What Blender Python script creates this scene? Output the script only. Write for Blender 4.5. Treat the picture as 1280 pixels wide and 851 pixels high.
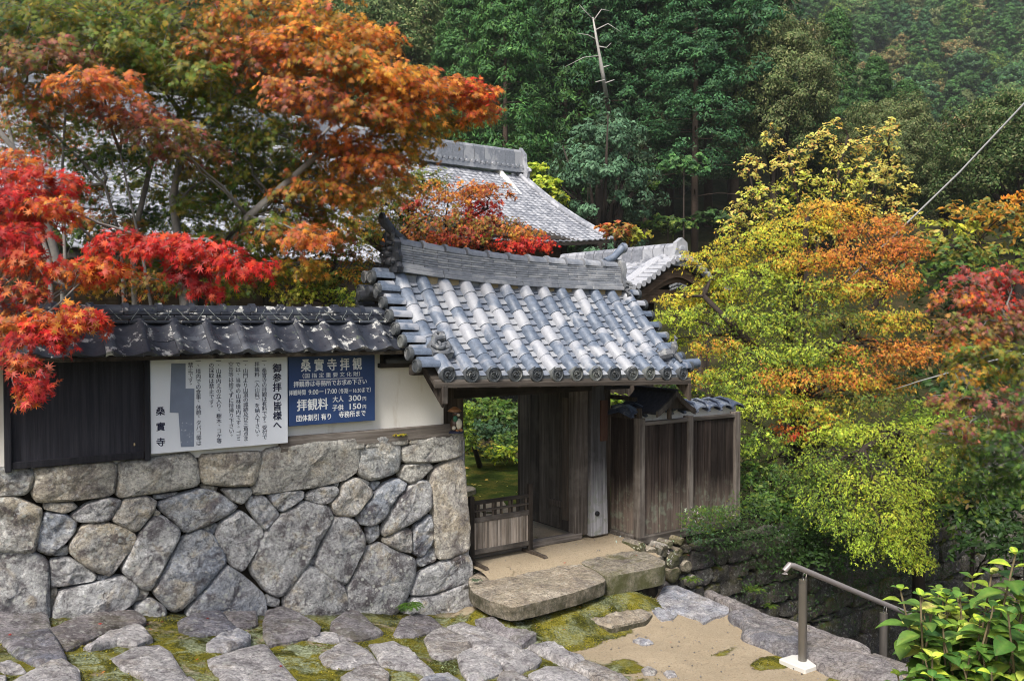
import bpy, math, random
import numpy as np
from math import sin, cos, pi, radians, sqrt, atan2
from mathutils import Vector, Matrix, noise as mn

sc = bpy.context.scene
for _o in list(bpy.data.objects):
    bpy.data.objects.remove(_o)
COL = sc.collection
random.seed(7)
RNG = np.random.default_rng(11)

# ------------------------------------------------------------------ camera, sky, sun, exposure
CAMH = 3.0
FPX = 1100.0
PITCH = math.atan(25.5 / FPX)
cam_d = bpy.data.cameras.new('camera')
cam = bpy.data.objects.new('camera', cam_d)
COL.objects.link(cam)
cam.location = (0, 0, CAMH)
cam.rotation_euler = (pi / 2 - PITCH, 0, 0)
cam_d.sensor_width = 36.0
cam_d.sensor_fit = 'HORIZONTAL'
cam_d.lens = 36.0 * FPX / 1280.0
cam_d.clip_start = 0.05
cam_d.clip_end = 3000
sc.camera = cam
sc.render.resolution_x = 1024
sc.render.resolution_y = 680

SUN_ELEV, SUN_ROT = radians(50), radians(203)
world = bpy.data.worlds.new('World')
sc.world = world
world.use_nodes = True
wnt = world.node_tree
wnt.nodes.clear()
w_out = wnt.nodes.new('ShaderNodeOutputWorld')
w_bg = wnt.nodes.new('ShaderNodeBackground')
w_sky = wnt.nodes.new('ShaderNodeTexSky')
w_sky.sky_type = 'NISHITA'
w_sky.sun_disc = False
w_sky.sun_elevation = SUN_ELEV
w_sky.sun_rotation = SUN_ROT
w_sky.altitude = 200
w_sky.air_density = 1.0
w_sky.dust_density = 5.0
w_sky.ozone_density = 1.0
w_bg.inputs['Strength'].default_value = 0.12
wnt.links.new(w_sky.outputs[0], w_bg.inputs['Color'])
wnt.links.new(w_bg.outputs[0], w_out.inputs['Surface'])

sun_d = bpy.data.lights.new('sun', 'SUN')
sun_d.energy = 3.0
sun_d.angle = radians(16)
sun_d.color = (1.0, 0.965, 0.91)
sun = bpy.data.objects.new('sun', sun_d)
COL.objects.link(sun)
_sd = Vector((sin(SUN_ROT) * cos(SUN_ELEV), cos(SUN_ROT) * cos(SUN_ELEV), sin(SUN_ELEV)))
sun.rotation_euler = _sd.to_track_quat('Z', 'Y').to_euler()
sun.location = (0, -5, 30)
sc.view_settings.view_transform = 'Standard'
sc.view_settings.look = 'None'
sc.view_settings.exposure = 0.62
sc.view_settings.gamma = 1.0
sc.render.engine = 'CYCLES'
sc.cycles.max_bounces = 7
sc.cycles.diffuse_bounces = 4
sc.cycles.glossy_bounces = 2
sc.cycles.transmission_bounces = 4
sc.cycles.volume_bounces = 0
sc.cycles.use_denoising = True
sc.cycles.filter_width = 1.05

# ------------------------------------------------------------------ frames
A35 = radians(35)
UX, UY = cos(A35), sin(A35)
OX, OY = -2.73, 7.7
C0 = -UY * OX + UX * OY

def W(s, d, z):
    """wall frame: s along the wall, d behind its face, z relative to eye level -> world"""
    return (OX + s * UX - d * UY, OY + s * UY + d * UX, CAMH + z)

def ray(px, py):
    x = (px - 640) / FPX
    y = (425.5 - py) / FPX
    return (x, cos(PITCH) + y * sin(PITCH), -sin(PITCH) + y * cos(PITCH))

def wp(px, py, d=0.0):
    r = ray(px, py)
    t = (C0 + d) / (-UY * r[0] + UX * r[1])
    x, y, z = r[0] * t, r[1] * t, r[2] * t
    return (UX * (x - OX) + UY * (y - OY), z)

def at(px, py, Y):
    r = ray(px, py)
    t = Y / r[1]
    return (r[0] * t, Y, CAMH + r[2] * t)

def gz(s, d=-5.0):
    """height (eye-relative) of the paved ground in front of the wall"""
    a = -2.42 - 0.185 * (s + 1.0)
    b = -3.10
    k = 0.12
    h = max(0.0, min(1.0, 0.5 + 0.5 * (a - b) / k))
    r = b + (a - b) * h + k * h * (1 - h)
    r = max(-3.10, min(-1.9, r))
    lift = max(0, min(1, (d + 1.45) / .55)) * max(0, min(1, (s - 2.25) / .35)) * max(0, min(1, (4.75 - s) / .5)) if d > -1.5 else 0
    if s < 2.9 and d > -.25: lift *= 0
    t = lift * lift * (3 - 2 * lift)
    return r + (-2.93 - r) * t if r < -2.93 else r

def on_ground(px, py, dz=0.0):
    r = ray(px, py)
    z = -3.0
    for _ in range(12):
        t = (z + dz) / r[2]
        x, y = r[0] * t, r[1] * t
        s = UX * (x - OX) + UY * (y - OY)
        d = -UY * x + UX * y - C0
        z = gz(s, d)
    return s, d, z + dz

# ------------------------------------------------------------------ object helpers
def tag(o, label=None, cat=None, group=None, kind=None):
    if label: o['label'] = label
    if cat: o['category'] = cat
    if group: o['group'] = group
    if kind or cat: o['kind'] = kind or 'thing'
    return o

def link(name, me, mat=None, parent=None):
    o = bpy.data.objects.new(name, me)
    COL.objects.link(o)
    if mat is not None and me is not None and len(me.materials) == 0:
        me.materials.append(mat)
    if parent is not None:
        o.parent = parent
    return o

def empty(name, loc, label=None, cat=None, group=None, kind=None, rz=0.0):
    o = bpy.data.objects.new(name, None)
    o.empty_display_size = 0.2
    COL.objects.link(o)
    o.location = loc
    o.rotation_euler = (0, 0, rz)
    return tag(o, label, cat, group, kind)

def wthing(name, s, d, z, label=None, cat=None, group=None, kind=None):
    """Empty in the wall frame; its local x runs along the wall, y behind it"""
    o = empty(name, W(s, d, z), label, cat, group, kind, A35)
    o['_o'] = 0
    del o['_o']
    ORG[o.name] = (s, d, z)
    return o
ORG = {}

def copy_tree(o, parent=None):
    c = o.copy()
    COL.objects.link(c)
    c.parent = parent
    for ch in list(o.children):
        copy_tree(ch, c)
    return c

class MB:
    """collects geometry for ONE mesh object"""
    def __init__(self, org=(0, 0, 0)):
        self.v, self.f, self.o = [], [], org
        self.c = []
    def add(self, vs, fs, col=None):
        b = len(self.v)
        ox, oy, oz = self.o
        self.v += [(p[0] - ox, p[1] - oy, p[2] - oz) for p in vs]
        self.f += [tuple(i + b for i in f) for f in fs]
        if col is not None:
            self.c += [col] * len(vs)
    def box(self, x0, x1, y0, y1, z0, z1, col=None):
        vs = [(x, y, z) for z in (z0, z1) for y in (y0, y1) for x in (x0, x1)]
        self.add(vs, [(0, 2, 3, 1), (4, 5, 7, 6), (0, 1, 5, 4), (1, 3, 7, 5), (3, 2, 6, 7), (2, 0, 4, 6)], col)
    def beam(self, p0, p1, w, h, up=(0, 0, 1), w1=None, h1=None):
        p0, p1 = Vector(p0), Vector(p1)
        t = (p1 - p0).normalized()
        up = Vector(up)
        sd = t.cross(up).normalized()
        up = sd.cross(t).normalized()
        vs = []
        for p, ww, hh in ((p0, w, h), (p1, w1 or w, h1 or h)):
            for a, b in ((-1, -1), (1, -1), (1, 1), (-1, 1)):
                q = p + sd * (a * ww / 2) + up * (b * hh / 2)
                vs.append(tuple(q))
        self.add(vs, [(0, 1, 2, 3), (7, 6, 5, 4), (0, 4, 5, 1), (1, 5, 6, 2), (2, 6, 7, 3), (3, 7, 4, 0)])
    def tube(self, pts, rad, n=8, cap=True, arc=None, up=(0, 0, 1), col=None):
        """pts: polyline, rad: number or list; arc=(a0,a1) makes an open half tube given a thickness"""
        pts = [Vector(p) for p in pts]
        if not hasattr(rad, '__len__'):
            rad = [rad] * len(pts)
        vs, fs = [], []
        upv = Vector(up)
        for i, p in enumerate(pts):
            t = (pts[min(i + 1, len(pts) - 1)] - pts[max(i - 1, 0)])
            if t.length < 1e-9: t = Vector((0, 0, 1))
            t.normalize()
            u0 = upv if abs(t.dot(upv)) < 0.95 else Vector((1, 0, 0))
            a = t.cross(u0).normalized()
            b = a.cross(t).normalized()
            if arc is None:
                for k in range(n):
                    th = 2 * pi * k / n
                    vs.append(tuple(p + (a * cos(th) + b * sin(th)) * rad[i]))
            else:
                for k in range(n):
                    th = arc[0] + (arc[1] - arc[0]) * k / (n - 1)
                    vs.append(tuple(p + (a * cos(th) + b * sin(th)) * rad[i]))
        m = n if arc is None else n - 1
        for i in range(len(pts) - 1):
            for k in range(m):
                k2 = (k + 1) % n
                fs.append((i * n + k, i * n + k2, (i + 1) * n + k2, (i + 1) * n + k))
        if cap and arc is None:
            fs.append(tuple(range(n - 1, -1, -1)))
            fs.append(tuple((len(pts) - 1) * n + k for k in range(n)))
        if cap and arc is not None:
            fs.append(tuple(range(n - 1, -1, -1)))
            fs.append(tuple((len(pts) - 1) * n + k for k in range(n)))
            L = (len(pts) - 1) * n
            for i in range(len(pts) - 1):
                fs.append((i * n, (i + 1) * n, (i + 1) * n + n - 1, i * n + n - 1))
        self.add(vs, fs, col)
    def lathe(self, prof, n=12, c=(0, 0, 0), axis='z', sx=1.0, sy=1.0):
        vs, fs = [], []
        for r, h in prof:
            for k in range(n):
                th = 2 * pi * k / n
                x, y = r * cos(th) * sx, r * sin(th) * sy
                if axis == 'z': q = (c[0] + x, c[1] + y, c[2] + h)
                elif axis == 'x': q = (c[0] + h, c[1] + x, c[2] + y)
                else: q = (c[0] + x, c[1] + h, c[2] + y)
                vs.append(q)
        for i in range(len(prof) - 1):
            for k in range(n):
                k2 = (k + 1) % n
                fs.append((i * n + k, i * n + k2, (i + 1) * n + k2, (i + 1) * n + k))
        fs.append(tuple(range(n - 1, -1, -1)))
        fs.append(tuple((len(prof) - 1) * n + k for k in range(n)))
        self.add(vs, fs)
    def prism(self, poly, axis, a, b):
        """poly in the two other axes, extruded from a to b along axis"""
        n = len(poly)
        def q(p, t):
            if axis == 'x': return (t, p[0], p[1])
            if axis == 'y': return (p[0], t, p[1])
            return (p[0], p[1], t)
        self.add([q(p, a) for p in poly] + [q(p, b) for p in poly],
                 [tuple(range(n - 1, -1, -1)), tuple(range(n, 2 * n))] +
                 [(i, (i + 1) % n, n + (i + 1) % n, n + i) for i in range(n)])
    def sweep(self, sections):
        """sections: list of equally long closed rings"""
        n = len(sections[0])
        vs = [p for s_ in sections for p in s_]
        fs = []
        for i in range(len(sections) - 1):
            for k in range(n):
                k2 = (k + 1) % n
                fs.append((i * n + k, i * n + k2, (i + 1) * n + k2, (i + 1) * n + k))
        fs.append(tuple(range(n - 1, -1, -1)))
        fs.append(tuple((len(sections) - 1) * n + k for k in range(n)))
        self.add(vs, fs)
    def mesh(self, name='mesh', smooth=False, fix=True):
        me = bpy.data.meshes.new(name)
        me.from_pydata(self.v, [], self.f)
        if fix:
            import bmesh
            bm = bmesh.new(); bm.from_mesh(me)
            bmesh.ops.recalc_face_normals(bm, faces=bm.faces)
            bm.to_mesh(me); bm.free()
        if self.c and len(self.c) == len(self.v):
            at_ = me.color_attributes.new('Col', 'FLOAT_COLOR', 'POINT')
            arr = np.ones((len(self.v), 4), np.float32)
            arr[:, :3] = np.array(self.c, np.float32)[:, :3]
            at_.data.foreach_set('color', arr.ravel())
        if smooth:
            me.polygons.foreach_set('use_smooth', [True] * len(me.polygons))
            if smooth == 'auto':
                try: me.set_sharp_from_angle(angle=radians(38))
                except Exception: pass
        me.update()
        return me
    def build(self, name, mat, parent=None, smooth=False, bevel=0.0):
        me = self.mesh(name, smooth)
        if bevel > 0:
            import bmesh
            bm = bmesh.new(); bm.from_mesh(me)
            bmesh.ops.bevel(bm, geom=list(bm.edges), offset=bevel, segments=1, affect='EDGES', profile=0.5, clamp_overlap=True)
            bm.to_mesh(me); bm.free()
        return link(name, me, mat, parent)

def fast_mesh(name, V, Fc, C=None, smooth=False):
    """V (n,3), Fc (m,k) with constant k, C (n,3)"""
    me = bpy.data.meshes.new(name)
    n, (m, k) = len(V), Fc.shape
    me.vertices.add(n)
    me.vertices.foreach_set('co', V.astype(np.float32).ravel())
    me.loops.add(m * k)
    me.loops.foreach_set('vertex_index', Fc.astype(np.int32).ravel())
    me.polygons.add(m)
    me.polygons.foreach_set('loop_start', np.arange(0, m * k, k, dtype=np.int32))
    me.polygons.foreach_set('loop_total', np.full(m, k, np.int32))
    if smooth:
        me.polygons.foreach_set('use_smooth', np.ones(m, bool))
    me.update(calc_edges=True)
    if C is not None:
        a = me.color_attributes.new('Col', 'FLOAT_COLOR', 'POINT')
        arr = np.ones((n, 4), np.float32)
        arr[:, :3] = C
        a.data.foreach_set('color', arr.ravel())
    return me

# ------------------------------------------------------------------ materials
def new_mat(name):
    m = bpy.data.materials.new(name)
    m.use_nodes = True
    nt = m.node_tree
    nt.nodes.clear()
    out = nt.nodes.new('ShaderNodeOutputMaterial')
    b = nt.nodes.new('ShaderNodeBsdfPrincipled')
    nt.links.new(b.outputs[0], out.inputs['Surface'])
    return m, nt, b, out

class NT:
    def __init__(self, nt): self.nt = nt
    def n(self, t, **kw):
        x = self.nt.nodes.new(t)
        for k, v in kw.items():
            setattr(x, k, v)
        return x
    def l(self, a, b): self.nt.links.new(a, b)
    def coord(self, which='Object', scale=(1, 1, 1), rnd=0.0):
        tc = self.n('ShaderNodeTexCoord')
        mp = self.n('ShaderNodeMapping')
        mp.inputs['Scale'].default_value = scale
        src = tc.outputs[which]
        if rnd:
            oi = self.n('ShaderNodeObjectInfo')
            mu = self.n('ShaderNodeMath', operation='MULTIPLY')
            mu.inputs[1].default_value = rnd
            self.l(oi.outputs['Random'], mu.inputs[0])
            cx = self.n('ShaderNodeCombineXYZ')
            for k in range(3): self.l(mu.outputs[0], cx.inputs[k])
            self.l(cx.outputs[0], mp.inputs['Location'])
        self.l(src, mp.inputs['Vector'])
        return mp.outputs[0]
    def noise(self, vec, scale=5, detail=6, rough=0.6, dist=0.0, out='Fac'):
        x = self.n('ShaderNodeTexNoise')
        x.inputs['Scale'].default_value = scale
        x.inputs['Detail'].default_value = detail
        x.inputs['Roughness'].default_value = rough
        x.inputs['Distortion'].default_value = dist
        self.l(vec, x.inputs['Vector'])
        return x.outputs[out]
    def voro(self, vec, scale=5, feature='F1', out='Distance', rand=1.0):
        x = self.n('ShaderNodeTexVoronoi', feature=feature)
        x.inputs['Scale'].default_value = scale
        x.inputs['Randomness'].default_value = rand
        self.l(vec, x.inputs['Vector'])
        return x.outputs[out]
    def ramp(self, fac, stops, interp='LINEAR'):
        r = self.n('ShaderNodeValToRGB')
        cr = r.color_ramp
        cr.interpolation = interp
        while len(cr.elements) < len(stops): cr.elements.new(0.5)
        for e, (p, c) in zip(cr.elements, stops):
            e.position = p
            if not hasattr(c, '__len__'): c = (c, c, c)
            e.color = (c[0], c[1], c[2], 1)
        self.l(fac, r.inputs[0])
        return r.outputs[0]
    def mix(self, fac, a, b, mode='MIX'):
        m = self.n('ShaderNodeMix', data_type='RGBA', blend_type=mode)
        for v, i in ((fac, 0), (a, 6), (b, 7)):
            if hasattr(v, 'links') or hasattr(v, 'is_linked'):
                self.l(v, m.inputs[i])
            else:
                if i and hasattr(v, '__len__'): v = (v[0], v[1], v[2], 1)
                m.inputs[i].default_value = v
        return m.outputs[2]
    def math(self, op, a, b=0.5, c=None):
        m = self.n('ShaderNodeMath', operation=op)
        for i, v in enumerate((a, b, c)):
            if v is None: continue
            if hasattr(v, 'is_linked'): self.l(v, m.inputs[i])
            else: m.inputs[i].default_value = v
        return m.outputs[0]
    def rand(self):
        return self.n('ShaderNodeObjectInfo').outputs['Random']
    def bump(self, h, b, strength=0.5, dist=0.02):
        x = self.n('ShaderNodeBump')
        x.inputs['Strength'].default_value = strength
        x.inputs['Distance'].default_value = dist
        self.l(h, x.inputs['Height'])
        self.l(x.outputs[0], b.inputs['Normal'])
        return x

def rough(b, r, spec=0.3):
    b.inputs['Roughness'].default_value = r
    b.inputs['Specular IOR Level'].default_value = spec

def stone_mat(name, lo, hi, warm, lichen=0.5, dark=0.5, moss=0.0, vein=False, side=None):
    m, nt, b, out = new_mat(name)
    q = NT(nt)
    v = q.coord('Object', rnd=9.0)
    big = q.noise(v, 2.0, 6, 0.62, 0.5)
    mid_ = [(x + y) / 2 for x, y in zip(lo, hi)]
    base = q.ramp(big, [(0.34, lo), (0.5, mid_), (0.64, hi)])
    bluish = [mid_[0] * .80, mid_[1] * .90, mid_[2] * 1.06]
    purp = [mid_[0] * .78, mid_[1] * .68, mid_[2] * .72]
    hue = q.ramp(q.rand(), [(0.0, bluish), (0.22, mid_), (0.42, warm), (0.6, hi), (0.8, bluish), (1.0, purp)], 'CONSTANT')
    c = q.mix(q.ramp(q.noise(v, 2.6, 5, 0.6, 0.3), [(0.4, 0.25), (0.6, 0.85)]), base, hue)
    tan = q.ramp(q.noise(v, 3.4, 6, 0.65, 0.6), [(0.54, 0), (0.64, 0.7)])
    c = q.mix(tan, c, warm)
    # fine grain
    pt = q.noise(v, 6.5, 9, 0.72, 0.3)
    c = q.mix(q.ramp(pt, [(0.52, 0.0), (0.62, 0.65)]), c, (min(1, hi[0] * 1.35), min(1, hi[1] * 1.34), min(1, hi[2] * 1.30)))
    c = q.mix(q.ramp(pt, [(0.36, 0.6), (0.46, 0.0)]), c, (lo[0] * .55, lo[1] * .52, lo[2] * .56))
    g = q.noise(v, 46, 8, 0.75)
    c = q.mix(q.ramp(g, [(0.34, 0.8), (0.52, 0.0)]), c, (lo[0] * .35, lo[1] * .35, lo[2] * .38))
    c = q.mix(q.ramp(g, [(0.55, 0.0), (0.7, 0.55)]), c, (hi[0] * 1.5, hi[1] * 1.5, hi[2] * 1.5))
    sp_ = q.noise(v, 19, 10, 0.8, 0.2)
    c = q.mix(1.0, c, q.ramp(sp_, [(0.33, 0.45), (0.44, 1.05), (0.55, 1.35), (0.68, 1.9)]), 'MULTIPLY')
    # dark damp blotches
    dk = q.ramp(q.noise(v, 4.5, 8, 0.68, 0.6), [(0.5, 0), (0.62, dark)])
    c = q.mix(dk, c, (0.085, 0.070, 0.078))
    ck = q.n('ShaderNodeTexVoronoi', feature='DISTANCE_TO_EDGE'); ck.inputs['Scale'].default_value = 3.2
    wv = q.n('ShaderNodeVectorMath', operation='ADD'); q.l(v, wv.inputs[0])
    wn2 = q.n('ShaderNodeTexNoise'); wn2.inputs['Scale'].default_value = 5; wn2.inputs['Detail'].default_value = 5; q.l(v, wn2.inputs['Vector'])
    ws2 = q.n('ShaderNodeVectorMath', operation='SCALE'); ws2.inputs['Scale'].default_value = 0.35; q.l(wn2.outputs['Color'], ws2.inputs[0]); q.l(ws2.outputs[0], wv.inputs[1]); q.l(wv.outputs[0], ck.inputs['Vector'])
    ckm = q.math('MULTIPLY', q.ramp(ck.outputs['Distance'], [(0.0, 1), (0.018, 0)]), q.ramp(big, [(0.45, 0), (0.6, 0.75)]))
    c = q.mix(ckm, c, (0.04, 0.035, 0.035))
    # lichen spots
    ln = q.noise(v, 8, 4, 0.6)
    ls = q.voro(v, 17, rand=1.0)
    lm = q.math('MULTIPLY', q.ramp(ls, [(0.22, 1), (0.34, 0)]), q.ramp(ln, [(0.46, 0), (0.56, lichen)]))
    c = q.mix(lm, c, (0.62, 0.63, 0.58))
    ls2 = q.ramp(q.noise(v, 26, 4, 0.6), [(0.6, 0), (0.66, lichen)])
    c = q.mix(ls2, c, (0.56, 0.56, 0.55))
    if moss:
        ge = q.n('ShaderNodeNewGeometry')
        sx = q.n('ShaderNodeSeparateXYZ'); q.l(ge.outputs['Normal'], sx.inputs[0])
        mm = q.math('MULTIPLY', q.ramp(sx.outputs[2], [(0.2, 0.35), (0.8, 1)]), q.ramp(q.noise(v, 3.5, 6, 0.7), [(0.5, 0), (0.6, moss)]))
        mc = q.mix(q.noise(v, 40, 3), (0.035, 0.05, 0.008), (0.16, 0.15, 0.02))
        c = q.mix(mm, c, mc)
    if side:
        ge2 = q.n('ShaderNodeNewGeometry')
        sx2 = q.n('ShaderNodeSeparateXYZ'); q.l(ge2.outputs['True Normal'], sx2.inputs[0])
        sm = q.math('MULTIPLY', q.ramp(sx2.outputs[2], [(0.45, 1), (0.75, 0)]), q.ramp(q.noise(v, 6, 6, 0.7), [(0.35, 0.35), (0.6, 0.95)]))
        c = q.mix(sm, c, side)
    q.l(c, b.inputs['Base Color'])
    rough(b, 0.93, 0.15)
    if vein:
        v2 = q.coord('Object', scale=(1, 5, 5), rnd=9.0)
        h = q.math('ADD', q.noise(v2, 9, 8, 0.7), q.math('MULTIPLY', g, 0.5))
    else:
        h = q.math('ADD', q.noise(v, 9, 8, 0.7), q.math('MULTIPLY', g, 0.6))
    h = q.math('ADD', h, q.math('MULTIPLY', sp_, 0.6))
    q.bump(h, b, 1.0, 0.045)
    return m

M = {}
M['stone'] = stone_mat('masonry_stone', (0.25, 0.25, 0.25), (0.52, 0.52, 0.52), (0.50, 0.43, 0.31), 0.9, 0.8)
M['stone_top'] = stone_mat('top_course_stone', (0.31, 0.30, 0.27), (0.53, 0.515, 0.47), (0.47, 0.41, 0.31), 0.5, 0.6)
M['stone_corner'] = stone_mat('corner_stone', (0.40, 0.385, 0.355), (0.60, 0.58, 0.54), (0.45, 0.38, 0.27), 0.3, 0.6)
M['paver'] = stone_mat('paving_stone', (0.30, 0.285, 0.285), (0.52, 0.50, 0.50), (0.33, 0.29, 0.24), 0.5, 0.5, 0.0, True)
M['paver_dark'] = stone_mat('paving_stone_purple', (0.17, 0.158, 0.168), (0.32, 0.30, 0.31), (0.2, 0.17, 0.15), 0.5, 0.55, 0.25, True)
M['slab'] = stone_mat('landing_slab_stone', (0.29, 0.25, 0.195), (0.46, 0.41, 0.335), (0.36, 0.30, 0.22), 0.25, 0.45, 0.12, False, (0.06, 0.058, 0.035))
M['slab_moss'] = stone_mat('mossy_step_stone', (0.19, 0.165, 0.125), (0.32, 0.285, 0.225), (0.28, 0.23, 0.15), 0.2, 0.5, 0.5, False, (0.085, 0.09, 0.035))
M['dark_stone'] = stone_mat('wet_mossy_wall_stone', (0.05, 0.048, 0.038), (0.135, 0.125, 0.105), (0.13, 0.11, 0.075), 0.3, 0.8, 0.9)  # own dark tone of wet, mossy rubble
M['granite'] = stone_mat('kerb_stone', (0.18, 0.165, 0.16), (0.34, 0.31, 0.30), (0.3, 0.26, 0.22), 0.3, 0.4, 0.12, True)

def soil_mat():
    m, nt, b, out = new_mat('dark_joint_soil')
    q = NT(nt); v = q.coord()
    c = q.ramp(q.noise(v, 12, 6), [(0.3, (0.012, 0.010, 0.008)), (0.7, (0.045, 0.038, 0.028))])
    q.l(c, b.inputs['Base Color']); rough(b, 1, 0.05)
    q.bump(q.noise(v, 20, 6), b, 0.6, 0.03)
    return m
M['soil'] = soil_mat()

def tile_mat(name, dark, mid, pale, amount, lichen=0.0, rough_=0.45):
    m, nt, b, out = new_mat(name)
    q = NT(nt)
    v = q.coord('Object', rnd=13.0)
    n1 = q.noise(v, 3.0, 4, 0.5, 0.8)
    rr = q.math('ADD', n1, q.math('MULTIPLY', q.math('SUBTRACT', q.rand(), 0.5), 0.30))
    pm = q.ramp(rr, [(amount - 0.06, 0), (amount + 0.05, 1)])
    base = q.mix(q.ramp(q.noise(v, 14, 6, 0.7), [(0.35, 0), (0.65, 1)]), dark, mid)
    base = q.mix(q.ramp(q.rand(), [(0.0, 0.0), (1.0, 0.35)]), base, mid)
    pale2 = q.mix(q.noise(v, 22, 6, 0.7), [x * .72 for x in pale], pale)
    c = q.mix(pm, base, pale2)
    c = q.mix(q.ramp(q.noise(v, 60, 5, 0.8), [(0.3, 0.5), (0.45, 0)]), c, [x * 0.4 for x in dark])
    if lichen:
        lm = q.math('MULTIPLY', q.ramp(q.noise(v, 9, 6, 0.65), [(0.575, 0), (0.62, lichen)]), q.ramp(q.noise(v, 30, 3), [(0.35, 0.3), (0.5, 1)]))
        c = q.mix(lm, c, (0.52, 0.52, 0.49))
        gm = q.ramp(q.noise(v, 7, 6, 0.7, 0.3), [(0.62, 0), (0.68, lichen * .7)])
        c = q.mix(gm, c, (0.16, 0.20, 0.11))
    q.l(c, b.inputs['Base Color'])
    rough(b, rough_, 0.5)
    q.l(q.ramp(q.noise(v, 9, 5), [(0.3, rough_ - 0.12), (0.7, rough_ + 0.25)]), b.inputs['Roughness'])
    q.bump(q.noise(v, 35, 7, 0.7), b, 0.25, 0.01)
    return m
M['tile'] = tile_mat('gate_roof_tile', (0.070, 0.092, 0.130), (0.155, 0.19, 0.25), (0.40, 0.415, 0.45), 0.57)
M['tile_pan'] = tile_mat('gate_pan_tile', (0.11, 0.13, 0.17), (0.21, 0.235, 0.28), (0.37, 0.385, 0.41), 0.55)
M['tile_ridge'] = tile_mat('ridge_course_tile', (0.16, 0.175, 0.205), (0.27, 0.285, 0.31), (0.42, 0.43, 0.45), 0.56)
M['tile_old'] = tile_mat('old_wall_tile', (0.014, 0.017, 0.025), (0.034, 0.039, 0.053), (0.09, 0.10, 0.12), 0.66, 0.85, 0.36)
M['tile_blue'] = tile_mat('glossy_blue_tile', (0.03, 0.042, 0.07), (0.08, 0.10, 0.15), (0.20, 0.23, 0.28), 0.6, 0.25, 0.32)
M['tile_end'] = tile_mat('tile_end_disc', (0.028, 0.033, 0.038), (0.075, 0.082, 0.088), (0.14, 0.15, 0.145), 0.62, 0.3, 0.6)
M['tile_far'] = tile_mat('hall_roof_tile', (0.15, 0.16, 0.185), (0.28, 0.29, 0.32), (0.46, 0.47, 0.50), 0.50)
M['oni'] = tile_mat('demon_tile_clay', (0.018, 0.020, 0.026), (0.05, 0.055, 0.065), (0.13, 0.14, 0.16), 0.66, 0.2, 0.45)
M['oni_grey'] = tile_mat('crest_tile_clay', (0.06, 0.065, 0.075), (0.14, 0.15, 0.165), (0.28, 0.29, 0.30), 0.6, 0.4, 0.6)

def wood_mat(name, dark, mid, pale, pale_amt=0.5, axis=2, low_pale=None, gscale=1.0):
    m, nt, b, out = new_mat(name)
    q = NT(nt)
    sc3 = [26 * gscale] * 3; sc3[axis] = 1.1
    v = q.coord('Object', scale=sc3, rnd=17.0)
    v0 = q.coord('Object', rnd=17.0)
    g = q.noise(v, 1.0, 8, 0.7, 0.25)
    c = q.ramp(g, [(0.28, dark), (0.5, mid), (0.72, pale)])
    tone = q.ramp(q.rand(), [(0, 0.45), (1, 1.3)])
    c = q.mix(1.0, c, tone, 'MULTIPLY')
    if low_pale is not None:
        tc = q.n('ShaderNodeTexCoord')
        sx = q.n('ShaderNodeSeparateXYZ'); q.l(tc.outputs['Object'], sx.inputs[0])
        hz = q.math('ADD', sx.outputs[2], q.math('MULTIPLY', q.noise(v, 0.6, 3), -0.6))
        f = q.ramp(hz, [(0.0, 1), (low_pale, 0)])
        c = q.mix(f, c, q.ramp(g, [(0.3, [x * .5 for x in pale]), (0.6, [min(1, x * 1.9) for x in pale])]))
        gm = q.math('MULTIPLY', f, q.ramp(q.noise(v0, 9, 5), [(0.5, 0), (0.62, 0.6)]))
        c = q.mix(gm, c, (0.20, 0.23, 0.17))
    c = q.mix(q.ramp(q.noise(v0, 3, 5, 0.6), [(0.5, 0), (0.75, pale_amt)]), c, [x * 1.2 for x in pale])
    q.l(c, b.inputs['Base Color'])
    rough(b, 0.85, 0.2)
    q.bump(g, b, 0.6, 0.012)
    return m
M['wood_dark'] = wood_mat('dark_gate_timber', (0.018, 0.014, 0.011), (0.055, 0.043, 0.033), (0.11, 0.09, 0.072), 0.3)
M['wood_door'] = wood_mat('gate_door_board', (0.022, 0.018, 0.014), (0.065, 0.055, 0.044), (0.15, 0.13, 0.105), 0.35)
M['wood_fence'] = wood_mat('fence_board', (0.009, 0.006, 0.005), (0.03, 0.021, 0.017), (0.085, 0.066, 0.054), 0.2, 2, 0.42)
M['wood_grey'] = wood_mat('weathered_grey_timber', (0.035, 0.029, 0.024), (0.095, 0.08, 0.068), (0.21, 0.19, 0.165), 0.5)
M['wood_greyh'] = wood_mat('weathered_grey_rail', (0.04, 0.034, 0.029), (0.11, 0.095, 0.082), (0.24, 0.215, 0.19), 0.5, 0)
M['wood_darkh'] = wood_mat('dark_timber_beam', (0.015, 0.012, 0.010), (0.04, 0.033, 0.027), (0.09, 0.078, 0.065), 0.3, 0)
M['wood_slat'] = wood_mat('thin_slat', (0.10, 0.08, 0.06), (0.23, 0.195, 0.16), (0.40, 0.36, 0.32), 0.4)
M['wood_pillar'] = wood_mat('pillar_timber', (0.06, 0.055, 0.052), (0.13, 0.125, 0.125), (0.22, 0.22, 0.23), 0.3, 2, 0.6)
M['wood_black'] = wood_mat('black_board', (0.010, 0.010, 0.013), (0.020, 0.020, 0.026), (0.035, 0.035, 0.042), 0.15)
M['wood_red'] = wood_mat('reddish_plaque', (0.05, 0.025, 0.016), (0.10, 0.05, 0.035), (0.15, 0.085, 0.06), 0.3)
M['wood_brown'] = wood_mat('brown_gable_board', (0.07, 0.045, 0.028), (0.16, 0.105, 0.068), (0.27, 0.19, 0.13), 0.3, 0)

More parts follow.
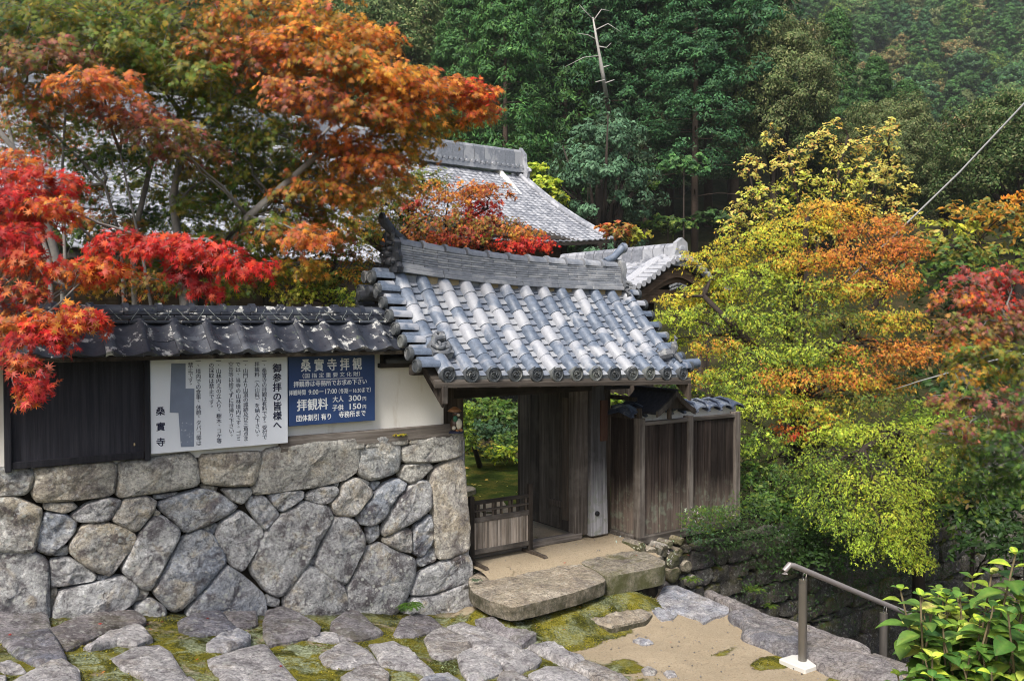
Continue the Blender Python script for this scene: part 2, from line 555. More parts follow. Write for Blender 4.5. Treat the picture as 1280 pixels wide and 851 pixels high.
def plain(name, col, r=0.6, spec=0.4, metal=0.0, nscale=8, var=0.2, bump=0.1):
    m, nt, b, out = new_mat(name)
    q = NT(nt); v = q.coord('Object', rnd=5.0)
    c = q.mix(q.noise(v, nscale, 6, 0.65), [x * (1 - var) for x in col], [min(1, x * (1 + var)) for x in col])
    q.l(c, b.inputs['Base Color'])
    rough(b, r, spec)
    b.inputs['Metallic'].default_value = metal
    if bump: q.bump(q.noise(v, nscale * 5, 5), b, bump, 0.01)
    return m
M['sign_white'] = plain('white_sign_paint', (0.70, 0.73, 0.78), 0.45, 0.4, 0, 3, 0.05, 0.03)
M['sign_blue'] = plain('blue_sign_paint', (0.025, 0.055, 0.155), 0.4, 0.4, 0, 2.5, 0.35, 0.03)
M['ink_dark'] = plain('dark_blue_ink', (0.02, 0.022, 0.05), 0.6, 0.2, 0, 30, 0.3, 0)
M['ink_white'] = plain('white_lettering_paint', (0.78, 0.80, 0.80), 0.5, 0.3, 0, 30, 0.08, 0)
M['mask_grey'] = plain('grey_blue_masking_paint', (0.19, 0.225, 0.30), 0.7, 0.2, 0, 5, 0.25, 0.05)
M['steel'] = plain('brown_grey_steel', (0.20, 0.185, 0.165), 0.35, 0.5, 0.7, 12, 0.12, 0.04)
M['rail'] = plain('handrail_brown_cap', (0.30, 0.27, 0.26), 0.4, 0.5, 0.3, 12, 0.1, 0.03)
M['chrome'] = plain('bright_steel', (0.6, 0.6, 0.6), 0.25, 0.5, 1.0, 12, 0.1, 0)
M['white_plate'] = plain('white_base_plate', (0.58, 0.57, 0.53), 0.7, 0.3, 0, 9, 0.15, 0.1)
M['concrete'] = plain('pale_step_concrete', (0.34, 0.33, 0.30), 0.9, 0.2, 0, 9, 0.2, 0.2)
M['wire'] = plain('pale_cable', (0.42, 0.42, 0.42), 0.5, 0.4, 0, 12, 0.1, 0)
M['wire_thin'] = plain('tie_wire', (0.30, 0.33, 0.30), 0.5, 0.4, 0.3, 12, 0.1, 0)
M['black'] = plain('black_paint', (0.012, 0.012, 0.014), 0.5, 0.4, 0, 12, 0.1, 0.02)
M['paper'] = plain('shoji_paper', (0.60, 0.59, 0.55), 0.8, 0.2, 0, 5, 0.06, 0)
M['ceramic_white'] = plain('ceramic_cream', (0.66, 0.60, 0.48), 0.3, 0.5, 0, 8, 0.12, 0)
M['ceramic_brown'] = plain('ceramic_brown', (0.06, 0.03, 0.018), 0.3, 0.5, 0, 8, 0.3, 0)
M['ceramic_hat'] = plain('ceramic_hat_tan', (0.30, 0.145, 0.06), 0.4, 0.5, 0, 8, 0.2, 0)
M['ceramic_green'] = plain('ceramic_green', (0.04, 0.16, 0.09), 0.3, 0.5, 0, 8, 0.2, 0)
M['ceramic_blue'] = plain('ceramic_navy', (0.02, 0.025, 0.06), 0.3, 0.5, 0, 8, 0.2, 0)
M['mortar'] = plain('clay_mortar', (0.42, 0.33, 0.20), 0.95, 0.1, 0, 16, 0.25, 0.5)
M['bark_grey'] = plain('grey_bark', (0.21, 0.20, 0.185), 0.95, 0.1, 0, 14, 0.5, 0.6)
M['bark_dark'] = plain('dark_bark', (0.045, 0.036, 0.030), 0.95, 0.1, 0, 14, 0.4, 0.6)
M['bark_cedar'] = plain('cedar_bark', (0.095, 0.07, 0.055), 0.95, 0.1, 0, 8, 0.4, 0.6)
M['bark_pale'] = plain('dead_pale_wood', (0.42, 0.40, 0.37), 0.9, 0.1, 0, 8, 0.2, 0.4)
M['stem'] = plain('shrub_stem', (0.14, 0.11, 0.06), 0.8, 0.2, 0, 12, 0.3, 0.2)

def plaster_mat():
    m, nt, b, out = new_mat('cream_plaster')
    q = NT(nt); v = q.coord()
    c = q.mix(q.noise(v, 2.5, 5, 0.6), (0.74, 0.715, 0.65), (0.86, 0.845, 0.80))
    st = q.ramp(q.noise(q.coord(scale=(2.5, 1, 0.5)), 3, 6, 0.6), [(0.56, 0), (0.78, 0.6)])
    c = q.mix(st, c, (0.40, 0.31, 0.18))
    q.l(c, b.inputs['Base Color']); rough(b, 0.92, 0.1)
    q.bump(q.noise(v, 30, 5), b, 0.15, 0.01)
    return m
M['plaster'] = plaster_mat()

def leaf_mat(name, trans=0.3, rgh=0.5, spec=0.35, var=0.25, blem=False):
    m, nt, b, out = new_mat(name)
    q = NT(nt)
    at_ = q.n('ShaderNodeAttribute', attribute_name='Col')
    ge = q.n('ShaderNodeNewGeometry')
    v = q.coord('Object')
    f = q.noise(v, 6, 2)
    c = q.mix(1.0, at_.outputs['Color'], q.ramp(f, [(0.3, 1 - var), (0.7, 1 + var)]), 'MULTIPLY')
    if blem:
        c = q.mix(q.ramp(q.noise(v, 45, 5, 0.7), [(0.60, 0), (0.66, 0.7)]), c, (0.16, 0.09, 0.03))
        c = q.mix(q.ramp(q.noise(v, 14, 4, 0.6), [(0.35, 0.45), (0.6, 0)]), c, (0.02, 0.06, 0.012))
        q.bump(q.noise(v, 70, 4, 0.6), b, 0.5, 0.004)
    # undersides a little paler
    c = q.mix(q.math('MULTIPLY', ge.outputs['Backfacing'], 0.25), c, (0.22, 0.22, 0.14))
    q.l(c, b.inputs['Base Color'])
    rough(b, rgh, spec)
    tr = q.n('ShaderNodeBsdfTranslucent')
    q.l(q.mix(1.0, c, (1.25, 1.15, 0.8), 'MULTIPLY'), tr.inputs['Color'])
    mx = q.n('ShaderNodeMixShader')
    mx.inputs[0].default_value = trans
    q.l(b.outputs[0], mx.inputs[1]); q.l(tr.outputs[0], mx.inputs[2])
    q.l(mx.outputs[0], out.inputs['Surface'])
    return m
M['leaf'] = leaf_mat('maple_leaf', 0.42, 0.5, 0.3)
M['leaf_far'] = leaf_mat('forest_needle', 0.12, 0.6, 0.25, 0.35)
M['leaf_gloss'] = leaf_mat('broad_glossy_leaf', 0.25, 0.42, 0.4, 0.12, True)
# ================================================================== THE SETTING: terrain
def terr(x, y):
    def prof(ks):
        for (a, za), (b, zb) in zip(ks[:-1], ks[1:]):
            if y <= b:
                t = max(0, min(1, (y - a) / (b - a)))
                return za + (zb - za) * t
        return ks[-1][1]
    zl_ = prof([(-80, -5.4), (19, -5.4), (30, -2.6), (44, 3.2), (60, 8.0), (110, 34), (200, 88), (330, 165), (420, 190)])
    zr_ = prof([(-80, -5.4), (19, -5.4), (30, -3.2), (44, 1.8), (60, 4.5), (100, 8.0), (130, 17), (190, 50), (270, 104), (420, 190)])
    f = max(0, min(1, (x / max(y, 30) - .22) / .14))
    f = f * f * (3 - 2 * f)
    z = zl_ * (1 - f) + zr_ * f
    # the precinct plateau is cut into the slope on the left
    if y > 20:
        t = max(0, min(1, (9 - x) / 6)) * max(0, min(1, (50 - y) / 10))
        z = z * (1 - t) + min(z, -2.9) * t
    k = max(0, min(1, (y - 30) / 60))
    z += k * 5 * mn.noise((x * 0.013, y * 0.013, 0.3)) * 2
    z += 0.25 * mn.noise((x * 0.3, y * 0.3, 1.3))
    return z

def hill_mat():
    m, nt, b, out = new_mat('forest_floor')
    q = NT(nt); v = q.coord()
    c = q.ramp(q.noise(v, 0.6, 8, 0.7), [(0.3, (0.012, 0.014, 0.006)), (0.5, (0.03, 0.032, 0.012)), (0.7, (0.055, 0.042, 0.022))])
    q.l(c, b.inputs['Base Color']); rough(b, 1, 0.05)
    q.bump(q.noise(v, 3, 8), b, 0.8, 0.2)
    return m
M['hill'] = hill_mat()
_xs = np.concatenate([np.linspace(-260, -30, 24), np.linspace(-27, 60, 60), np.linspace(66, 420, 40)])
_ys = np.concatenate([np.linspace(-80, 8, 12), np.linspace(10, 70, 50), np.linspace(75, 420, 50)])
_V = np.array([(x, y, CAMH + terr(x, y)) for y in _ys for x in _xs])
_nx, _ny = len(_xs), len(_ys)
_i = np.arange(_nx * _ny).reshape(_ny, _nx)
_F = np.stack([_i[:-1, :-1], _i[:-1, 1:], _i[1:, 1:], _i[1:, :-1]], -1).reshape(-1, 4)
_o = link('ground', fast_mesh('ground', _V, _F, smooth=True), M['hill'])
tag(_o, 'dark leaf-littered ground of the gully rising into the wooded hillside', kind='structure')

# ------------------------------------------------------------------ terrace (sand, moss, joints)
def ground_mat(name):
    m, nt, b, out = new_mat(name)
    q = NT(nt); v = q.coord()
    at_ = q.n('ShaderNodeAttribute', attribute_name='Col')
    sp = q.n('ShaderNodeSeparateColor'); q.l(at_.outputs['Color'], sp.inputs[0])
    sand = q.mix(q.noise(v, 1.8, 6, 0.6), (0.28, 0.225, 0.15), (0.43, 0.355, 0.25))
    sand = q.mix(q.ramp(q.noise(v, 55, 6, 0.75), [(0.36, 0.6), (0.5, 0)]), sand, (0.17, 0.12, 0.07))
    sand = q.mix(q.ramp(q.noise(v, 70, 4, 0.75), [(0.56, 0.0), (0.7, 0.6)]), sand, (0.55, 0.47, 0.34))
    n6 = q.noise(v, 5, 8, 0.72, 0.4)
    mm = q.math('ADD', sp.outputs[0], q.math('MULTIPLY', q.math('SUBTRACT', n6, 0.5), 1.7))
    mf = q.ramp(mm, [(0.34, 0), (0.50, 1)])
    fine = q.noise(v, 60, 4, 0.7)
    moss = q.ramp(q.math('ADD', q.math('MULTIPLY', q.noise(v, 3.2, 5), 0.75), q.math('MULTIPLY', fine, 0.25)),
                  [(0.38, (0.03, 0.034, 0.009)), (0.47, (0.085, 0.085, 0.014)), (0.54, (0.21, 0.185, 0.022)), (0.64, (0.10, 0.10, 0.025))])
    moss = q.mix(q.ramp(fine, [(0.36, 0.75), (0.52, 0)]), moss, (0.022, 0.024, 0.006))
    c = q.mix(mf, sand, moss)
    # pale lichen patches
    lf = q.math('MULTIPLY', sp.outputs[1], q.ramp(q.noise(v, 4.0, 6, 0.7, 0.5), [(0.47, 0), (0.56, 1)]))
    lic = q.mix(q.ramp(q.noise(v, 42, 4), [(0.4, 0), (0.6, 1)]), (0.15, 0.17, 0.09), (0.40, 0.45, 0.31))
    c = q.mix(lf, c, lic)
    # darker band along the foot of the wall
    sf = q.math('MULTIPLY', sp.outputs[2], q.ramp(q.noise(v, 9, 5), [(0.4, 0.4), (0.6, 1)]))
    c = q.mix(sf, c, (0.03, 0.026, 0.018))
    q.l(c, b.inputs['Base Color']); rough(b, 0.98, 0.08)
    h = q.math('ADD', q.math('MULTIPLY', fine, 0.5), q.math('MULTIPLY', q.math('MULTIPLY', mf, q.noise(v, 24, 5)), 1.0))
    q.bump(h, b, 0.9, 0.03)
    return m
M['terrace'] = ground_mat('sand_and_moss')

def blob(s, d, items):
    w = 0
    for (a, b, ra, rb, k) in items:
        w = max(w, k * max(0, 1 - ((s - a) / ra) ** 2 - ((d - b) / rb) ** 2))
    return w
def gp(px, py):
    s, d, z = on_ground(px, py)
    return s, d
MOSSB = []
for (px, py, a, b_, k) in [(690, 765, .75, .42, 1.8), (640, 770, .6, .45, 1.8), (740, 750, .7, .36, 1.6), (800, 745, .5, .3, 1.3), (665, 800, .5, .35, 1.3), (720, 795, .4, .3, 1.3),
                           (760, 790, .35, .2, .8), (965, 828, .3, .16, 1.2), (905, 815, .25, .08, .5), (1060, 848, .4, .14, 1.0), (835, 728, .3, .12, 1.0), (990, 795, .5, .1, .6),
                           (715, 735, .6, .3, 1.2), (600, 790, .3, .3, 1.0), (780, 835, .25, .25, .7)]:
    s_, d_ = gp(px, py)
    MOSSB.append((s_, d_, a, b_, k))
vs, cs = [], []
gs = np.concatenate([np.linspace(-9, -2.2, 18), np.linspace(-2.1, 4.98, 178)])
gd = np.concatenate([np.linspace(-14, -5.2, 14), np.linspace(-5.1, 0.25, 135)])
for d in gd:
    for s in gs:
        z = gz(s, d)
        z += 0.018 * mn.noise((s * 2.2, d * 2.2, 0)) + 0.010 * mn.noise((s * 9, d * 9, 4))
        mo = blob(s, d, MOSSB)
        pav = max(0, min(1, (3.1 - s - 0.30 * (d + 2.0)) / 0.25))
        # paved part: moss between stones
        mo = min(1, mo * 1.15)
        mo = max(mo, pav * (0.62 + 0.25 * mn.noise((s * 1.3, d * 1.3, 7))))
        li = pav * (0.55 + 0.9 * mn.noise((s * 0.8 + 3, d * 0.8, 2))) + 0.35 * min(1, blob(s, d, MOSSB))
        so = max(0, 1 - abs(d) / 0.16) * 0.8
        if mo > 0.5: z += 0.02 * abs(mn.noise((s * 14, d * 14, 1)))
        p = W(s, d, z)
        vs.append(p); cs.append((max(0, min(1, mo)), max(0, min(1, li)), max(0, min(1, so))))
_i = np.arange(len(gs) * len(gd)).reshape(len(gd), len(gs))
_F = np.stack([_i[:-1, :-1], _i[:-1, 1:], _i[1:, 1:], _i[1:, :-1]], -1).reshape(-1, 4)
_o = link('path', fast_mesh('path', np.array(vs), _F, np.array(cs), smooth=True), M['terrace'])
tag(_o, 'sandy and mossy approach path in front of the temple gate', kind='structure')

# ------------------------------------------------------------------ stones
def rock_patch(poly, bulge, depth, seed, N=34, facet=0.5, amp=0.012, rings=None, soft=1, lip=0.0, grow=1.0):
    """closed stone face built as rings round its centroid; returns (a, b, h) and faces"""
    pts = [Vector((p[0], p[1])) for p in poly]
    if grow != 1.0:
        cc = sum(pts, Vector((0, 0))) / len(pts)
        pts = [cc + (p - cc) * grow for p in pts]
    for _ in range(soft):
        q = []
        for i, p in enumerate(pts):
            n_ = pts[(i + 1) % len(pts)]
            q += [p * 0.87 + n_ * 0.13, p * 0.13 + n_ * 0.87]
        pts = q
    per = [0.0]
    for i in range(len(pts)):
        per.append(per[-1] + (pts[(i + 1) % len(pts)] - pts[i]).length)
    L = per[-1]
    out, j = [], 0
    for k in range(N):
        t = L * k / N
        while per[j + 1] < t: j += 1
        f = (t - per[j]) / max(1e-9, per[j + 1] - per[j])
        out.append(pts[j].lerp(pts[(j + 1) % len(pts)], f))
    ar = sum(out[i].x * out[(i + 1) % N].y - out[(i + 1) % N].x * out[i].y for i in range(N)) / 2
    if ar < 0: out.reverse(); ar = -ar
    c = sum(out, Vector((0, 0))) / N
    size = sqrt(ar)
    rnd = random.Random(seed)
    planes = []
    for _ in range(rnd.randint(2, 4)):
        a = rnd.uniform(0, 2 * pi)
        sl = rnd.uniform(0.12, 0.4) * facet
        planes.append((Vector((cos(a), sin(a))), sl, bulge * rnd.uniform(0.85, 1.25)))
    rings = rings or [1.0, 1.0, .975, .92, .83, .68, .5, .3, .12]
    V, F = [], []
    off = seed * 3.17
    for ri, t in enumerate(rings):
        for k, p in enumerate(out):
            jit = 1 + (0.012 * mn.noise((p.x * 9 / max(size, .1), p.y * 9 / max(size, .1), off)) if t > .7 else 0)
            q = c + (p - c) * t * jit
            if ri == 0:
                V.append((q.x, q.y, -depth)); continue
            e = 1 - t ** 12
            h = bulge * (0.25 + 0.75 * e) if ri > 1 else lip
            if ri > 1:
                for nrm, sl, h0 in planes:
                    h = min(h, h0 - sl * nrm.dot(q - c))
                w = 1 if t < .9 else .5
                h += w * amp * (1.5 * mn.noise((q.x * 7, q.y * 7, off)) + 1.2 * mn.noise((q.x * 17, q.y * 17, off + 5)) + 0.7 * mn.noise((q.x * 38, q.y * 38, off + 9)))
                h = max(h, -depth * .6)
            V.append((q.x, q.y, h))
    V.append((c.x, c.y, bulge + amp * mn.noise((c.x * 7, c.y * 7, off))))
    hc = sum(V[-1 - N + k][2] for k in range(N)) / N
    V[-1] = (c.x, c.y, hc)
    for r in range(len(rings) - 1):
        for k in range(N):
            k2 = (k + 1) % N
            F.append((r * N + k, r * N + k2, (r + 1) * N + k2, (r + 1) * N + k))
    b = (len(rings) - 1) * N
    for k in range(N):
        F.append((b + k, b + (k + 1) % N, len(V) - 1))
    return V, F

def pxA(x, y): return (x / 3.2727, 540 + y / 3.2727)
def pxB(x, y): return (300 + x / 3.272, 530 + y / 3.272)
SA = [
 ('t', [(-80, 150), (60, 143), (118, 146), (142, 165), (133, 235), (100, 262), (-80, 265)]),
 ('t', [(143, 150), (300, 128), (470, 122), (480, 160), (466, 262), (300, 283), (150, 290), (131, 250), (146, 200)]),
 ('t', [(486, 125), (620, 105), (775, 84), (806, 110), (818, 150), (820, 222), (700, 245), (500, 271), (481, 262), (489, 190)]),
 ('t', [(820, 95), (950, 84), (1078, 78), (1072, 130), (1042, 220), (940, 224), (826, 212)]),
 ('s', [(825, 216), (905, 228), (895, 249), (845, 246)]),
 ('t', [(910, 235), (1033, 230), (1037, 255), (995, 300), (945, 280)]),
 ('s', [(633, 262), (742, 248), (700, 272), (640, 280)]),
 ('t', [(183, 292), (300, 288), (324, 310), (270, 337), (183, 320)]),
 ('n', [(-80, 270), (60, 266), (120, 290), (177, 318), (170, 370), (150, 492), (60, 493), (-80, 490)]),
 ('n', [(190, 333), (270, 338), (319, 370), (310, 410), (270, 460), (210, 509), (150, 485), (158, 420), (168, 360)]),
 ('n', [(290, 345), (360, 295), (440, 270), (503, 282), (455, 362), (420, 372), (320, 370)]),
 ('n', [(512, 278), (600, 262), (647, 285), (630, 332), (565, 413), (510, 392), (457, 363), (480, 320)]),
 ('t', [(635, 312), (662, 330), (652, 346), (626, 343)]),
 ('n', [(650, 295), (740, 258), (830, 232), (900, 250), (978, 305), (955, 332), (850, 387), (760, 416), (735, 387), (660, 322)]),
 ('n', [(350, 378), (440, 372), (520, 395), (561, 425), (545, 470), (460, 590), (400, 577), (350, 550), (289, 500), (288, 460), (320, 412)]),
 ('w', [(628, 347), (665, 342), (742, 400), (738, 432), (650, 600), (620, 652), (580, 642), (499, 570), (510, 540), (570, 420)]),
 ('n', [(746, 443), (820, 398), (872, 420), (927, 500), (932, 535), (860, 622), (790, 692), (740, 737), (705, 737), (628, 657), (650, 615)]),
 ('s', [(833, 395), (900, 378), (902, 405), (875, 430)]),
 ('n', [(905, 378), (990, 320), (1082, 400), (1084, 450), (1052, 490), (1000, 574), (950, 552), (885, 430)]),
 ('s', [(222, 490), (287, 468), (287, 508), (222, 515)]),
 ('n', [(205, 530), (280, 512), (340, 545), (402, 590), (390, 615), (250, 637), (208, 640)]),
 ('s', [(400, 592), (462, 588), (430, 614), (400, 612)]),
 ('s', [(290, 440), (325, 395), (322, 420), (290, 468)]),
 ('b', [(-80, 495), (140, 495), (202, 530), (205, 640), (207, 790), (150, 830), (-80, 830)]),
 ('s', [(209, 645), (243, 640), (226, 720), (209, 770)]),
 ('n', [(250, 650), (400, 620), (500, 588), (560, 630), (572, 660), (540, 712), (480, 745), (400, 790), (240, 820), (213, 800), (222, 720)]),
 ('s', [(552, 650), (577, 640), (622, 660), (600, 690), (545, 705)]),
 ('n', [(553, 712), (620, 680), (682, 720), (690, 750), (620, 810), (555, 770)]),
 ('n', [(930, 545), (1000, 590), (1082, 664), (1095, 720), (1085, 800), (900, 830), (770, 800), (770, 735), (800, 690), (860, 632)]),
]
SB = [
 ('T', [(95, 108), (290, 70), (470, 55), (489, 62), (495, 130), (482, 200), (430, 232), (300, 262), (100, 290), (55, 290), (75, 200)]),
 ('T', [(500, 65), (560, 45), (642, 48), (661, 75), (663, 140), (655, 195), (610, 215), (545, 235), (500, 215), (486, 190), (499, 130)]),
 ('t', [(668, 98), (740, 68), (800, 45), (870, 28), (916, 30), (919, 70), (911, 130), (850, 150), (790, 159), (680, 161), (664, 130)]),
 ('t', [(690, 165), (780, 160), (797, 175), (760, 217), (710, 249), (658, 220), (664, 190)]),
 ('C', [(795, 190), (850, 160), (907, 139), (920, 165), (931, 300), (942, 420), (941, 521), (850, 550), (815, 549), (800, 480), (795, 350), (784, 240)]),
 ('w', [(430, 243), (485, 220), (541, 265), (549, 285), (500, 350), (470, 381), (395, 374), (377, 330), (410, 295)]),
 ('s', [(490, 218), (542, 238), (542, 256), (510, 242)]),
 ('s', [(548, 240), (592, 238), (560, 277), (545, 262)]),
 ('n', [(505, 350), (590, 250), (650, 223), (689, 245), (680, 265), (640, 310), (585, 402), (540, 419), (494, 411), (490, 380)]),
 ('w', [(690, 260), (740, 231), (776, 235), (791, 270), (790, 350), (720, 400), (660, 431), (600, 461), (589, 440), (610, 390), (650, 312)]),
 ('w', [(275, 295), (330, 258), (400, 255), (413, 275), (380, 322), (345, 332), (280, 315)]),
 ('s', [(383, 245), (418, 240), (414, 264)]),
 ('w', [(118, 290), (200, 274), (266, 275), (266, 305), (210, 342), (175, 363), (138, 330)]),
 ('n', [(48, 300), (100, 290), (173, 370), (110, 441), (75, 402), (34, 340)]),
 ('n', [(180, 370), (270, 317), (372, 340), (391, 385), (350, 450), (310, 530), (260, 612), (180, 712), (120, 692), (44, 600), (80, 500), (120, 430)]),
 ('w', [(385, 385), (430, 378), (480, 398), (516, 460), (519, 500), (480, 580), (440, 659), (390, 642), (309, 580), (330, 520)]),
 ('s', [(524, 425), (582, 414), (589, 460), (545, 497), (529, 480)]),
 ('n', [(595, 475), (660, 435), (707, 430), (713, 531), (660, 522), (600, 492)]),
 ('n', [(715, 430), (790, 368), (799, 420), (796, 490), (750, 549), (714, 530)]),
 ('b', [(530, 510), (585, 489), (640, 520), (727, 555), (723, 620), (700, 692), (640, 790), (500, 830), (446, 810), (445, 670), (490, 590)]),
 ('s', [(735, 562), (812, 500), (816, 566), (745, 592)]),
 ('n', [(715, 640), (760, 600), (850, 560), (932, 523), (957, 560), (962, 642), (880, 667), (790, 702), (704, 705)]),
 ('b', [(710, 715), (790, 706), (880, 672), (961, 648), (982, 790), (960, 850), (760, 850), (660, 810)]),
 ('n', [(185, 712), (280, 578), (320, 590), (430, 660), (443, 700), (440, 800), (330, 850), (200, 830)]),
 ('s', [(118, 700), (177, 722), (172, 760), (112, 750)]),
 ('s', [(300, 560), (322, 538), (312, 582), (285, 577)]),
]
stone_wall = wthing('stone_base_wall', 0, 0.0, gz(0), 'grey dry-laid stone base wall under the plaster wall, of big interlocking boulders', 'stone wall')
SMAT = {'t': M['stone_top'], 'T': M['stone_top'], 'C': M['stone_corner'], 'n': M['stone'], 's': M['stone'], 'b': M['stone'], 'w': M['stone']}
def shrink(poly, k=0.006):
    c = Vector((sum(p[0] for p in poly) / len(poly), sum(p[1] for p in poly) / len(poly)))
    return poly
_org = ORG[stone_wall.name]
for k, (kd, poly, fn) in enumerate([(a, b, pxA) for a, b in SA] + [(a, b, pxB) for a, b in SB]):
    pl = [wp(*fn(*p)) for p in poly]
    ar = abs(sum(pl[i][0] * pl[(i + 1) % len(pl)][1] - pl[(i + 1) % len(pl)][0] * pl[i][1] for i in range(len(pl)))) / 2
    sz = sqrt(ar)
    V, F = rock_patch(pl, min(0.085, 0.04 + 0.07 * sz), 0.12, k + 1, N=44 if sz > .2 else 24, facet=0.34, amp=0.015 if sz > .15 else 0.007, grow=1.03, lip=.012)
    mb = MB(_org)
    push = 0.0 if kd != 's' else 0.05
    push += random.uniform(-.012, .012)
    mb.add([(p[0], -p[2] + 0.05 + push, p[1]) for p in V], F)
    mb.build('stone', M['stone_corner'] if kd == 'C' else SMAT[kd], stone_wall, smooth='auto')
# stones of the same wall beyond the left edge of the frame, and the rubble core
_r = random.Random(4)
zr = [-1.22, -1.55, -2.0, -2.3]
for j in range(3):
    s = -1.83
    while s > -5:
        w_ = _r.uniform(.35, .6)
        pl = [(s, zr[j] - .01), (s - w_ + .02, zr[j] - .01), (s - w_ + .02 + _r.uniform(-.04, .04), zr[j + 1] + .01), (s + _r.uniform(-.03, .0), zr[j + 1] + .01)]
        V, F = rock_patch(pl, .08, .12, int(-s * 100) + j, N=28, facet=.5)
        mb = MB(_org); mb.add([(p[0], -p[2] + 0.05, p[1]) for p in V], F)
        mb.build('stone', M['stone'], stone_wall, smooth='auto')
        s -= w_
mb = MB(_org)
mb.prism([(-5.2, -3.3), (2.80, -3.3), (2.70, -1.22), (-1.6, -1.30), (-5.2, -1.30)], 'y', 0.10, 0.62)
mb.build('rubble_core', M['soil'], stone_wall)
mb = MB(_org)
for z0, z1, w_ in ((-3.2, -2.75, .40), (-2.72, -2.3, .35), (-2.27, -1.75, .42), (-1.72, -1.22, .36)):
    mb.box(2.62, 2.83 - (z0 + 3.2) * .05, 0.02, 0.02 + w_ + .2, z0, z1)
mb.build('return_stones', M['stone'], stone_wall, bevel=0.03)
# flat capping stones behind the top edge (seen from above)
mb = MB(_org)
s = 0.85
while s < 2.6:
    w_ = _r.uniform(.3, .5)
    mb.box(s, min(s + w_, 2.68) - .01, -0.005, .2, -1.26, -1.20 + _r.uniform(0, .012))
    s += w_
mb.build('top_ledge', M['stone_top'], stone_wall, bevel=0.012)

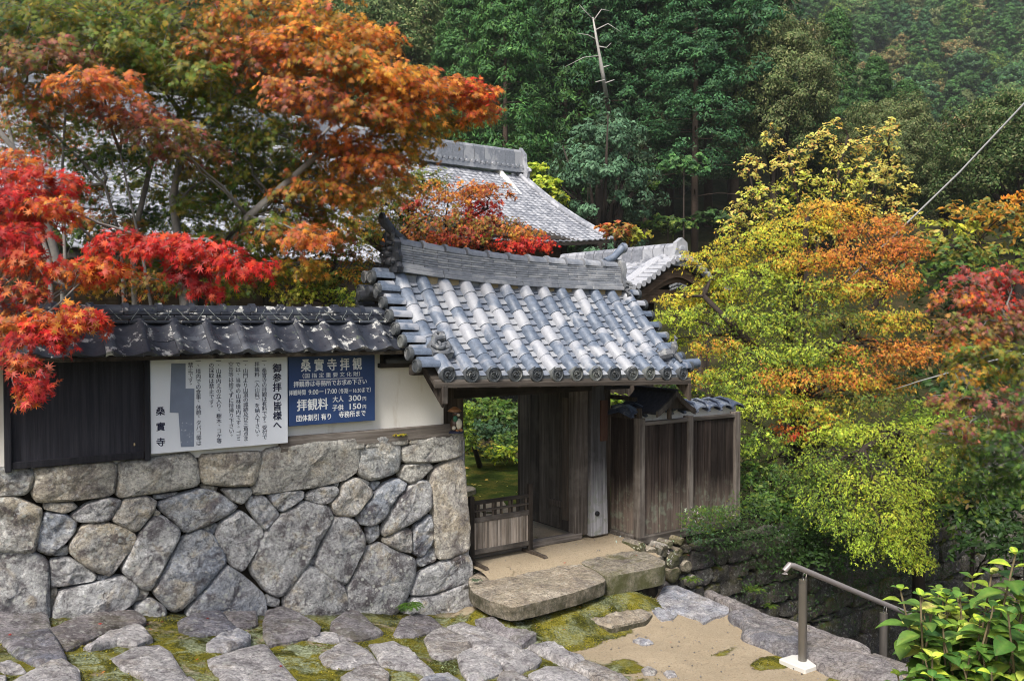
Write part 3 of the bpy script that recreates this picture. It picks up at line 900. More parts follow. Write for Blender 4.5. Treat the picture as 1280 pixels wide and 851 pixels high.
# ------------------------------------------------------------------ paving, stepping stones, kerb
def P1(x, y): return (x / 5.333, 740 + y / 5.333)
def P2(x, y): return (200 + x / 5.333, 740 + y / 5.333)
def P3(x, y): return (420 + x / 5.333, 740 + y / 5.333)
def P4(x, y): return (760 + x / 3.556, 700 + y / 3.556)
def P5(x, y): return (560 + x / 4.033, 640 + y / 4.033)
PV = [
 (P1, 'd', .05, [(-60, 120), (100, 98), (292, 108), (322, 228), (200, 262), (60, 292), (-60, 300)]),
 (P1, 'd', .06, [(20, 300), (130, 275), (322, 240), (372, 300), (430, 420), (422, 452), (250, 465), (130, 402), (75, 360)]),
 (P1, 'p', .04, [(-40, 490), (20, 475), (110, 475), (172, 527), (60, 530)]),
 (P1, 'p', .06, [(60, 592), (200, 512), (350, 450), (430, 447), (512, 500), (527, 592), (510, 680), (60, 690)]),
 (P1, 'p', .04, [(-60, 545), (40, 555), (30, 680), (-60, 690)]),
 (P1, 'd', .05, [(342, 225), (560, 140), (700, 130), (870, 98), (952, 180), (940, 205), (740, 235), (600, 290), (470, 350), (400, 322)]),
 (P1, 'p', .07, [(578, 332), (700, 270), (900, 210), (950, 225), (1003, 290), (900, 327), (780, 310), (620, 347)]),
 (P1, 'p', .05, [(755, 427), (900, 360), (1062, 350), (1132, 400), (1180, 480), (1237, 562), (1150, 612), (1000, 640), (940, 530), (830, 490)]),
 (P2, 'd', .05, [(130, 180), (230, 140), (400, 130), (502, 235), (420, 250), (220, 272), (140, 237)]),
 (P2, 'd', .05, [(425, 130), (640, 135), (642, 200), (590, 217), (500, 215), (470, 190)]),
 (P2, 'p', .06, [(320, 322), (400, 270), (520, 235), (592, 270), (592, 312), (450, 372), (320, 367)]),
 (P2, 'p', .05, [(340, 432), (560, 370), (700, 350), (760, 430), (850, 530), (902, 592), (930, 690), (430, 690), (420, 540), (352, 482)]),
 (P2, 'p', .04, [(90, 620), (200, 560), (250, 600), (250, 690), (90, 690)]),
 (P2, 'd', .07, [(698, 180), (720, 110), (830, 90), (950, 150), (1052, 212), (1040, 262), (900, 290), (740, 307), (700, 262)]),
 (P2, 'p', .03, [(945, 297), (1100, 260), (1192, 282), (1192, 322), (1060, 322)]),
 (P3, 'd', .06, [(-20, 180), (80, 120), (150, 125), (230, 200), (302, 255), (180, 287), (30, 292), (-32, 250)]),
 (P3, 'p', .06, [(-97, 402), (50, 320), (130, 340), (220, 390), (272, 462), (150, 472), (30, 478), (-60, 460)]),
 (P3, 'p', .05, [(45, 545), (170, 485), (262, 472), (342, 532), (342, 610), (260, 690), (100, 690), (60, 600)]),
 (P3, 'p', .06, [(235, 340), (380, 325), (482, 370), (560, 450), (652, 525), (600, 547), (530, 505), (400, 482), (300, 462), (285, 400)]),
 (P3, 'd', .06, [(388, 262), (440, 170), (540, 138), (640, 170), (702, 228), (560, 262), (430, 277)]),
 (P3, 'p', .06, [(598, 292), (640, 250), (720, 230), (780, 262), (892, 312), (890, 350), (815, 400), (700, 417), (638, 392)]),
 (P3, 'p', .09, [(758, 210), (850, 190), (1000, 218), (1120, 270), (1224, 360), (1190, 402), (1070, 437), (1020, 405), (930, 362), (900, 310), (800, 252)]),
 (P3, 'p', .06, [(818, 412), (900, 365), (1000, 420), (1082, 460), (1102, 512), (960, 562), (880, 552), (836, 490)]),
 (P3, 'p', .05, [(540, 592), (600, 550), (740, 530), (832, 592), (850, 690), (530, 690)]),
 (P5, 'k', .05, [(150, 552), (220, 523), (300, 570), (432, 630), (362, 672), (270, 625)]),
 (P5, 'p', .06, [(265, 747), (400, 685), (467, 730), (440, 762), (350, 792), (300, 777)]),
 (P5, 'p', .09, [(413, 667), (520, 640), (600, 690), (682, 720), (690, 740), (640, 762), (540, 722), (470, 692)]),
 (P5, 'p', .09, [(632, 768), (700, 737), (820, 790), (905, 835), (940, 880), (860, 890), (760, 835)]),
 (P5, 'p', .06, [(418, 802), (500, 770), (600, 780), (702, 832), (740, 890), (440, 890)]),
 (P5, 'p', .05, [(243, 851), (270, 800), (330, 795), (432, 851), (432, 890), (250, 890)]),
 (P5, 's', .045, [(713, 532), (830, 500), (970, 497), (1017, 515), (990, 552), (830, 590), (760, 562)]),
 (P5, 'p', .03, [(1013, 480), (1060, 472), (1152, 510), (1130, 532), (1080, 537)]),
 (P5, 'p', .02, [(935, 640), (980, 630), (1032, 655), (980, 667)]),
 (P5, 'p', .02, [(978, 790), (1010, 775), (1052, 795), (1042, 812), (990, 817)]),
 (P5, 'p', .02, [(1088, 805), (1140, 800), (1152, 820), (1110, 832)]),
 (P4, 'p', .05, [(208, 182), (258, 115), (310, 110), (400, 150), (522, 200), (522, 225), (460, 240), (420, 264), (400, 247), (300, 217)]),
]
paving = wthing('paving', 0, -2.0, gz(0), 'irregular paving stones set in moss before the wall', kind='structure')
_org = ORG[paving.name]
rgs = [1.0, 1.0, .97, .90, .78, .6, .4, .2]
for k, (fn, kd, hh, poly) in enumerate(PV):
    pl, zs = [], []
    for p in poly:
        s, d, z = on_ground(*fn(*p), dz=hh * 0.8)
        pl.append((s, d)); zs.append(z - hh * 0.8)
    sc_ = sum(p[0] for p in pl) / len(pl)
    V, F = rock_patch(pl, hh * 0.9, 0.12, 200 + k, N=44, facet=0.08, amp=0.013, rings=rgs, grow=1.10, soft=0, lip=hh * .35)
    mb = MB(_org)
    dc_ = sum(p[1] for p in pl) / len(pl)
    z0 = gz(sc_, dc_)
    sl = (gz(sc_ + .15, dc_) - gz(sc_ - .15, dc_)) / .3 * 0.8
    sd_ = max(-.12, min(.12, (gz(sc_, dc_ + .12) - gz(sc_, dc_ - .12)) / .24))
    mb.add([(p[0], p[1], z0 + sl * (p[0] - sc_) + sd_ * (p[1] - dc_) + p[2] + .005) for p in V], F)
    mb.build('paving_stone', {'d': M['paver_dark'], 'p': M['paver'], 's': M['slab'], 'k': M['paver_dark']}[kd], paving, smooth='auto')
# paving that runs on out of the frame, to the left and towards the viewer
_r = random.Random(9)
for j in range(7):
    for i in range(10):
        s = -6.2 + i * .62 + _r.uniform(-.1, .1) + j * .12
        d = -3.2 - j * .5 + _r.uniform(-.08, .08)
        px_ = [(s + cos(a) * .27 * _r.uniform(.8, 1.1), d + sin(a) * .21 * _r.uniform(.8, 1.1)) for a in [t_ * pi / 3.5 for t_ in range(7)]]
        X, Y, Z = W(s, d, gz(s))
        if Y > 0.5 and (CAMH - Z) / max(Y, .1) < 0.46: continue
        V, F = rock_patch(px_, .045, .1, 400 + i + j * 12, N=20, facet=.12, amp=.006, rings=[1, 1, .93, .7, .35])
        mb = MB(_org); mb.add([(p[0], p[1], gz(p[0]) + p[2]) for p in V], F)
        mb.build('paving_stone', M['paver'], paving, smooth='auto')

kerb = wthing('kerb', 4.9, -2.5, -3.1, 'long flat kerb stones along the edge of the terrace', kind='structure')
_org = ORG[kerb.name]
KV = [(.10, [(528, 215), (600, 203), (680, 222), (760, 250), (860, 300), (862, 405), (790, 400), (720, 372), (588, 322), (600, 272), (540, 242)]),
      (.10, [(866, 303), (900, 310), (1010, 350), (1130, 388), (1292, 462), (1330, 520), (1300, 560), (1240, 545), (1150, 532), (960, 472), (868, 408)]),
      (.05, [(415, 120), (560, 172), (700, 230), (640, 228), (560, 205), (500, 178)]),
      (.05, [(720, 238), (850, 270), (1000, 322), (1060, 352), (1180, 385), (1150, 392), (900, 312)])]
for k, (hh, poly) in enumerate(KV):
    pl = []
    for p in poly:
        s, d, z = on_ground(*P4(*p), dz=hh * .8); pl.append((s, d))
    V, F = rock_patch(pl, hh * .95, .35, 500 + k, N=48, facet=.10, amp=.010, rings=rgs)
    mb = MB(_org); mb.add([(p[0], p[1], -3.1 + p[2]) for p in V], F)
    mb.build('kerb_stone', M['granite'], kerb, smooth='auto')

# ------------------------------------------------------------------ landing before the gate
landing = wthing('gate_landing', 3.8, -0.3, -2.9, 'worn stone landing slabs and packed earth before the gate', kind='structure')
_org = ORG[landing.name]
def on_z(px, py, z):
    r = ray(px, py); t = z / r[2]
    x, y = r[0] * t, r[1] * t
    return (UX * (x - OX) + UY * (y - OY), -UY * x + UX * y - C0)
for k, (mt, z, th, poly) in enumerate([
    ('slab', -2.72, .13, [(118, 392), (100, 330), (150, 290), (300, 250), (480, 225), (640, 240), (740, 288), (797, 328), (790, 345), (640, 397), (450, 447), (325, 474), (200, 436)]),
    ('slab_moss', -2.71, .20, [(742, 285), (640, 238), (650, 190), (760, 140), (900, 150), (1010, 200), (1100, 243), (1085, 266), (960, 292), (830, 316), (790, 318)])]):
    pl = [on_z(*P5(*p), z) for p in poly]
    V, F = rock_patch(pl, .03, th, 600 + k, N=56, facet=.03, amp=.008, rings=[1.0, 1.004, 1.0, .985, .95, .85, .7, .5, .25])
    V = [(p[0], p[1], p[2] if p[2] < -.1 else p[2]) for p in V]
    mb = MB(_org); mb.add([(p[0], p[1], z - .02 + p[2]) for p in V], F)
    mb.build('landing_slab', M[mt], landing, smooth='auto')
    cx_, cy_ = sum(p[0] for p in pl) / len(pl), sum(p[1] for p in pl) / len(pl)
    mb = MB(_org); mb.prism([(cx_ + (p[0] - cx_) * .90, cy_ + (p[1] - cy_) * .84 + .03) for p in pl], 'z', -3.2, z - .08)
    mb.build('earth_bed', M['soil'], landing)
vs, cs = [], []
gs = np.linspace(2.86, 5.15, 50); gd = np.linspace(-.45, 2.9, 50)
for d in gd:
    for s in gs:
        z = -2.66 + .012 * mn.noise((s * 3, d * 3, 2))
        # falls away under the slabs
        z -= max(0, min(1, (-0.15 - d) / .3)) * .12
        vs.append(W(s, d, z)); cs.append((0.12, 0, 0))
_i = np.arange(2500).reshape(50, 50)
_F = np.stack([_i[:-1, :-1], _i[:-1, 1:], _i[1:, 1:], _i[1:, :-1]], -1).reshape(-1, 4)
o = link('packed_earth', fast_mesh('packed_earth', np.array(vs), _F, np.array(cs), smooth=True), M['terrace'])
bpy.context.view_layer.update()
o.parent = landing; o.matrix_parent_inverse = landing.matrix_world.inverted()

# ------------------------------------------------------------------ garden inside the walls
vs, cs = [], []
gs = np.linspace(-16, 7.2, 120); gd = np.linspace(0.5, 34, 130)
for d in gd:
    for s in gs:
        z = -2.68 + .05 * mn.noise((s * .8, d * .8, 5)) + .03 * abs(mn.noise((s * 4, d * 4, 6)))
        if d > 3.0: z += 0.035 * min(d - 3.0, 9)
        X = W(s, d, 0)[0]
        path = max(0, 1 - abs(s - 3.9 - .1 * d) / .9) * max(0, min(1, (4.2 - d) / .8))
        vs.append(W(s, d, z)); cs.append((1 - path if d > 1.2 else .1, .1, 0))
_i = np.arange(120 * 130).reshape(130, 120)
_F = np.stack([_i[:-1, :-1], _i[:-1, 1:], _i[1:, 1:], _i[1:, :-1]], -1).reshape(-1, 4)
def moss_mat():
    m, nt, b, out = new_mat('garden_moss')
    q = NT(nt); v = q.coord()
    c = q.ramp(q.noise(v, 2.2, 7, 0.7), [(0.32, (0.018, 0.035, 0.008)), (0.5, (0.05, 0.07, 0.012)), (0.66, (0.15, 0.125, 0.025))])
    c = q.mix(q.ramp(q.noise(v, 30, 4), [(0.35, .6), (0.5, 0)]), c, (0.02, 0.028, 0.006))
    q.l(c, b.inputs['Base Color']); rough(b, 1, .05)
    q.bump(q.noise(v, 22, 6), b, 1.0, .03)
    return m
M['moss'] = moss_mat()
o = link('garden_ground', fast_mesh('garden_ground', np.array(vs), _F, smooth=True), M['moss'])
tag(o, 'mossy garden ground inside the temple wall', kind='structure')

# ------------------------------------------------------------------ retaining walls of the terrace and gully
def random_masonry(root, s0, s1, z0, z1, dface, sizes, mat, seed, face=-1, axis='s', N=20, skip=None, far=False):
    """rough coursed rubble; axis 's': face plane d=dface, else plane s=dface running along d"""
    r = random.Random(seed); org = ORG[root.name]
    z = z0; row = 0
    while z < z1 - .05:
        h = r.uniform(*sizes[1])
        if z + h > z1: h = z1 - z
        a = s0 - r.uniform(0, .25)
        while a < s1:
            w_ = r.uniform(*sizes[0])
            j = lambda: r.uniform(-.09, .09)
            pl = [(a + j() * .5, z + .012 + j() * .4), (a + w_ * .5, z + .008 + j() * .5), (a + w_ - .012 + j() * .5, z + .012 + j() * .4),
                  (a + w_ - .01 + j() * .3, z + h * .5), (a + w_ - .012 + j() * .5, z + h - .012 + j() * .4), (a + w_ * .5, z + h + j() * .4), (a + j() * .5, z + h - .012 + j() * .4)]
            if not (skip and skip(a + w_ / 2, z + h / 2)):
                V, F = rock_patch(pl, r.uniform(.05, .11), .12, seed * 50 + row * 40 + int(a * 10), N=N, facet=.6, amp=.014, rings=[1, 1, .94, .78, .5, .22])
                mb = MB(org)
                if axis == 's': mb.add([(p[0], dface + face * p[2], p[1]) for p in V], F)
                else: mb.add([(dface - face * p[2], p[0], p[1]) for p in V], F)
                mb.build('stone', mat, root, smooth='auto')
            a += w_
        z += h; row += 1

gw = wthing('gully_retaining_wall', 6.4, -.15, -5.4, 'shaded mossy rubble retaining wall below the plank fence', 'retaining wall')
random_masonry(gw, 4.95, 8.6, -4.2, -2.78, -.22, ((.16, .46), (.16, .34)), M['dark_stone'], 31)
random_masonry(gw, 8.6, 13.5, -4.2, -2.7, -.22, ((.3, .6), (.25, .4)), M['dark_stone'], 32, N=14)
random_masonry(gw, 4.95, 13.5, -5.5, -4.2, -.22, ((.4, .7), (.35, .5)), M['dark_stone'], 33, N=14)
mb = MB(ORG[gw.name]); mb.box(4.8, 14, -.16, 1.2, -5.6, -2.74); mb.build('earth_core', M['soil'], gw)
gw2 = wthing('terrace_edge_wall', 4.98, -2.5, -5.4, 'rubble wall under the kerb stones at the edge of the path', 'retaining wall')
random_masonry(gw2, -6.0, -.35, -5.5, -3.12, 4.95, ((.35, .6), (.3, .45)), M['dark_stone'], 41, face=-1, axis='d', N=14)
mb = MB(ORG[gw2.name]); mb.box(4.4, 4.93, -6.2, -.3, -5.6, -3.22); mb.build('earth_core', M['soil'], gw2)
# jumble of stones at the corner where fence, landing and gully meet
gw3 = wthing('corner_rubble', 5.1, -.45, -3.1, 'pile of pale fist-sized stones at the foot of the front fence post', 'rubble stones')
_r = random.Random(77)
for (px, py, rr) in [(800, 683, .07), (812, 690, .09), (826, 688, .10), (838, 700, .12), (822, 700, .08), (838, 716, .12), (846, 690, .07), (856, 708, .1), (862, 726, .10), (835, 680, .06), (850, 676, .06)]:
    s, z = wp(px, py, -.30)
    pl = [(s + cos(a) * rr * _r.uniform(.8, 1.15), z + sin(a) * rr * _r.uniform(.75, 1.1)) for a in [t_ * pi / 3.5 for t_ in range(7)]]
    V, F = rock_patch(pl, rr * .7, .25, 700 + px + py, N=22, facet=.6, amp=.010, rings=[1, 1, .93, .75, .45, .2])
    mb = MB(ORG[gw3.name]); mb.add([(p[0], -.30 - p[2], p[1]) for p in V], F)
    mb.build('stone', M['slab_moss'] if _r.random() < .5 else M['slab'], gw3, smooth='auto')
# stone steps going down to the right past the handrail
st = wthing('stone_steps', 5.6, -3.2, -4.6, 'stone steps going down beside the handrail', kind='structure')
for k in range(6):
    mb = MB(ORG[st.name])
    mb.box(5.15 + k * .36, 5.56 + k * .36, -4.6, -2.95, -5.5, -3.22 - k * .16)
    mb.build('step', M['granite'], st, bevel=.015)
# far side of the gully: dark masonry terrace half hidden by leaves
fx = empty('far_gully_wall', (7.6, 15.2, CAMH - 5.4), 'dark moss-stained masonry wall across the gully below the maples', 'retaining wall', rz=radians(-8))
ORG[fx.name] = (0, 0, 0)
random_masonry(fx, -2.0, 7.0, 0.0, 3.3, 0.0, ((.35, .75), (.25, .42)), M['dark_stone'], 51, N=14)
mb = MB(); mb.box(-2.3, 7.5, .05, 3, -.3, 3.25); mb.build('earth_core', M['soil'], fx)
# ================================================================== PLASTER WALL WITH TILED ROOF
wall = wthing('plaster_wall', -0.5, 0.12, -1.2, 'cream plaster wall with a dark tiled roof, standing on the stone base', 'wall')
_org = ORG[wall.name]
mb = MB(_org)
mb.box(-5.2, 2.10, 0.06, 0.34, -1.21, 0.02)
# right end under the gate roof, with a recess for the small opening
mb.box(2.10, 2.50, 0.06, 0.34, -1.21, -0.30)
mb.build('plaster_panel', M['plaster'], wall)
mb = MB(_org); mb.box(2.50, 2.77, 0.30, 0.34, -1.21, -0.30); mb.build('end_board', M['wood_dark'], wall)
mb = MB(_org); mb.box(0.72, 2.62, -0.005, 0.06, -1.225, -1.085); mb.build('sill_beam', M['wood_greyh'], wall, bevel=.006)
mb = MB(_org); mb.box(-5.2, 1.95, -0.04, 0.055, -0.33, -0.27); mb.build('wall_plate', M['wood_greyh'], wall, bevel=.005)
# small opening painted as black shade, with a log end in it, right of the blue sign
mb = MB(_org)
mb.box(1.78, 2.22, 0.045, 0.058, -0.43, -0.26)
mb.build('opening_shade', M['black'], wall)
mb = MB(_org)
mb.box(1.765, 1.79, 0.02, 0.06, -0.46, -0.26); mb.box(1.74, 2.24, -0.02, 0.06, -0.475, -0.43)
mb.build('opening_frame', M['wood_darkh'], wall, bevel=.003)
mb = MB(_org); mb.tube([(1.80, 0.0, -.41), (2.0, 0.0, -.40), (2.2, 0.02, -.42)], [.03, .04, .03], 10); mb.build('log_end', M['oni'], wall, smooth=True)

# tile profile: pan with a roll on its left, as used on the wall
def pan_profile(w=.272, n=11):
    P = []
    for i in range(n):
        t = i / (n - 1)
        x = t * w
        if t < .3: z = .024 * sin(pi * t / .3) + .012 * (1 - t / .3)
        else: z = -.024 * sin(pi * (t - .3) / .7) + .012 * ((t - .3) / .7) ** 2
        P.append((x, z))
    return P
def pan_tile_mesh(w, L, th=.020, n=11, drop=0.0, wav=1.0):
    """local x across, y up the slope, z normal"""
    P = pan_profile(w, n)
    ring = [(x, z * wav) for x, z in P] + [(x, z * wav - th) for x, z in reversed(P)]
    m_ = MB()
    lip = [(x, z * wav) for x, z in P] + [(x, z * wav - th - drop) for x, z in reversed(P)]
    m_.sweep([[(x, 0, z) for x, z in lip], [(x, .012, z) for x, z in lip], [(x, .013, z) for x, z in ring], [(x, L, z - .0) for x, z in ring]])
    return m_.mesh('pan_tile', smooth='auto')
SLW = atan2(.29, .36)     # slope of the wall roof
eave_me = pan_tile_mesh(.286, .24, .02, 13, .025)
mid_me = pan_tile_mesh(.286, .26, .02, 13)
eave_me.materials.append(M['tile_old']); mid_me.materials.append(M['tile_old'])
mb = MB(_org)
mb.prism([(-.27, -.33), (-.27, -.30), (.07, -.03), (.20, -.03), (.52, -.30), (.52, -.33)], 'x', -5.2, 1.95)
deck = mb.build('roof_bed', M['soil'], wall)
def slope_rot(a): return (a, 0, 0)
r_ = random.Random(21)
s = 1.95 - .286
while s > -5.0:
    for row, (me, d0, z0) in enumerate(((eave_me, -.285, -.272), (mid_me, -.155, -.165))):
        o = link('pan_tile', me, None, wall)
        o.location = (s - _org[0] + r_.uniform(-.004, .004), d0 - _org[1] + r_.uniform(-.006, .006), z0 - _org[2] + r_.uniform(-.003, .004))
        o.rotation_euler = (SLW + r_.uniform(-.02, .02), r_.uniform(-.02, .02), r_.uniform(-.012, .012))
    s -= .2745
# ridge: two flat courses, a wide one, and round caps with collars
def bricks_row(name, s0, s1, L, d0, d1, z0, z1, mat, parent, off=0.0, jit=.004, bev=.006):
    me_cache = {}
    s = s0 - off
    while s < s1 - .02:
        a, b = max(s, s0), min(s + L, s1)
        key = round(b - a, 3)
        if key not in me_cache:
            m_ = MB(); m_.box(0, b - a - .006, 0, d1 - d0, 0, z1 - z0)
            me_ = m_.mesh(name)
            import bmesh
            bm = bmesh.new(); bm.from_mesh(me_)
            bmesh.ops.bevel(bm, geom=list(bm.edges), offset=bev, segments=1, affect='EDGES', profile=.5, clamp_overlap=True)
            bm.to_mesh(me_); bm.free(); me_.materials.append(mat); me_cache[key] = me_
        o = link(name, me_cache[key], None, parent)
        og = ORG[parent.name]
        o.location = (a - og[0], d0 - og[1] + r_.uniform(-jit, jit), z0 - og[2])
        s += L
bricks_row('flat_ridge_tile', -5.2, 1.92, .42, -.005, .26, -.030, -.002, M['tile_old'], wall)
bricks_row('flat_ridge_tile', -5.2, 1.90, .27, .035, .22, .002, .040, M['tile_old'], wall, .13)
bricks_row('flat_ridge_tile', -5.2, 1.88, .27, .045, .21, .042, .066, M['tile_old'], wall)
m_ = MB()
m_.tube([(0, 0, 0), (.25, 0, 0)], .062, 12, arc=(0, pi))
m_.tube([(.235, 0, .004), (.285, 0, .004)], .076, 12, arc=(0, pi))
cap_me = m_.mesh('ridge_cap', smooth='auto'); cap_me.materials.append(M['tile_old'])
k = 0
s = 1.60
while s > -5.1:
    o = link('ridge_cap_tile', cap_me, None, wall)
    o.location = (s - _org[0], .13 - _org[1], .068 - _org[2])
    o.rotation_euler = (0, r_.uniform(-.015, .015), r_.uniform(-.01, .01))
    if s > -1.7:
        w_ = MB(_org)
        for sg in (-1, 1):
            w_.tube([(s + .11, .13, .133), (s + .11 + .03 * sg, .055, .08), (s + .11 + .08 * sg, .03, .02), (s + .11 + .10 * sg, -.01, .0)], .0022, 4)
        w_.build('tie_wire', M['wire_thin'], wall)
    s -= .272
# rear slope (seen from above only)
m_ = MB(_org)
for i in range(26):
    s = 1.67 - i * .272
    m_.tube([(s + .05, .24, -.06), (s + .05, .53, -.28)], .05, 6)
m_.build('rear_slope_tiles', M['tile_old'], wall)['kind'] = 'stuff'
# left white end panel is part of the same plaster; dark notice board in front of it
nb = wthing('notice_board', -.97, -.03, -1.2, 'empty black framed notice board on the left of the plaster wall', 'notice board')
o_ = ORG[nb.name]
mb = MB(o_); mb.box(-1.47, -.46, -.005, .03, -1.135, -.26); mb.build('back_panel', M['wood_black'], nb)
for a in (-1.50, -.475):
    mb = MB(o_); mb.box(a, a + .045, -.05, .02, -1.185, -.25); mb.build('post', M['wood_black'], nb, bevel=.004)
mb = MB(o_); mb.box(-1.452, -.477, -.04, .02, -1.165, -1.11); mb.build('bottom_rail', M['wood_black'], nb, bevel=.004)
mb = MB(o_); mb.box(-1.452, -.477, -.04, .02, -.30, -.25); mb.build('top_rail', M['wood_black'], nb, bevel=.004)
mb = MB(o_); mb.tube([(-.555, -.008, -1.045), (-.545, -.008, -1.045)], .012, 8); mb.build('sticker', M['mortar'], nb)

# ------------------------------------------------------------------ signs
def text_geo(body, size, align='LEFT', offset=0.0, space=1.0, line=1.0):
    cu = bpy.data.curves.new('txt', 'FONT')
    cu.body = body
    cu.size = size
    cu.align_x = align
    cu.space_character = space
    cu.space_line = line
    cu.resolution_u = 3
    ob = bpy.data.objects.new('txt', cu)
    COL.objects.link(ob)
    dg = bpy.context.evaluated_depsgraph_get()
    me = bpy.data.meshes.new_from_object(ob.evaluated_get(dg))
    vs = [tuple(v.co) for v in me.vertices]
    fs = [tuple(p.vertices) for p in me.polygons]
    bpy.data.objects.remove(ob); bpy.data.curves.remove(cu); bpy.data.meshes.remove(me)
    return vs, fs
def put_text(mb, body, s, z, size, d, align='LEFT', offset=0.0, sx=1.0, space=1.0):
    vs, fs = text_geo(body, size, align, offset, space)
    mb.add([(s + v[0] * sx, d, z + v[1]) for v in vs], fs)
_gc = {}
def put_chars(mb, chars, s, z0, z1, size, d, offset=0.0, sx=1.0):
    """vertical column from z0 (top) down to z1"""
    n = len(chars)
    for i, ch in enumerate(chars):
        if ch == ' ': continue
        key = (ch, size, offset)
        if key not in _gc: _gc[key] = text_geo(ch, size, 'CENTER', offset)
        vs, fs = _gc[key]
        z = z0 - (z0 - z1) * (i + .5) / n - size * .38
        dx = size * .32 if ch in '。、' else 0
        dz = size * .45 if ch in '。、' else 0
        for q_, (bx, bz) in enumerate([(0, 0), (1, 0), (0, 1), (-1, -.5)] if offset > .001 else [(-.5, 0), (.5, 0)]):
            mb.add([(s + dx + bx * offset * 1.2 + v[0] * sx, d - q_ * .0002, z + dz + bz * offset * 1.2 + v[1]) for v in vs], fs)

ws = wthing('white_sign', .18, -.03, -1.2, 'white visitor notice board with vertical dark lettering and a grey painted-out strip', 'sign')
o_ = ORG[ws.name]
mb = MB(o_); mb.box(-.424, .778, -.035, -.01, -1.135, -.319); mb.build('board', M['sign_white'], ws, bevel=.003)
mb = MB(o_)
DF = -.0365
def sx_(px): return -.424 + (px - 187) / 171 * 1.202 if False else wp(px, 500, -.035)[0]
def szt(px, py): return wp(px, py, -.035)[1]
def col(px, y0, y1, txt, size, off=0.0, sx=1.0):
    s, _ = wp(px, 500, -.035)
    put_chars(mb, txt, s, szt(px, y0), szt(px, y1), size, DF, off, sx)
z1_ = 0.052
col(346.5, 454, 537, '御参拝の皆様へ', .086, .0022)
SZ = .048
col(330.5, 448, 549, '一、桑實寺の拝観は有料です。受付で', SZ, .0008)
col(321.5, 452, 548, '拝観料︵入山料︶を納入下さい。', SZ, .0008)
col(307, 448, 551, '一、山門より山頂の城跡及び三角点ま', SZ, .0008)
col(297.8, 452, 551, 'では、当寺の山林境内です。ゴミ', SZ, .0008)
col(289, 452, 548, '空缶等は捨てずに持帰り下さい。', SZ, .0008)
col(273.5, 448, 554, '一、山林内えの立入り、樹木、コケ等', SZ, .0008)
col(264.5, 453, 512, 'の採取は禁止です。', SZ, .0008)
col(248, 448, 557, '一、境内での食事、休憩、タバコ等は', SZ, .0008)
col(238.5, 453, 484, '禁止です。', SZ, .0008)
col(200.5, 504, 562, '桑實寺', .078, .0016)
mb.build('lettering', M['ink_dark'], ws)['kind'] = 'stuff'
mb = MB(o_)
poly = [(214, 454), (232, 454), (232, 485.5), (243, 485.5), (242.5, 558), (226, 558.5), (223, 516), (212, 515.5)]
pp = [wp(*p, -.035) for p in poly]
mb.add([(p[0], DF, p[1]) for p in pp], [tuple(range(8))])
mb.build('painted_out_strip', M['mask_grey'], ws)
mb = MB(o_)
for _ in range(26):
    a, b = wp(random.uniform(225, 241), random.uniform(528, 556), -.035)
    w_ = random.uniform(.002, .008)
    mb.add([(a, DF - .001, b), (a + w_, DF - .001, b), (a + w_ * .6, DF - .001, b + random.uniform(.002, .012)), (a, DF - .001, b + .003)], [(0, 1, 2, 3)])
mb.build('chipped_paint', M['sign_white'], ws)['kind'] = 'stuff'

bs = wthing('blue_sign', 1.25, -.03, -1.1, 'dark blue admission sign with white lettering beside the white notice', 'sign')
o_ = ORG[bs.name]
mb = MB(o_); mb.box(.792, 1.668, -.03, .0, -.985, -.335); mb.build('board', M['sign_blue'], bs, bevel=.003)
for a in (.98, 1.56):
    mb = MB(o_); mb.tube([(a, -.02, -.34), (a, -.03, -.28)], .004, 5); mb.build('hanging_wire', M['black'], bs)
mb = MB(o_)
BD = -.0315
S3 = 115 / 1030.0
def bpos(zx, zy): return wp(355 + zx * S3, 440 + zy * S3, -.03)
def line(zx0, zx1, zy, body, zh, off=.001, font_k=1.0):
    """write body between zoomed columns zx0..zx1, baseline row zy at zx0, character height zh"""
    s0, z0 = bpos(zx0, zy); s1, _ = bpos(zx1, zy)
    size = (bpos(zx0, zy - zh)[1] - z0) / .80
    vs, fs = text_geo(body, size, 'LEFT', off)
    x0, x1 = min(v[0] for v in vs), max(v[0] for v in vs)
    k = (s1 - s0) / (x1 - x0)
    for q_, (bx, bz) in enumerate([(0, 0), (1, 0), (0, 1), (-1, -.5)]):
        mb.add([(s0 + (v[0] - x0) * k + bx * off, BD - q_ * .0002, z0 + v[1] + bz * off) for v in vs], fs)
line(190, 870, 208, '桑 實 寺 拝 観', 122, .0022)
line(208, 850, 288, '（国 指 定 重 要 文 化 財）', 46, .0006)
line(108, 925, 388, '拝観券は寺務所でお求め下さい', 56, .0014)
line(55, 240, 482, '拝観時間', 52, .001)
line(275, 590, 476, '9:00－17:00', 62, .0012)
line(612, 970, 460, '（冬期－16:30まで）', 50, .0008)
line(145, 490, 648, '拝観料', 112, .0024)
line(545, 665, 556, '大人', 58, .0014)
line(725, 862, 548, '300', 72, .0016)
line(880, 918, 540, '円', 42, .0008)
line(540, 665, 652, '子供', 58, .0014)
line(735, 862, 640, '150', 72, .0016)
line(880, 918, 632, '円', 42, .0008)
line(140, 525, 772, '団体割引 有り', 62, .0014)
line(615, 912, 728, '寺務所まで', 60, .0014)
a, b = bpos(168, 318), bpos(880, 290)
mb.add([(a[0], BD, a[1]), (b[0], BD, a[1]), (b[0], BD, a[1] + .006), (a[0], BD, a[1] + .006)], [(0, 1, 2, 3)])
mb.build('lettering', M['ink_white'], bs)['kind'] = 'stuff'

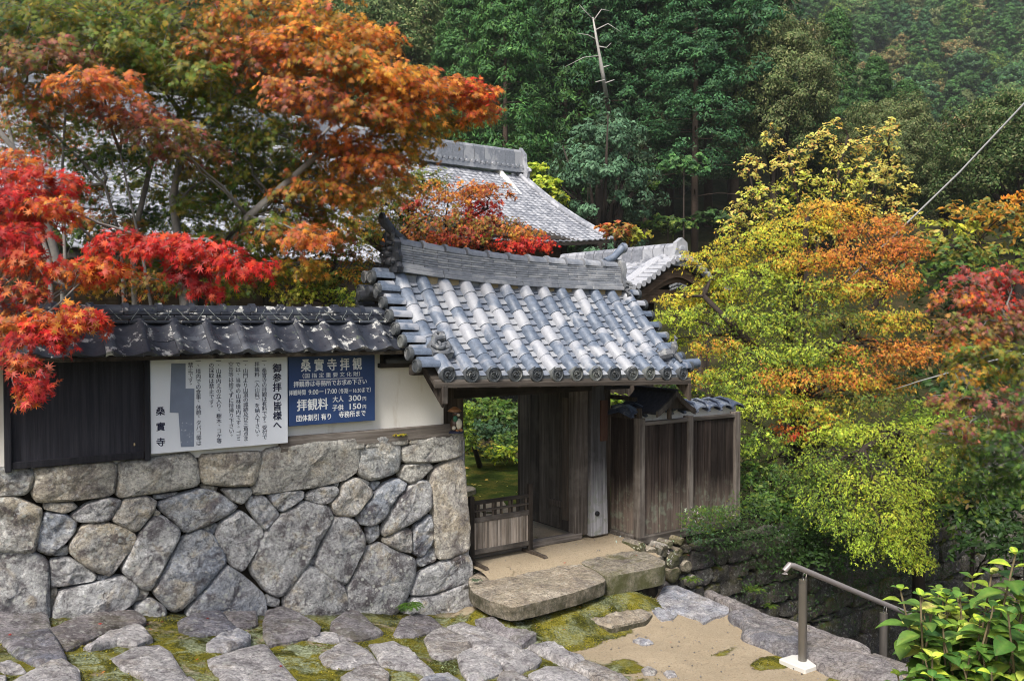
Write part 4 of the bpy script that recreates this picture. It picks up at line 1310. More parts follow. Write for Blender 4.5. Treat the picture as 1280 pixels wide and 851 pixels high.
# ------------------------------------------------------------------ raccoon-dog figurine on the wall end
fg = wthing('raccoon_dog_figurine', 2.60, -.03, -1.17, 'small ceramic raccoon dog figurine with straw hat on the end of the stone wall', 'figurine')
o_ = ORG[fg.name]
def E(mb_, c, r, n=10, m=7):
    mb_.lathe([(max(.0008, sin(pi * i / m)) * 1.0, -cos(pi * i / m)) for i in range(m + 1)], n, (0, 0, 0))
def ell(org, c, r, n=12, m=8):
    mb_ = MB(org)
    vs, fs = [], []
    for i in range(m + 1):
        t = pi * i / m
        for k in range(n):
            a = 2 * pi * k / n
            vs.append((c[0] + r[0] * max(sin(t), .001) * cos(a), c[1] + r[1] * max(sin(t), .001) * sin(a), c[2] - r[2] * cos(t)))
    for i in range(m):
        for k in range(n):
            fs.append((i * n + k, i * n + (k + 1) % n, (i + 1) * n + (k + 1) % n, (i + 1) * n + k))
    mb_.add(vs, fs)
    return mb_
c0 = (2.60, -.02, -1.17)
m_ = ell(o_, (2.60, -.02, -1.09), (.060, .052, .085)); m_.v += []; m_.build('body', M['ceramic_brown'], fg, smooth=True)
m_ = ell(o_, (2.615, -.055, -1.085), (.040, .030, .060)); m_.build('belly', M['ceramic_white'], fg, smooth=True)
m_ = ell(o_, (2.60, -.035, -.975), (.044, .040, .042)); m_.build('head', M['ceramic_brown'], fg, smooth=True)
m_ = ell(o_, (2.60, -.075, -.985), (.020, .016, .014)); m_.build('muzzle', M['ceramic_white'], fg, smooth=True)
m_ = MB(o_)
m_.lathe([(.072, 0), (.075, .006), (.05, .03), (.02, .048), (.003, .052)], 16, (2.60, .0, -.955), 'z'); m_.build('hat', M['ceramic_hat'], fg, smooth=True)
m_ = MB(o_)
m_.lathe([(.083, 0), (.083, .018), (.07, .024)], 16, (2.605, -.02, -1.178), 'z'); m_.build('base', M['ceramic_blue'], fg, smooth='auto')
m_ = ell(o_, (2.570, -.062, -1.025), (.028, .018, .034)); m_.build('bottle', M['ceramic_green'], fg, smooth=True)
m_ = ell(o_, (2.552, -.06, -1.12), (.022, .02, .022)); m_.build('paw', M['ceramic_white'], fg, smooth=True)
m_ = ell(o_, (2.630, -.075, -1.145), (.020, .024, .016)); m_.build('foot', M['ceramic_hat'], fg, smooth=True)
m_ = ell(o_, (2.585, -.075, -1.148), (.018, .024, .014)); m_.build('foot', M['ceramic_hat'], fg, smooth=True)
for sg in (-1, 1):
    m_ = ell(o_, (2.60 + sg * .034, -.03, -.945), (.014, .010, .016), 8, 5); m_.build('ear', M['ceramic_brown'], fg, smooth=True)

# ================================================================== THE GATE
SP = .2642
gate = wthing('temple_gate', 3.75, .4, -2.62, 'old roofed timber temple gate with blue-grey tiles and swept ridge, door standing open', 'gate')
G = ORG[gate.name]
TILT = -.031
def rz_(d):
    """front slope of the tile bed, at s=2.14"""
    t = (d + .62) / 1.02
    return -.535 + 1.0 * t * (0.93 + .07 * t) - .05 * sin(pi * max(0, min(1, t)))
def roofz(s, d):
    dd = d if d <= .4 else .8 - d
    return rz_(dd) + TILT * (s - 2.14)
# deck
mb = MB(G)
dl = [-.66 + i * (1.06 / 10) for i in range(11)] + [.4 + i * (1.06 / 10) for i in range(1, 11)]
for i in range(len(dl) - 1):
    a, b = dl[i], dl[i + 1]
    vs = []
    for s in (1.98, 5.42):
        for d in (a, b):
            z = roofz(s, d)
            vs += [(s, d, z - .035), (s, d, z - .075)]
    mb.add(vs, [(0, 2, 6, 4), (1, 5, 7, 3), (0, 1, 3, 2), (4, 6, 7, 5), (0, 4, 5, 1), (2, 3, 7, 6)])
roof = mb.build('roof', M['wood_darkh'], gate)
def rchild(name, me, mat=None):
    o = link(name, me, mat, roof); return o
# cover tiles
NSEG = 6
def slope_pts():
    """equal arc-length points along the front slope from eave to ridge"""
    P = [(-.62 + i * .01, rz_(-.62 + i * .01)) for i in range(101)]
    acc = [0]
    for i in range(100): acc.append(acc[-1] + math.hypot(P[i + 1][0] - P[i][0], P[i + 1][1] - P[i][1]))
    return P, acc
SPP, SACC = slope_pts()
def sl(t):
    """t 0..1 from eave to ridge -> d, z, angle"""
    L = t * SACC[-1]
    for i in range(100):
        if SACC[i + 1] >= L: break
    f = (L - SACC[i]) / (SACC[i + 1] - SACC[i])
    d = SPP[i][0] + (SPP[i + 1][0] - SPP[i][0]) * f
    z = SPP[i][1] + (SPP[i + 1][1] - SPP[i][1]) * f
    return d, z, atan2(SPP[i + 1][1] - SPP[i][1], SPP[i + 1][0] - SPP[i][0])
SEG = SACC[-1] / NSEG
def tube_tile(L, r0, r1, n=12):
    m_ = MB()
    m_.tube([(0, 0, 0), (0, .004, .0), (0, L * .9, 0), (0, L + .012, 0)], [r0, r0 + .002, r1, r1 * .93], n, arc=(-.12, pi + .12), up=(0, 0, 1))
    me = m_.mesh('cover_tile', smooth='auto'); return me
cov_me = tube_tile(SEG, .078, .073); cov_me.materials.append(M['tile'])
kud_me = tube_tile(SEG, .086, .081); kud_me.materials.append(M['tile'])
# round end disc with a comma pattern in relief
def disc_mesh(r=.084):
    m_ = MB()
    m_.lathe([(r * .9, .05), (r * 1.0, .045), (r * 1.02, 0), (r * .98, -.012), (r * .83, -.016), (r * .80, -.004), (r * .42, -.003)], 20, (0, 0, 0), 'y')
    for k in range(3):
        a0 = k * 2 * pi / 3
        m_.tube([(cos(a0 + t) * r * (.18 + .13 * t), -.008, sin(a0 + t) * r * (.18 + .13 * t)) for t in [j * .45 for j in range(8)]], [r * (.15 - .016 * j) for j in range(8)], 6)
    me = m_.mesh('end_disc', smooth='auto'); me.materials.append(M['tile_end']); return me
disc_me = disc_mesh()
pan_seg = SACC[-1] / 14
def pan_me_(w=.15):
    m_ = MB()
    n = 7
    top = [((i / (n - 1) - .5) * w, .012 * (2 * (i / (n - 1)) - 1) ** 2) for i in range(n)]
    ring = top + [(x, z - .013) for x, z in reversed(top)]
    m_.sweep([[(x, 0, z + .024) for x, z in ring], [(x, pan_seg * 1.12, z) for x, z in ring]])
    me = m_.mesh('pan_tile', smooth='auto'); me.materials.append(M['tile_pan']); return me
pan_me = pan_me_()
r_ = random.Random(5)
R0 = (G[0], G[1], G[2])
def place(o, s, d, z, rx=0, ry=0, rz=0):
    o.location = (s - R0[0], d - R0[1], z + TILT * (s - 2.14) - R0[2]); o.rotation_euler = (rx, ry, rz)
cols_s = [2.137 + SP * k for k in range(13)]
for k, s in enumerate(cols_s):
    for i in range(NSEG):
        d, z, a = sl(i / NSEG)
        d2, z2, _ = sl((i + 1) / NSEG)
        a = atan2(z2 - z, d2 - d)
        o = rchild('cover_tile', kud_me if k == 0 else cov_me)
        place(o, s + r_.uniform(-.003, .003), d, z + .022 + r_.uniform(-.002, .003), a, 0, r_.uniform(-.012, .012))
    o = rchild('end_disc', disc_me)
    d, z, a = sl(0)
    place(o, s, d - .022, z + .016, .10, r_.uniform(-2, 2), 0)
for k in range(13):
    s = cols_s[k] + SP / 2
    if k == 12: continue
    for i in range(14):
        d, z, a = sl(i / 14)
        d2, z2, _ = sl((i + 1) / 14)
        o = rchild('pan_tile', pan_me)
        place(o, s + r_.uniform(-.004, .004), d, z - .016, atan2(z2 - z, d2 - d) + r_.uniform(-.015, .01))
# eave lip tiles
lip = MB(); lip.sweep([[((x / 6 - .5) * .20, -.005, -.012 + .035 * (2 * x / 6 - 1) ** 2) for x in range(7)] + [((x / 6 - .5) * .20, -.005, -.052 + .03 * (2 * x / 6 - 1) ** 2) for x in range(6, -1, -1)],
                       [((x / 6 - .5) * .20, .03, -.012 + .035 * (2 * x / 6 - 1) ** 2) for x in range(7)] + [((x / 6 - .5) * .20, .03, -.052 + .03 * (2 * x / 6 - 1) ** 2) for x in range(6, -1, -1)]])
lip_me = lip.mesh('eave_tile', smooth='auto'); lip_me.materials.append(M['tile_end'])
for k in range(12):
    o = rchild('eave_tile', lip_me)
    d, z, a = sl(0); place(o, cols_s[k] + SP / 2, d - .005, z + .005)
# mortar under the ridge between the tubes
for k in range(12):
    m_ = MB(R0); s = cols_s[k] + SP / 2
    d, z, a = sl(.97); z += TILT * (s - 2.14)
    m_.box(s - .09, s + .09, d - .015, .4, z - .03, z + .075)
    m_.build('ridge_mortar', M['mortar'] if k % 3 else M['tile_ridge'], roof, bevel=.01)
# verge tubes, left gable
ver_me = MB()
ver_me.tube([(0, 0, 0), (.005, 0, 0), (.21, 0, 0), (.24, 0, 0)], [.060, .064, .060, .058], 12, arc=(-.1, pi + .1))
ver_me = ver_me.mesh('verge_tile', smooth='auto'); ver_me.materials.append(M['tile'])
vd = MB()
vd.lathe([(.05, .04), (.064, .035), (.067, 0), (.062, -.010), (.052, -.012), (.05, -.003), (.02, -.003)], 18, (0, 0, 0), 'x')
vd_me = vd.mesh('verge_disc', smooth='auto'); vd_me.materials.append(M['tile_end'])
und = MB(); und.tube([(0, 0, 0), (.16, 0, 0)], .05, 10, arc=(-.1, pi + .1)); und_me = und.mesh('verge_under_tile', smooth='auto'); und_me.materials.append(M['tile'])
for i in range(8):
    t = .055 + i * .128
    d, z, a = sl(t)
    sl_ = 1.84 - .03 * t
    for me, ds, dz_ in ((ver_me, 0, 0), (vd_me, -.006, 0)):
        o = rchild('verge_tile' if me is ver_me else 'verge_disc', me); place(o, sl_ + ds, d, z + .045 + dz_, 0, .03)
    d, z, a = sl(t + .062)
    o = rchild('verge_under_tile', und_me); place(o, sl_ + .05, d, z + .028)
for i in range(8):   # rear slope verge, left
    t = .055 + i * .128
    d, z, a = sl(t)
    for me, ds in ((ver_me, 0), (vd_me, -.006)):
        o = rchild('verge_tile' if me is ver_me else 'verge_disc', me); place(o, 1.80 + ds, .8 - d, z + .045)
# right verge
for i in range(8):
    t = .055 + i * .128
    d, z, a = sl(t)
    o = rchild('verge_tile', ver_me); place(o, 5.27, d, z + .030)
    o = rchild('verge_disc', vd_me); place(o, 5.515, d, z + .040, 0, 0, pi)
    o = rchild('verge_tile', ver_me); place(o, 5.27, .8 - d, z + .030)
# rear slope tubes
m_ = MB(R0)
for k, s in enumerate(cols_s):
    m_.tube([(s, .8 - sl(t)[0], sl(t)[1] + .022 + TILT * (s - 2.14)) for t in (1, .8, .6, .4, .2, 0)], .066, 8)
m_.build('rear_cover_tiles', M['tile'], roof)['kind'] = 'stuff'
m_ = MB(R0)
for i in range(14):
    d, z, a = sl(i / 14); d2, z2, _ = sl((i + 1) / 14)
    m_.add([(2.0, .8 - d, z + TILT * -.14), (5.4, .8 - d, z + TILT * 3.26), (5.4, .8 - d2, z2 - .012 + TILT * 3.26), (2.0, .8 - d2, z2 - .012 + TILT * -.14),
            (2.0, .8 - d, z - .02 + TILT * -.14), (5.4, .8 - d, z - .02 + TILT * 3.26)], [(0, 1, 2, 3), (0, 4, 5, 1)])
m_.build('rear_pan_tiles', M['tile_pan'], roof)['kind'] = 'stuff'

# ridge: courses of flat tile, slightly swept up at the ends
def sweep_up(s):
    t = (s - 3.66) / 1.5
    return .05 * t * t * (1.25 if t < 0 else .55)
s0r, s1r = 2.12, 5.22
LAY = 9
zb = .465
def ridge_piece(name, a, b, d0, d1, z0, z1, mat):
    m_ = MB(R0)
    vs = []
    for s in (a, b):
        for (d, z) in ((d0, z0), (d1, z0), (d1, z1), (d0, z1)):
            vs.append((s, d, z + sweep_up(s) + TILT * (s - 2.14)))
    m_.add(vs, [(0, 1, 2, 3), (7, 6, 5, 4), (0, 4, 5, 1), (1, 5, 6, 2), (2, 6, 7, 3), (3, 7, 4, 0)])
    return m_.build(name, mat, roof, bevel=.004)
hh = .026
# base courses
s = s0r
for L_, z0, z1, dd in ((.52, zb - .03, zb + .012, .135), (.52, zb + .014, zb + .050, .115)):
    s = s0r
    while s < s1r:
        ridge_piece('ridge_base_tile', s, min(s + L_, s1r) - .004, .4 - dd, .4 + dd, z0, z1, M['tile_ridge']); s += L_
zc = zb + .052
for j in range(8):
    s = s0r - (.13 if j % 2 else 0)
    while s < s1r - .02:
        a, b = max(s, s0r), min(s + .30, s1r)
        dd = .088 - .003 * j + r_.uniform(-.002, .003)
        ridge_piece('ridge_tile', a, b - .003, .4 - dd, .4 + dd, zc, zc + hh - .003, M['tile_ridge'])
        s += .30
    zc += hh
# curved caps on top
for k in range(11):
    a = s0r + .02 + k * (s1r - s0r - .04) / 11; b = a + (s1r - s0r - .04) / 11
    m_ = MB(R0)
    pts = [(a + (b - a) * t, .4, zc + sweep_up(a) + TILT * (a + (b - a) * t - 2.14) + (sweep_up(b) - sweep_up(a)) * t) for t in (0, .5, .93)]
    m_.tube(pts, [.078, .074, .068], 10, arc=(0, pi))
    m_.tube([(p_[0], p_[1], p_[2] + .004) for p_ in (pts[0], (a + .035, .4, pts[0][2]))], .086, 10, arc=(0, pi))
    m_.build('ridge_cap_tile', M['tile_ridge'], roof, smooth='auto')

# end ornaments -------------------------------------------------
def oni(s, d, z, side, mat, sc_=1.0, name='demon_tile'):
    """ridge-end tile seen from the outside: shield, brow, horns, curled feet; side -1 faces along -s"""
    m_ = MB(R0)
    P = []
    x = lambda a: s + side * a * sc_
    prof = [(-.16, .0), (-.19, .05), (-.15, .10), (-.165, .17), (-.12, .24), (-.135, .31), (-.07, .36), (0, .39), (.07, .36), (.135, .31), (.12, .24), (.165, .17), (.15, .10), (.19, .05), (.16, 0)]
    m_.prism([(d + a * sc_, z + b * sc_) for a, b in prof], 'x', x(0), x(.07))
    # face relief
    for (a, b, r, h) in ((0, .20, .055, .07), (-.055, .25, .03, .06), (.055, .25, .03, .06), (0, .12, .06, .045), (-.10, .12, .04, .04), (.10, .12, .04, .04)):
        vs, fs = [], []
        c = (x(.07), d + a * sc_, z + b * sc_)
        n_, mm = 8, 4
        for i in range(mm + 1):
            t = pi / 2 * i / mm
            for k in range(n_):
                th = 2 * pi * k / n_
                vs.append((c[0] + side * h * sc_ * sin(t), c[1] + r * sc_ * cos(t) * cos(th) + 1e-4 * k, c[2] + r * sc_ * cos(t) * sin(th)))
        for i in range(mm):
            for k in range(n_):
                fs.append((i * n_ + k, i * n_ + (k + 1) % n_, (i + 1) * n_ + (k + 1) % n_, (i + 1) * n_ + k))
        m_.add(vs, fs)
    for sg in (-1, 1):
        # brow, horn, foot scroll, side frill
        m_.tube([(x(.10), d + sg * .02 * sc_, z + .285 * sc_), (x(.12), d + sg * .07 * sc_, z + .31 * sc_), (x(.10), d + sg * .12 * sc_, z + .30 * sc_)], [.02 * sc_, .024 * sc_, .012 * sc_], 7)
        m_.tube([(x(.06), d + sg * .06 * sc_, z + .34 * sc_), (x(.08), d + sg * .10 * sc_, z + .40 * sc_), (x(.05), d + sg * .09 * sc_, z + .46 * sc_)], [.026 * sc_, .02 * sc_, .006 * sc_], 7)
        m_.tube([(x(.05) + side * .02 * cos(t), d + sg * (.17 + .05 * cos(t) * (1 - t / 9)) * sc_, z + (.05 + .05 * sin(t) * (1 - t / 9)) * sc_) for t in [k * .8 for k in range(9)]], [.024 * sc_] * 6 + [.018 * sc_, .014 * sc_, .01 * sc_], 7)
        m_.tube([(x(.05), d + sg * .16 * sc_, z + .13 * sc_), (x(.08), d + sg * .19 * sc_, z + .20 * sc_), (x(.05), d + sg * .16 * sc_, z + .26 * sc_)], [.022 * sc_, .018 * sc_, .01 * sc_], 6)
    return m_.build(name, mat, roof, smooth='auto')
zl = roofz(2.1, .4)
zL = zb + .02 + sweep_up(2.1)
oni(2.12, .4, zL - .06, -1, M['oni'], 1.0)
m_ = MB(R0)   # tail tube rising above the left demon tile
m_.tube([(2.22, .4, zL + .27), (2.10, .4, zL + .36), (2.00, .4, zL + .46), (1.985, .4, zL + .50)], [.050, .048, .054, .060], 14)
m_.lathe([(.064, 0), (.066, .025), (.052, .03)], 16, (1.955, .4, zL + .50), 'x')
m_.build('ridge_horn_tile', M['oni'], roof, smooth='auto')
m_ = MB(R0)   # jumble of dark verge tiles and the gable peak below it
for (a, d, z, r) in ((1.78, .36, .30, .055), (1.74, .50, .25, .055), (1.80, .22, .27, .05), (1.78, .62, .13, .055), (1.90, .47, .40, .05)):
    m_.tube([(a, d, z), (a + .3, d, z)], r, 12)
m_.build('gable_peak_tiles', M['oni'], roof, smooth='auto')
# right end: crest plate, horn
zR = zb + .02 + sweep_up(5.2) + TILT * 3.06
m_ = MB(R0)
prof = [(-.13, -.05), (-.17, .0), (-.13, .05), (-.10, .12), (-.12, .2), (-.09, .30), (0, .34), (.09, .30), (.12, .2), (.10, .12), (.13, .05), (.17, .0), (.13, -.05)]
m_.prism([(.4 + a, zR + b) for a, b in prof], 'x', 5.215, 5.275)
for sg in (-1, 1):
    m_.tube([(5.25 + .03 * cos(t), .4 + sg * (.15 + .05 * cos(t)), zR + .0 + .05 * sin(t)) for t in [k * .8 for k in range(8)]], [.022] * 6 + [.014, .01], 7)
    m_.tube([(5.25, .4 + sg * .13, zR - .03), (5.27, .4 + sg * .17, zR - .10), (5.25, .4 + sg * .13, zR - .16)], [.03, .028, .016], 7)
m_.build('crest_tile', M['oni_grey'], roof, smooth='auto')
m_ = MB(R0)
m_.tube([(5.02, .4, zR + .30), (5.16, .4, zR + .36), (5.27, .4, zR + .45), (5.30, .4, zR + .48)], [.046, .046, .050, .056], 14)
m_.lathe([(.054, 0), (.066, .02), (.064, .05), (.05, .055)], 16, (5.29, .4, zR + .485), 'x')
m_.build('ridge_horn_tile', M['tile'], roof, smooth='auto')

def shishi(s, t, mat, flip=1, sc_=1.0):
    d, z, a = sl(t)
    z += TILT * (s - 2.14) + .07
    m_ = MB(R0)
    def P(u, v, w): # u along s, v up slope, w normal
        return (s + u * sc_ * flip, d + (v * cos(a) - w * sin(a)) * sc_, z + (v * sin(a) + w * cos(a)) * sc_)
    def scroll(cu, cv, R_, turns, rr, w0=.07, dirn=1, ph=0):
        n_ = 18
        m_.tube([P(cu + cos(ph + dirn * k / n_ * turns * 2 * pi) * R_ * (1 - .8 * k / n_), cv + sin(ph + dirn * k / n_ * turns * 2 * pi) * R_ * (1 - .8 * k / n_), w0) for k in range(n_ + 1)],
                [rr * (1 - .35 * k / n_) for k in range(n_ + 1)], 7)
    scroll(.03, .14, .062, 1.6, .020, .085, 1, pi)
    scroll(-.03, .02, .066, 1.6, .022, .07, -1, 0)
    scroll(.07, .02, .05, 1.3, .020, .06, 1, pi)
    m_.tube([P(.06, .22, .05), P(.09, .17, .08), P(.06, .09, .09), P(-.04, .08, .08), P(-.09, .0, .06)], [.015, .026, .034, .034, .02], 8)
    m_.tube([P(.1, .07, .06), P(.11, 0, .05), P(.05, -.07, .03), P(-.04, -.07, .03), P(-.1, -.03, .03)], [.02, .026, .03, .03, .02], 8)
    # plate
    m_.prism([], 'x', 0, 0) if False else None
    pl = [(-.11, -.08), (.12, -.08), (.13, .06), (.09, .2), (.0, .21), (-.06, .10), (-.12, .05)]
    vs = [P(u, v, .05) for u, v in pl] + [P(u, v, -.04) for u, v in pl]
    n_ = len(pl)
    m_.add(vs, [tuple(range(n_)), tuple(range(2 * n_ - 1, n_ - 1, -1))] + [(i, (i + 1) % n_, n_ + (i + 1) % n_, n_ + i) for i in range(n_)])
    return m_.build('scroll_ornament', mat, roof, smooth='auto')
shishi(2.17, .19, M['oni_grey'], 1, 1.0)
# small lion near the right corner
m_ = MB(R0)
d, z, a = sl(.12); s = 5.24; z += TILT * (s - 2.14) + .07
m_.tube([(s - .10, d + .10, z + .02), (s - .03, d + .03, z + .06), (s + .03, d - .03, z + .07)], [.05, .07, .05], 9)
m_.tube([(s + .03, d - .03, z + .07), (s + .04, d - .05, z + .15), (s + .02, d - .06, z + .20)], [.045, .042, .03], 9)
m_.tube([(s + .03, d - .05, z + .17), (s + .055, d - .06, z + .24), (s + .035, d - .05, z + .28)], [.022, .022, .008], 7)
m_.tube([(s + .04, d - .06, z + .06), (s + .07, d - .10, z + .0), (s + .07, d - .13, z - .03)], [.028, .024, .02], 7)
m_.tube([(s - .08, d + .08, z + .04), (s - .13, d + .10, z + .08), (s - .10, d + .08, z + .13)], [.03, .026, .012], 7)
m_.build('lion_ornament', M['oni_grey'], roof, smooth='auto')
m_ = MB(R0)   # corner tube reaching out to the right
d, z, a = sl(.10); z += TILT * 3.2
m_.tube([(5.25, d, z + .06), (5.45, d - .02, z + .03), (5.66, d - .03, z + .035)], [.05, .055, .06], 12)
m_.build('corner_tile', M['tile'], roof, smooth='auto')

# --- timber under the roof
def gpart(name, mat, fn, bevel=.006, parent=gate):
    m_ = MB(G); fn(m_); return m_.build(name, mat, parent, bevel=bevel)
for sE, out in ((2.075, -1), (5.40, 1)):     # bargeboards: front and rear
    for rear in (0, 1):
        m_ = MB(G)
        secs = []
        for i in range(9):
            t = -.04 + i * 1.04 / 8
            d, z, a = sl(max(0, t)); 
            if t < 0: d -= .05; z -= .045
            z += TILT * (sE - 2.14)
            dd = d if not rear else .8 - d
            w_ = .19 - .03 * (t > .5)
            secs.append([(sE - .022, dd, z - .065), (sE + .022, dd, z - .065), (sE + .022, dd, z - .065 - w_), (sE - .022, dd, z - .065 - w_)])
        m_.sweep(secs)
        m_.build('bargeboard', M['wood_dark'], gate)
gpart('board_end', M['wood_grey'], lambda m_: m_.box(2.05, 2.10, -.70, -.672, -.795, -.62), .003)
# eave fascia and rafters
m_ = MB(G)
m_.add([(2.0, -.635, -.565), (5.45, -.635, -.565 + TILT * 3.4), (5.45, -.600, -.565 + TILT * 3.4), (2.0, -.600, -.565),
        (2.0, -.635, -.605), (5.45, -.635, -.605 + TILT * 3.4), (5.45, -.600, -.605 + TILT * 3.4), (2.0, -.600, -.605)],
       [(0, 1, 2, 3), (4, 7, 6, 5), (0, 4, 5, 1), (1, 5, 6, 2), (2, 6, 7, 3), (3, 7, 4, 0)])
m_.build('eave_board', M['wood_greyh'], gate)
for k in range(13):
    s = 2.25 + k * .255
    m_ = MB(G)
    m_.beam((s, -.60, -.64 + TILT * (s - 2.14)), (s, .4, .36 + TILT * (s - 2.14)), .045, .055)
    m_.build('rafter', M['wood_dark'], gate)
for z, hgt, s0, s1, d, w_ in ((-.72, .14, 2.1, 5.38, .4, .15), (-.37, .12, 2.1, 5.38, .4, .14), (-.44, .10, 1.95, 5.42, -.25, .11), (-.44, .10, 1.95, 5.42, 1.05, .11)):
    gpart('beam', M['wood_darkh'], lambda m_: m_.box(s0, s1, d - w_ / 2, d + w_ / 2, z - hgt, z), .01)
for s in (2.78, 3.85, 4.78):
    gpart('bracket_arm', M['wood_dark'], lambda m_: m_.box(s - .06, s + .06, -.42, 1.22, -.55, -.43), .01)
gpart('board_infill', M['wood_dark'], lambda m_: m_.box(2.78, 5.1, .44, .47, -.60, -.05), .0)
# posts
gpart('post', M['wood_dark'], lambda m_: m_.box(2.76, 2.92, .33, .49, -2.62, -.35), .012)
def pil(m_):
    m_.sweep([[(4.72, .30, -2.64), (5.00, .30, -2.64), (5.00, .5, -2.64), (4.72, .5, -2.64)], [(4.73, .31, -1.3), (4.97, .31, -1.3), (4.97, .5, -1.3), (4.73, .5, -1.3)],
              [(4.74, .33, -.37), (4.93, .33, -.37), (4.93, .5, -.37), (4.74, .5, -.37)]])
gpart('post', M['wood_pillar'], pil, .014)
gpart('door_post', M['wood_grey'], lambda m_: m_.box(4.52, 4.72, .36, .50, -2.62, -.72), .01)
gpart('side_board', M['wood_dark'], lambda m_: m_.box(5.0, 5.1, .38, .44, -2.62, -.86), .006)
gpart('plaque', M['wood_red'], lambda m_: m_.box(4.86, 4.97, .285, .309, -1.48, -.98), .004)
gpart('nail_boss', M['black'], lambda m_: m_.lathe([(.032, 0), (.03, -.018), (.01, -.026)], 12, (4.81, .30, -2.36), 'y'), 0)
for s in (2.84, 4.86):
    gpart('rear_post', M['wood_dark'], lambda m_: m_.box(s - .07, s + .07, 1.22, 1.36, -2.62, -.5), .01)
    gpart('tie_beam', M['wood_dark'], lambda m_: m_.box(s - .04, s + .04, .5, 1.22, -1.0, -.88), .006)
gpart('threshold', M['wood_greyh'], lambda m_: m_.box(2.92, 4.62, .34, .46, -2.66, -2.585), .01)
# open door leaf, swung inwards
leaf = gpart('door', M['wood_dark'], lambda m_: m_.box(4.56, 4.585, .465, 1.62, -2.60, -.86), .004)
ww = [.20, .22, .21, .20, .23]
dpos = .485
for k, w_ in enumerate(ww):
    gpart('door_plank', M['wood_door'], lambda m_: m_.box(4.535 - .004 * (k % 2), 4.56, dpos + .004, dpos + w_ - .004, -2.58, -.88), .004, leaf)
    dpos += w_
for (z, h_) in ((-2.56, .10), (-1.72, .05), (-.94, .08)):
    gpart('door_rail', M['wood_door'], lambda m_: m_.box(4.59, 4.62, .51, 1.6, z, z + h_), .004, leaf)
gpart('door_stile', M['wood_dark'], lambda m_: m_.box(4.505, 4.53, .50, .60, -2.45, -.95), .004, leaf)
gpart('latch_bar', M['wood_dark'], lambda m_: m_.box(4.50, 4.53, .60, .86, -2.31, -2.23), .004, leaf)
gpart('painted_light_slit', M['wood_slat'], lambda m_: m_.box(4.528, 4.5345, 1.28, 1.286, -1.26, -1.02), 0, leaf)  # solid pale strip painted as light coming through the door

# ------------------------------------------------------------------ low slatted barrier in the gateway
bar = wthing('low_gate_barrier', 3.55, .22, -2.66, 'low movable slatted wooden barrier with open lattice top, across half the gateway', 'barrier')
B = ORG[bar.name]
sA, _ = wp(589, 690, .22); sB, _ = wp(662, 690, .22)
zt1, zb1 = wp(625, 622, .22)[1], wp(625, 692, .22)[1]
for s in (sA, sB):
    m_ = MB(B); m_.box(s - .028, s + .028, .19, .245, zb1 - .02, zt1 + (.12 if s == sB else .06)); m_.build('post', M['wood_dark'], bar, bevel=.005)
zr1 = wp(625, 624, .22)[1]; zr2 = wp(625, 645, .22)[1]; zr3 = wp(625, 684, .22)[1]; zrm = wp(625, 634, .22)[1]
for nm, z, h_ in (('rail', zr1, .040), ('rail', zrm, .022), ('rail', zr2, .055), ('rail', zr3, .055)):
    m_ = MB(B); m_.box(sA + .028, sB - .028, .195, .238, z - h_ / 2, z + h_ / 2); m_.build(nm, M['wood_greyh'] if h_ > .05 else M['wood_darkh'], bar, bevel=.004)
for k in range(7):
    s = sA + .06 + k * (sB - sA - .12) / 6
    m_ = MB(B); m_.box(s - .012, s + .012, .205, .228, zr2, zr1); m_.build('lattice_bar', M['wood_dark'], bar, bevel=.002)
    if k % 2 == 0 and k < 6:
        m_ = MB(B); m_.box(s + .026, s + .045, .205, .228, zr2, zr1); m_.build('lattice_bar', M['wood_dark'], bar, bevel=.002)
ns = 30
for k in range(ns):
    s = sA + .03 + (k + .5) * (sB - sA - .06) / ns
    m_ = MB(B); m_.box(s - .0125, s + .0125, .200 + r_.uniform(0, .006), .232, zr3, zr2); m_.build('slat', M['wood_slat'], bar, bevel=.003)
for s in (sA, sB):
    m_ = MB(B)
    m_.sweep([[(s - .025, d, zb1 - .075 + z_), (s + .025, d, zb1 - .075 + z_), (s + .025, d, zb1 - .02 + z2_), (s - .025, d, zb1 - .02 + z2_)] for d, z_, z2_ in ((-.10, .0, -.02), (-.07, .0, .0), (.0, .01, .0), (.22, .01, .01), (.40, .01, .0), (.47, .0, -.02))])
    m_.build('foot', M['wood_dark'], bar)

# ------------------------------------------------------------------ plank fence and side bay
fence = wthing('plank_fence', 6.0, -.1, -2.7, 'weathered vertical plank fence right of the gate, pale with lichen at the bottom', 'fence')
F_ = ORG[fence.name]
zT, zB = -1.27, -2.60
for s0, s1, w_ in ((5.09, 5.19, .10), (5.93, 6.02, .09), (6.80, 6.90, .09)):
    m_ = MB(F_); m_.box(s0, s1, -.15, -.04, -2.68, -1.18 if s0 < 5.5 else -1.20); m_.build('post', M['wood_grey'], fence, bevel=.008)
for s0, s1 in ((5.19, 5.93), (6.02, 6.80)):
    m_ = MB(F_); m_.box(s0, s1, -.145, -.06, zT - .0, zT + .045); m_.build('top_rail', M['wood_greyh'], fence, bevel=.005)
    m_ = MB(F_); m_.box(s0 - .1, s1 + .05, -.16, -.03, -2.71, -2.60); m_.build('bottom_beam', M['wood_greyh'], fence, bevel=.012)
    n_ = 6; wd = (s1 - s0) / n_
    a = s0
    ws_ = [r_.uniform(.8, 1.2) for _ in range(n_)]; tot = sum(ws_)
    for k in range(n_):
        w_ = (s1 - s0) * ws_[k] / tot
        m_ = MB(F_); off = r_.uniform(-.008, .008)
        m_.box(a + .004, a + w_ - .004, -.118 + off, -.098 + off, zB, zT); m_.build('plank', M['wood_fence'], fence, bevel=.003)
        a += w_
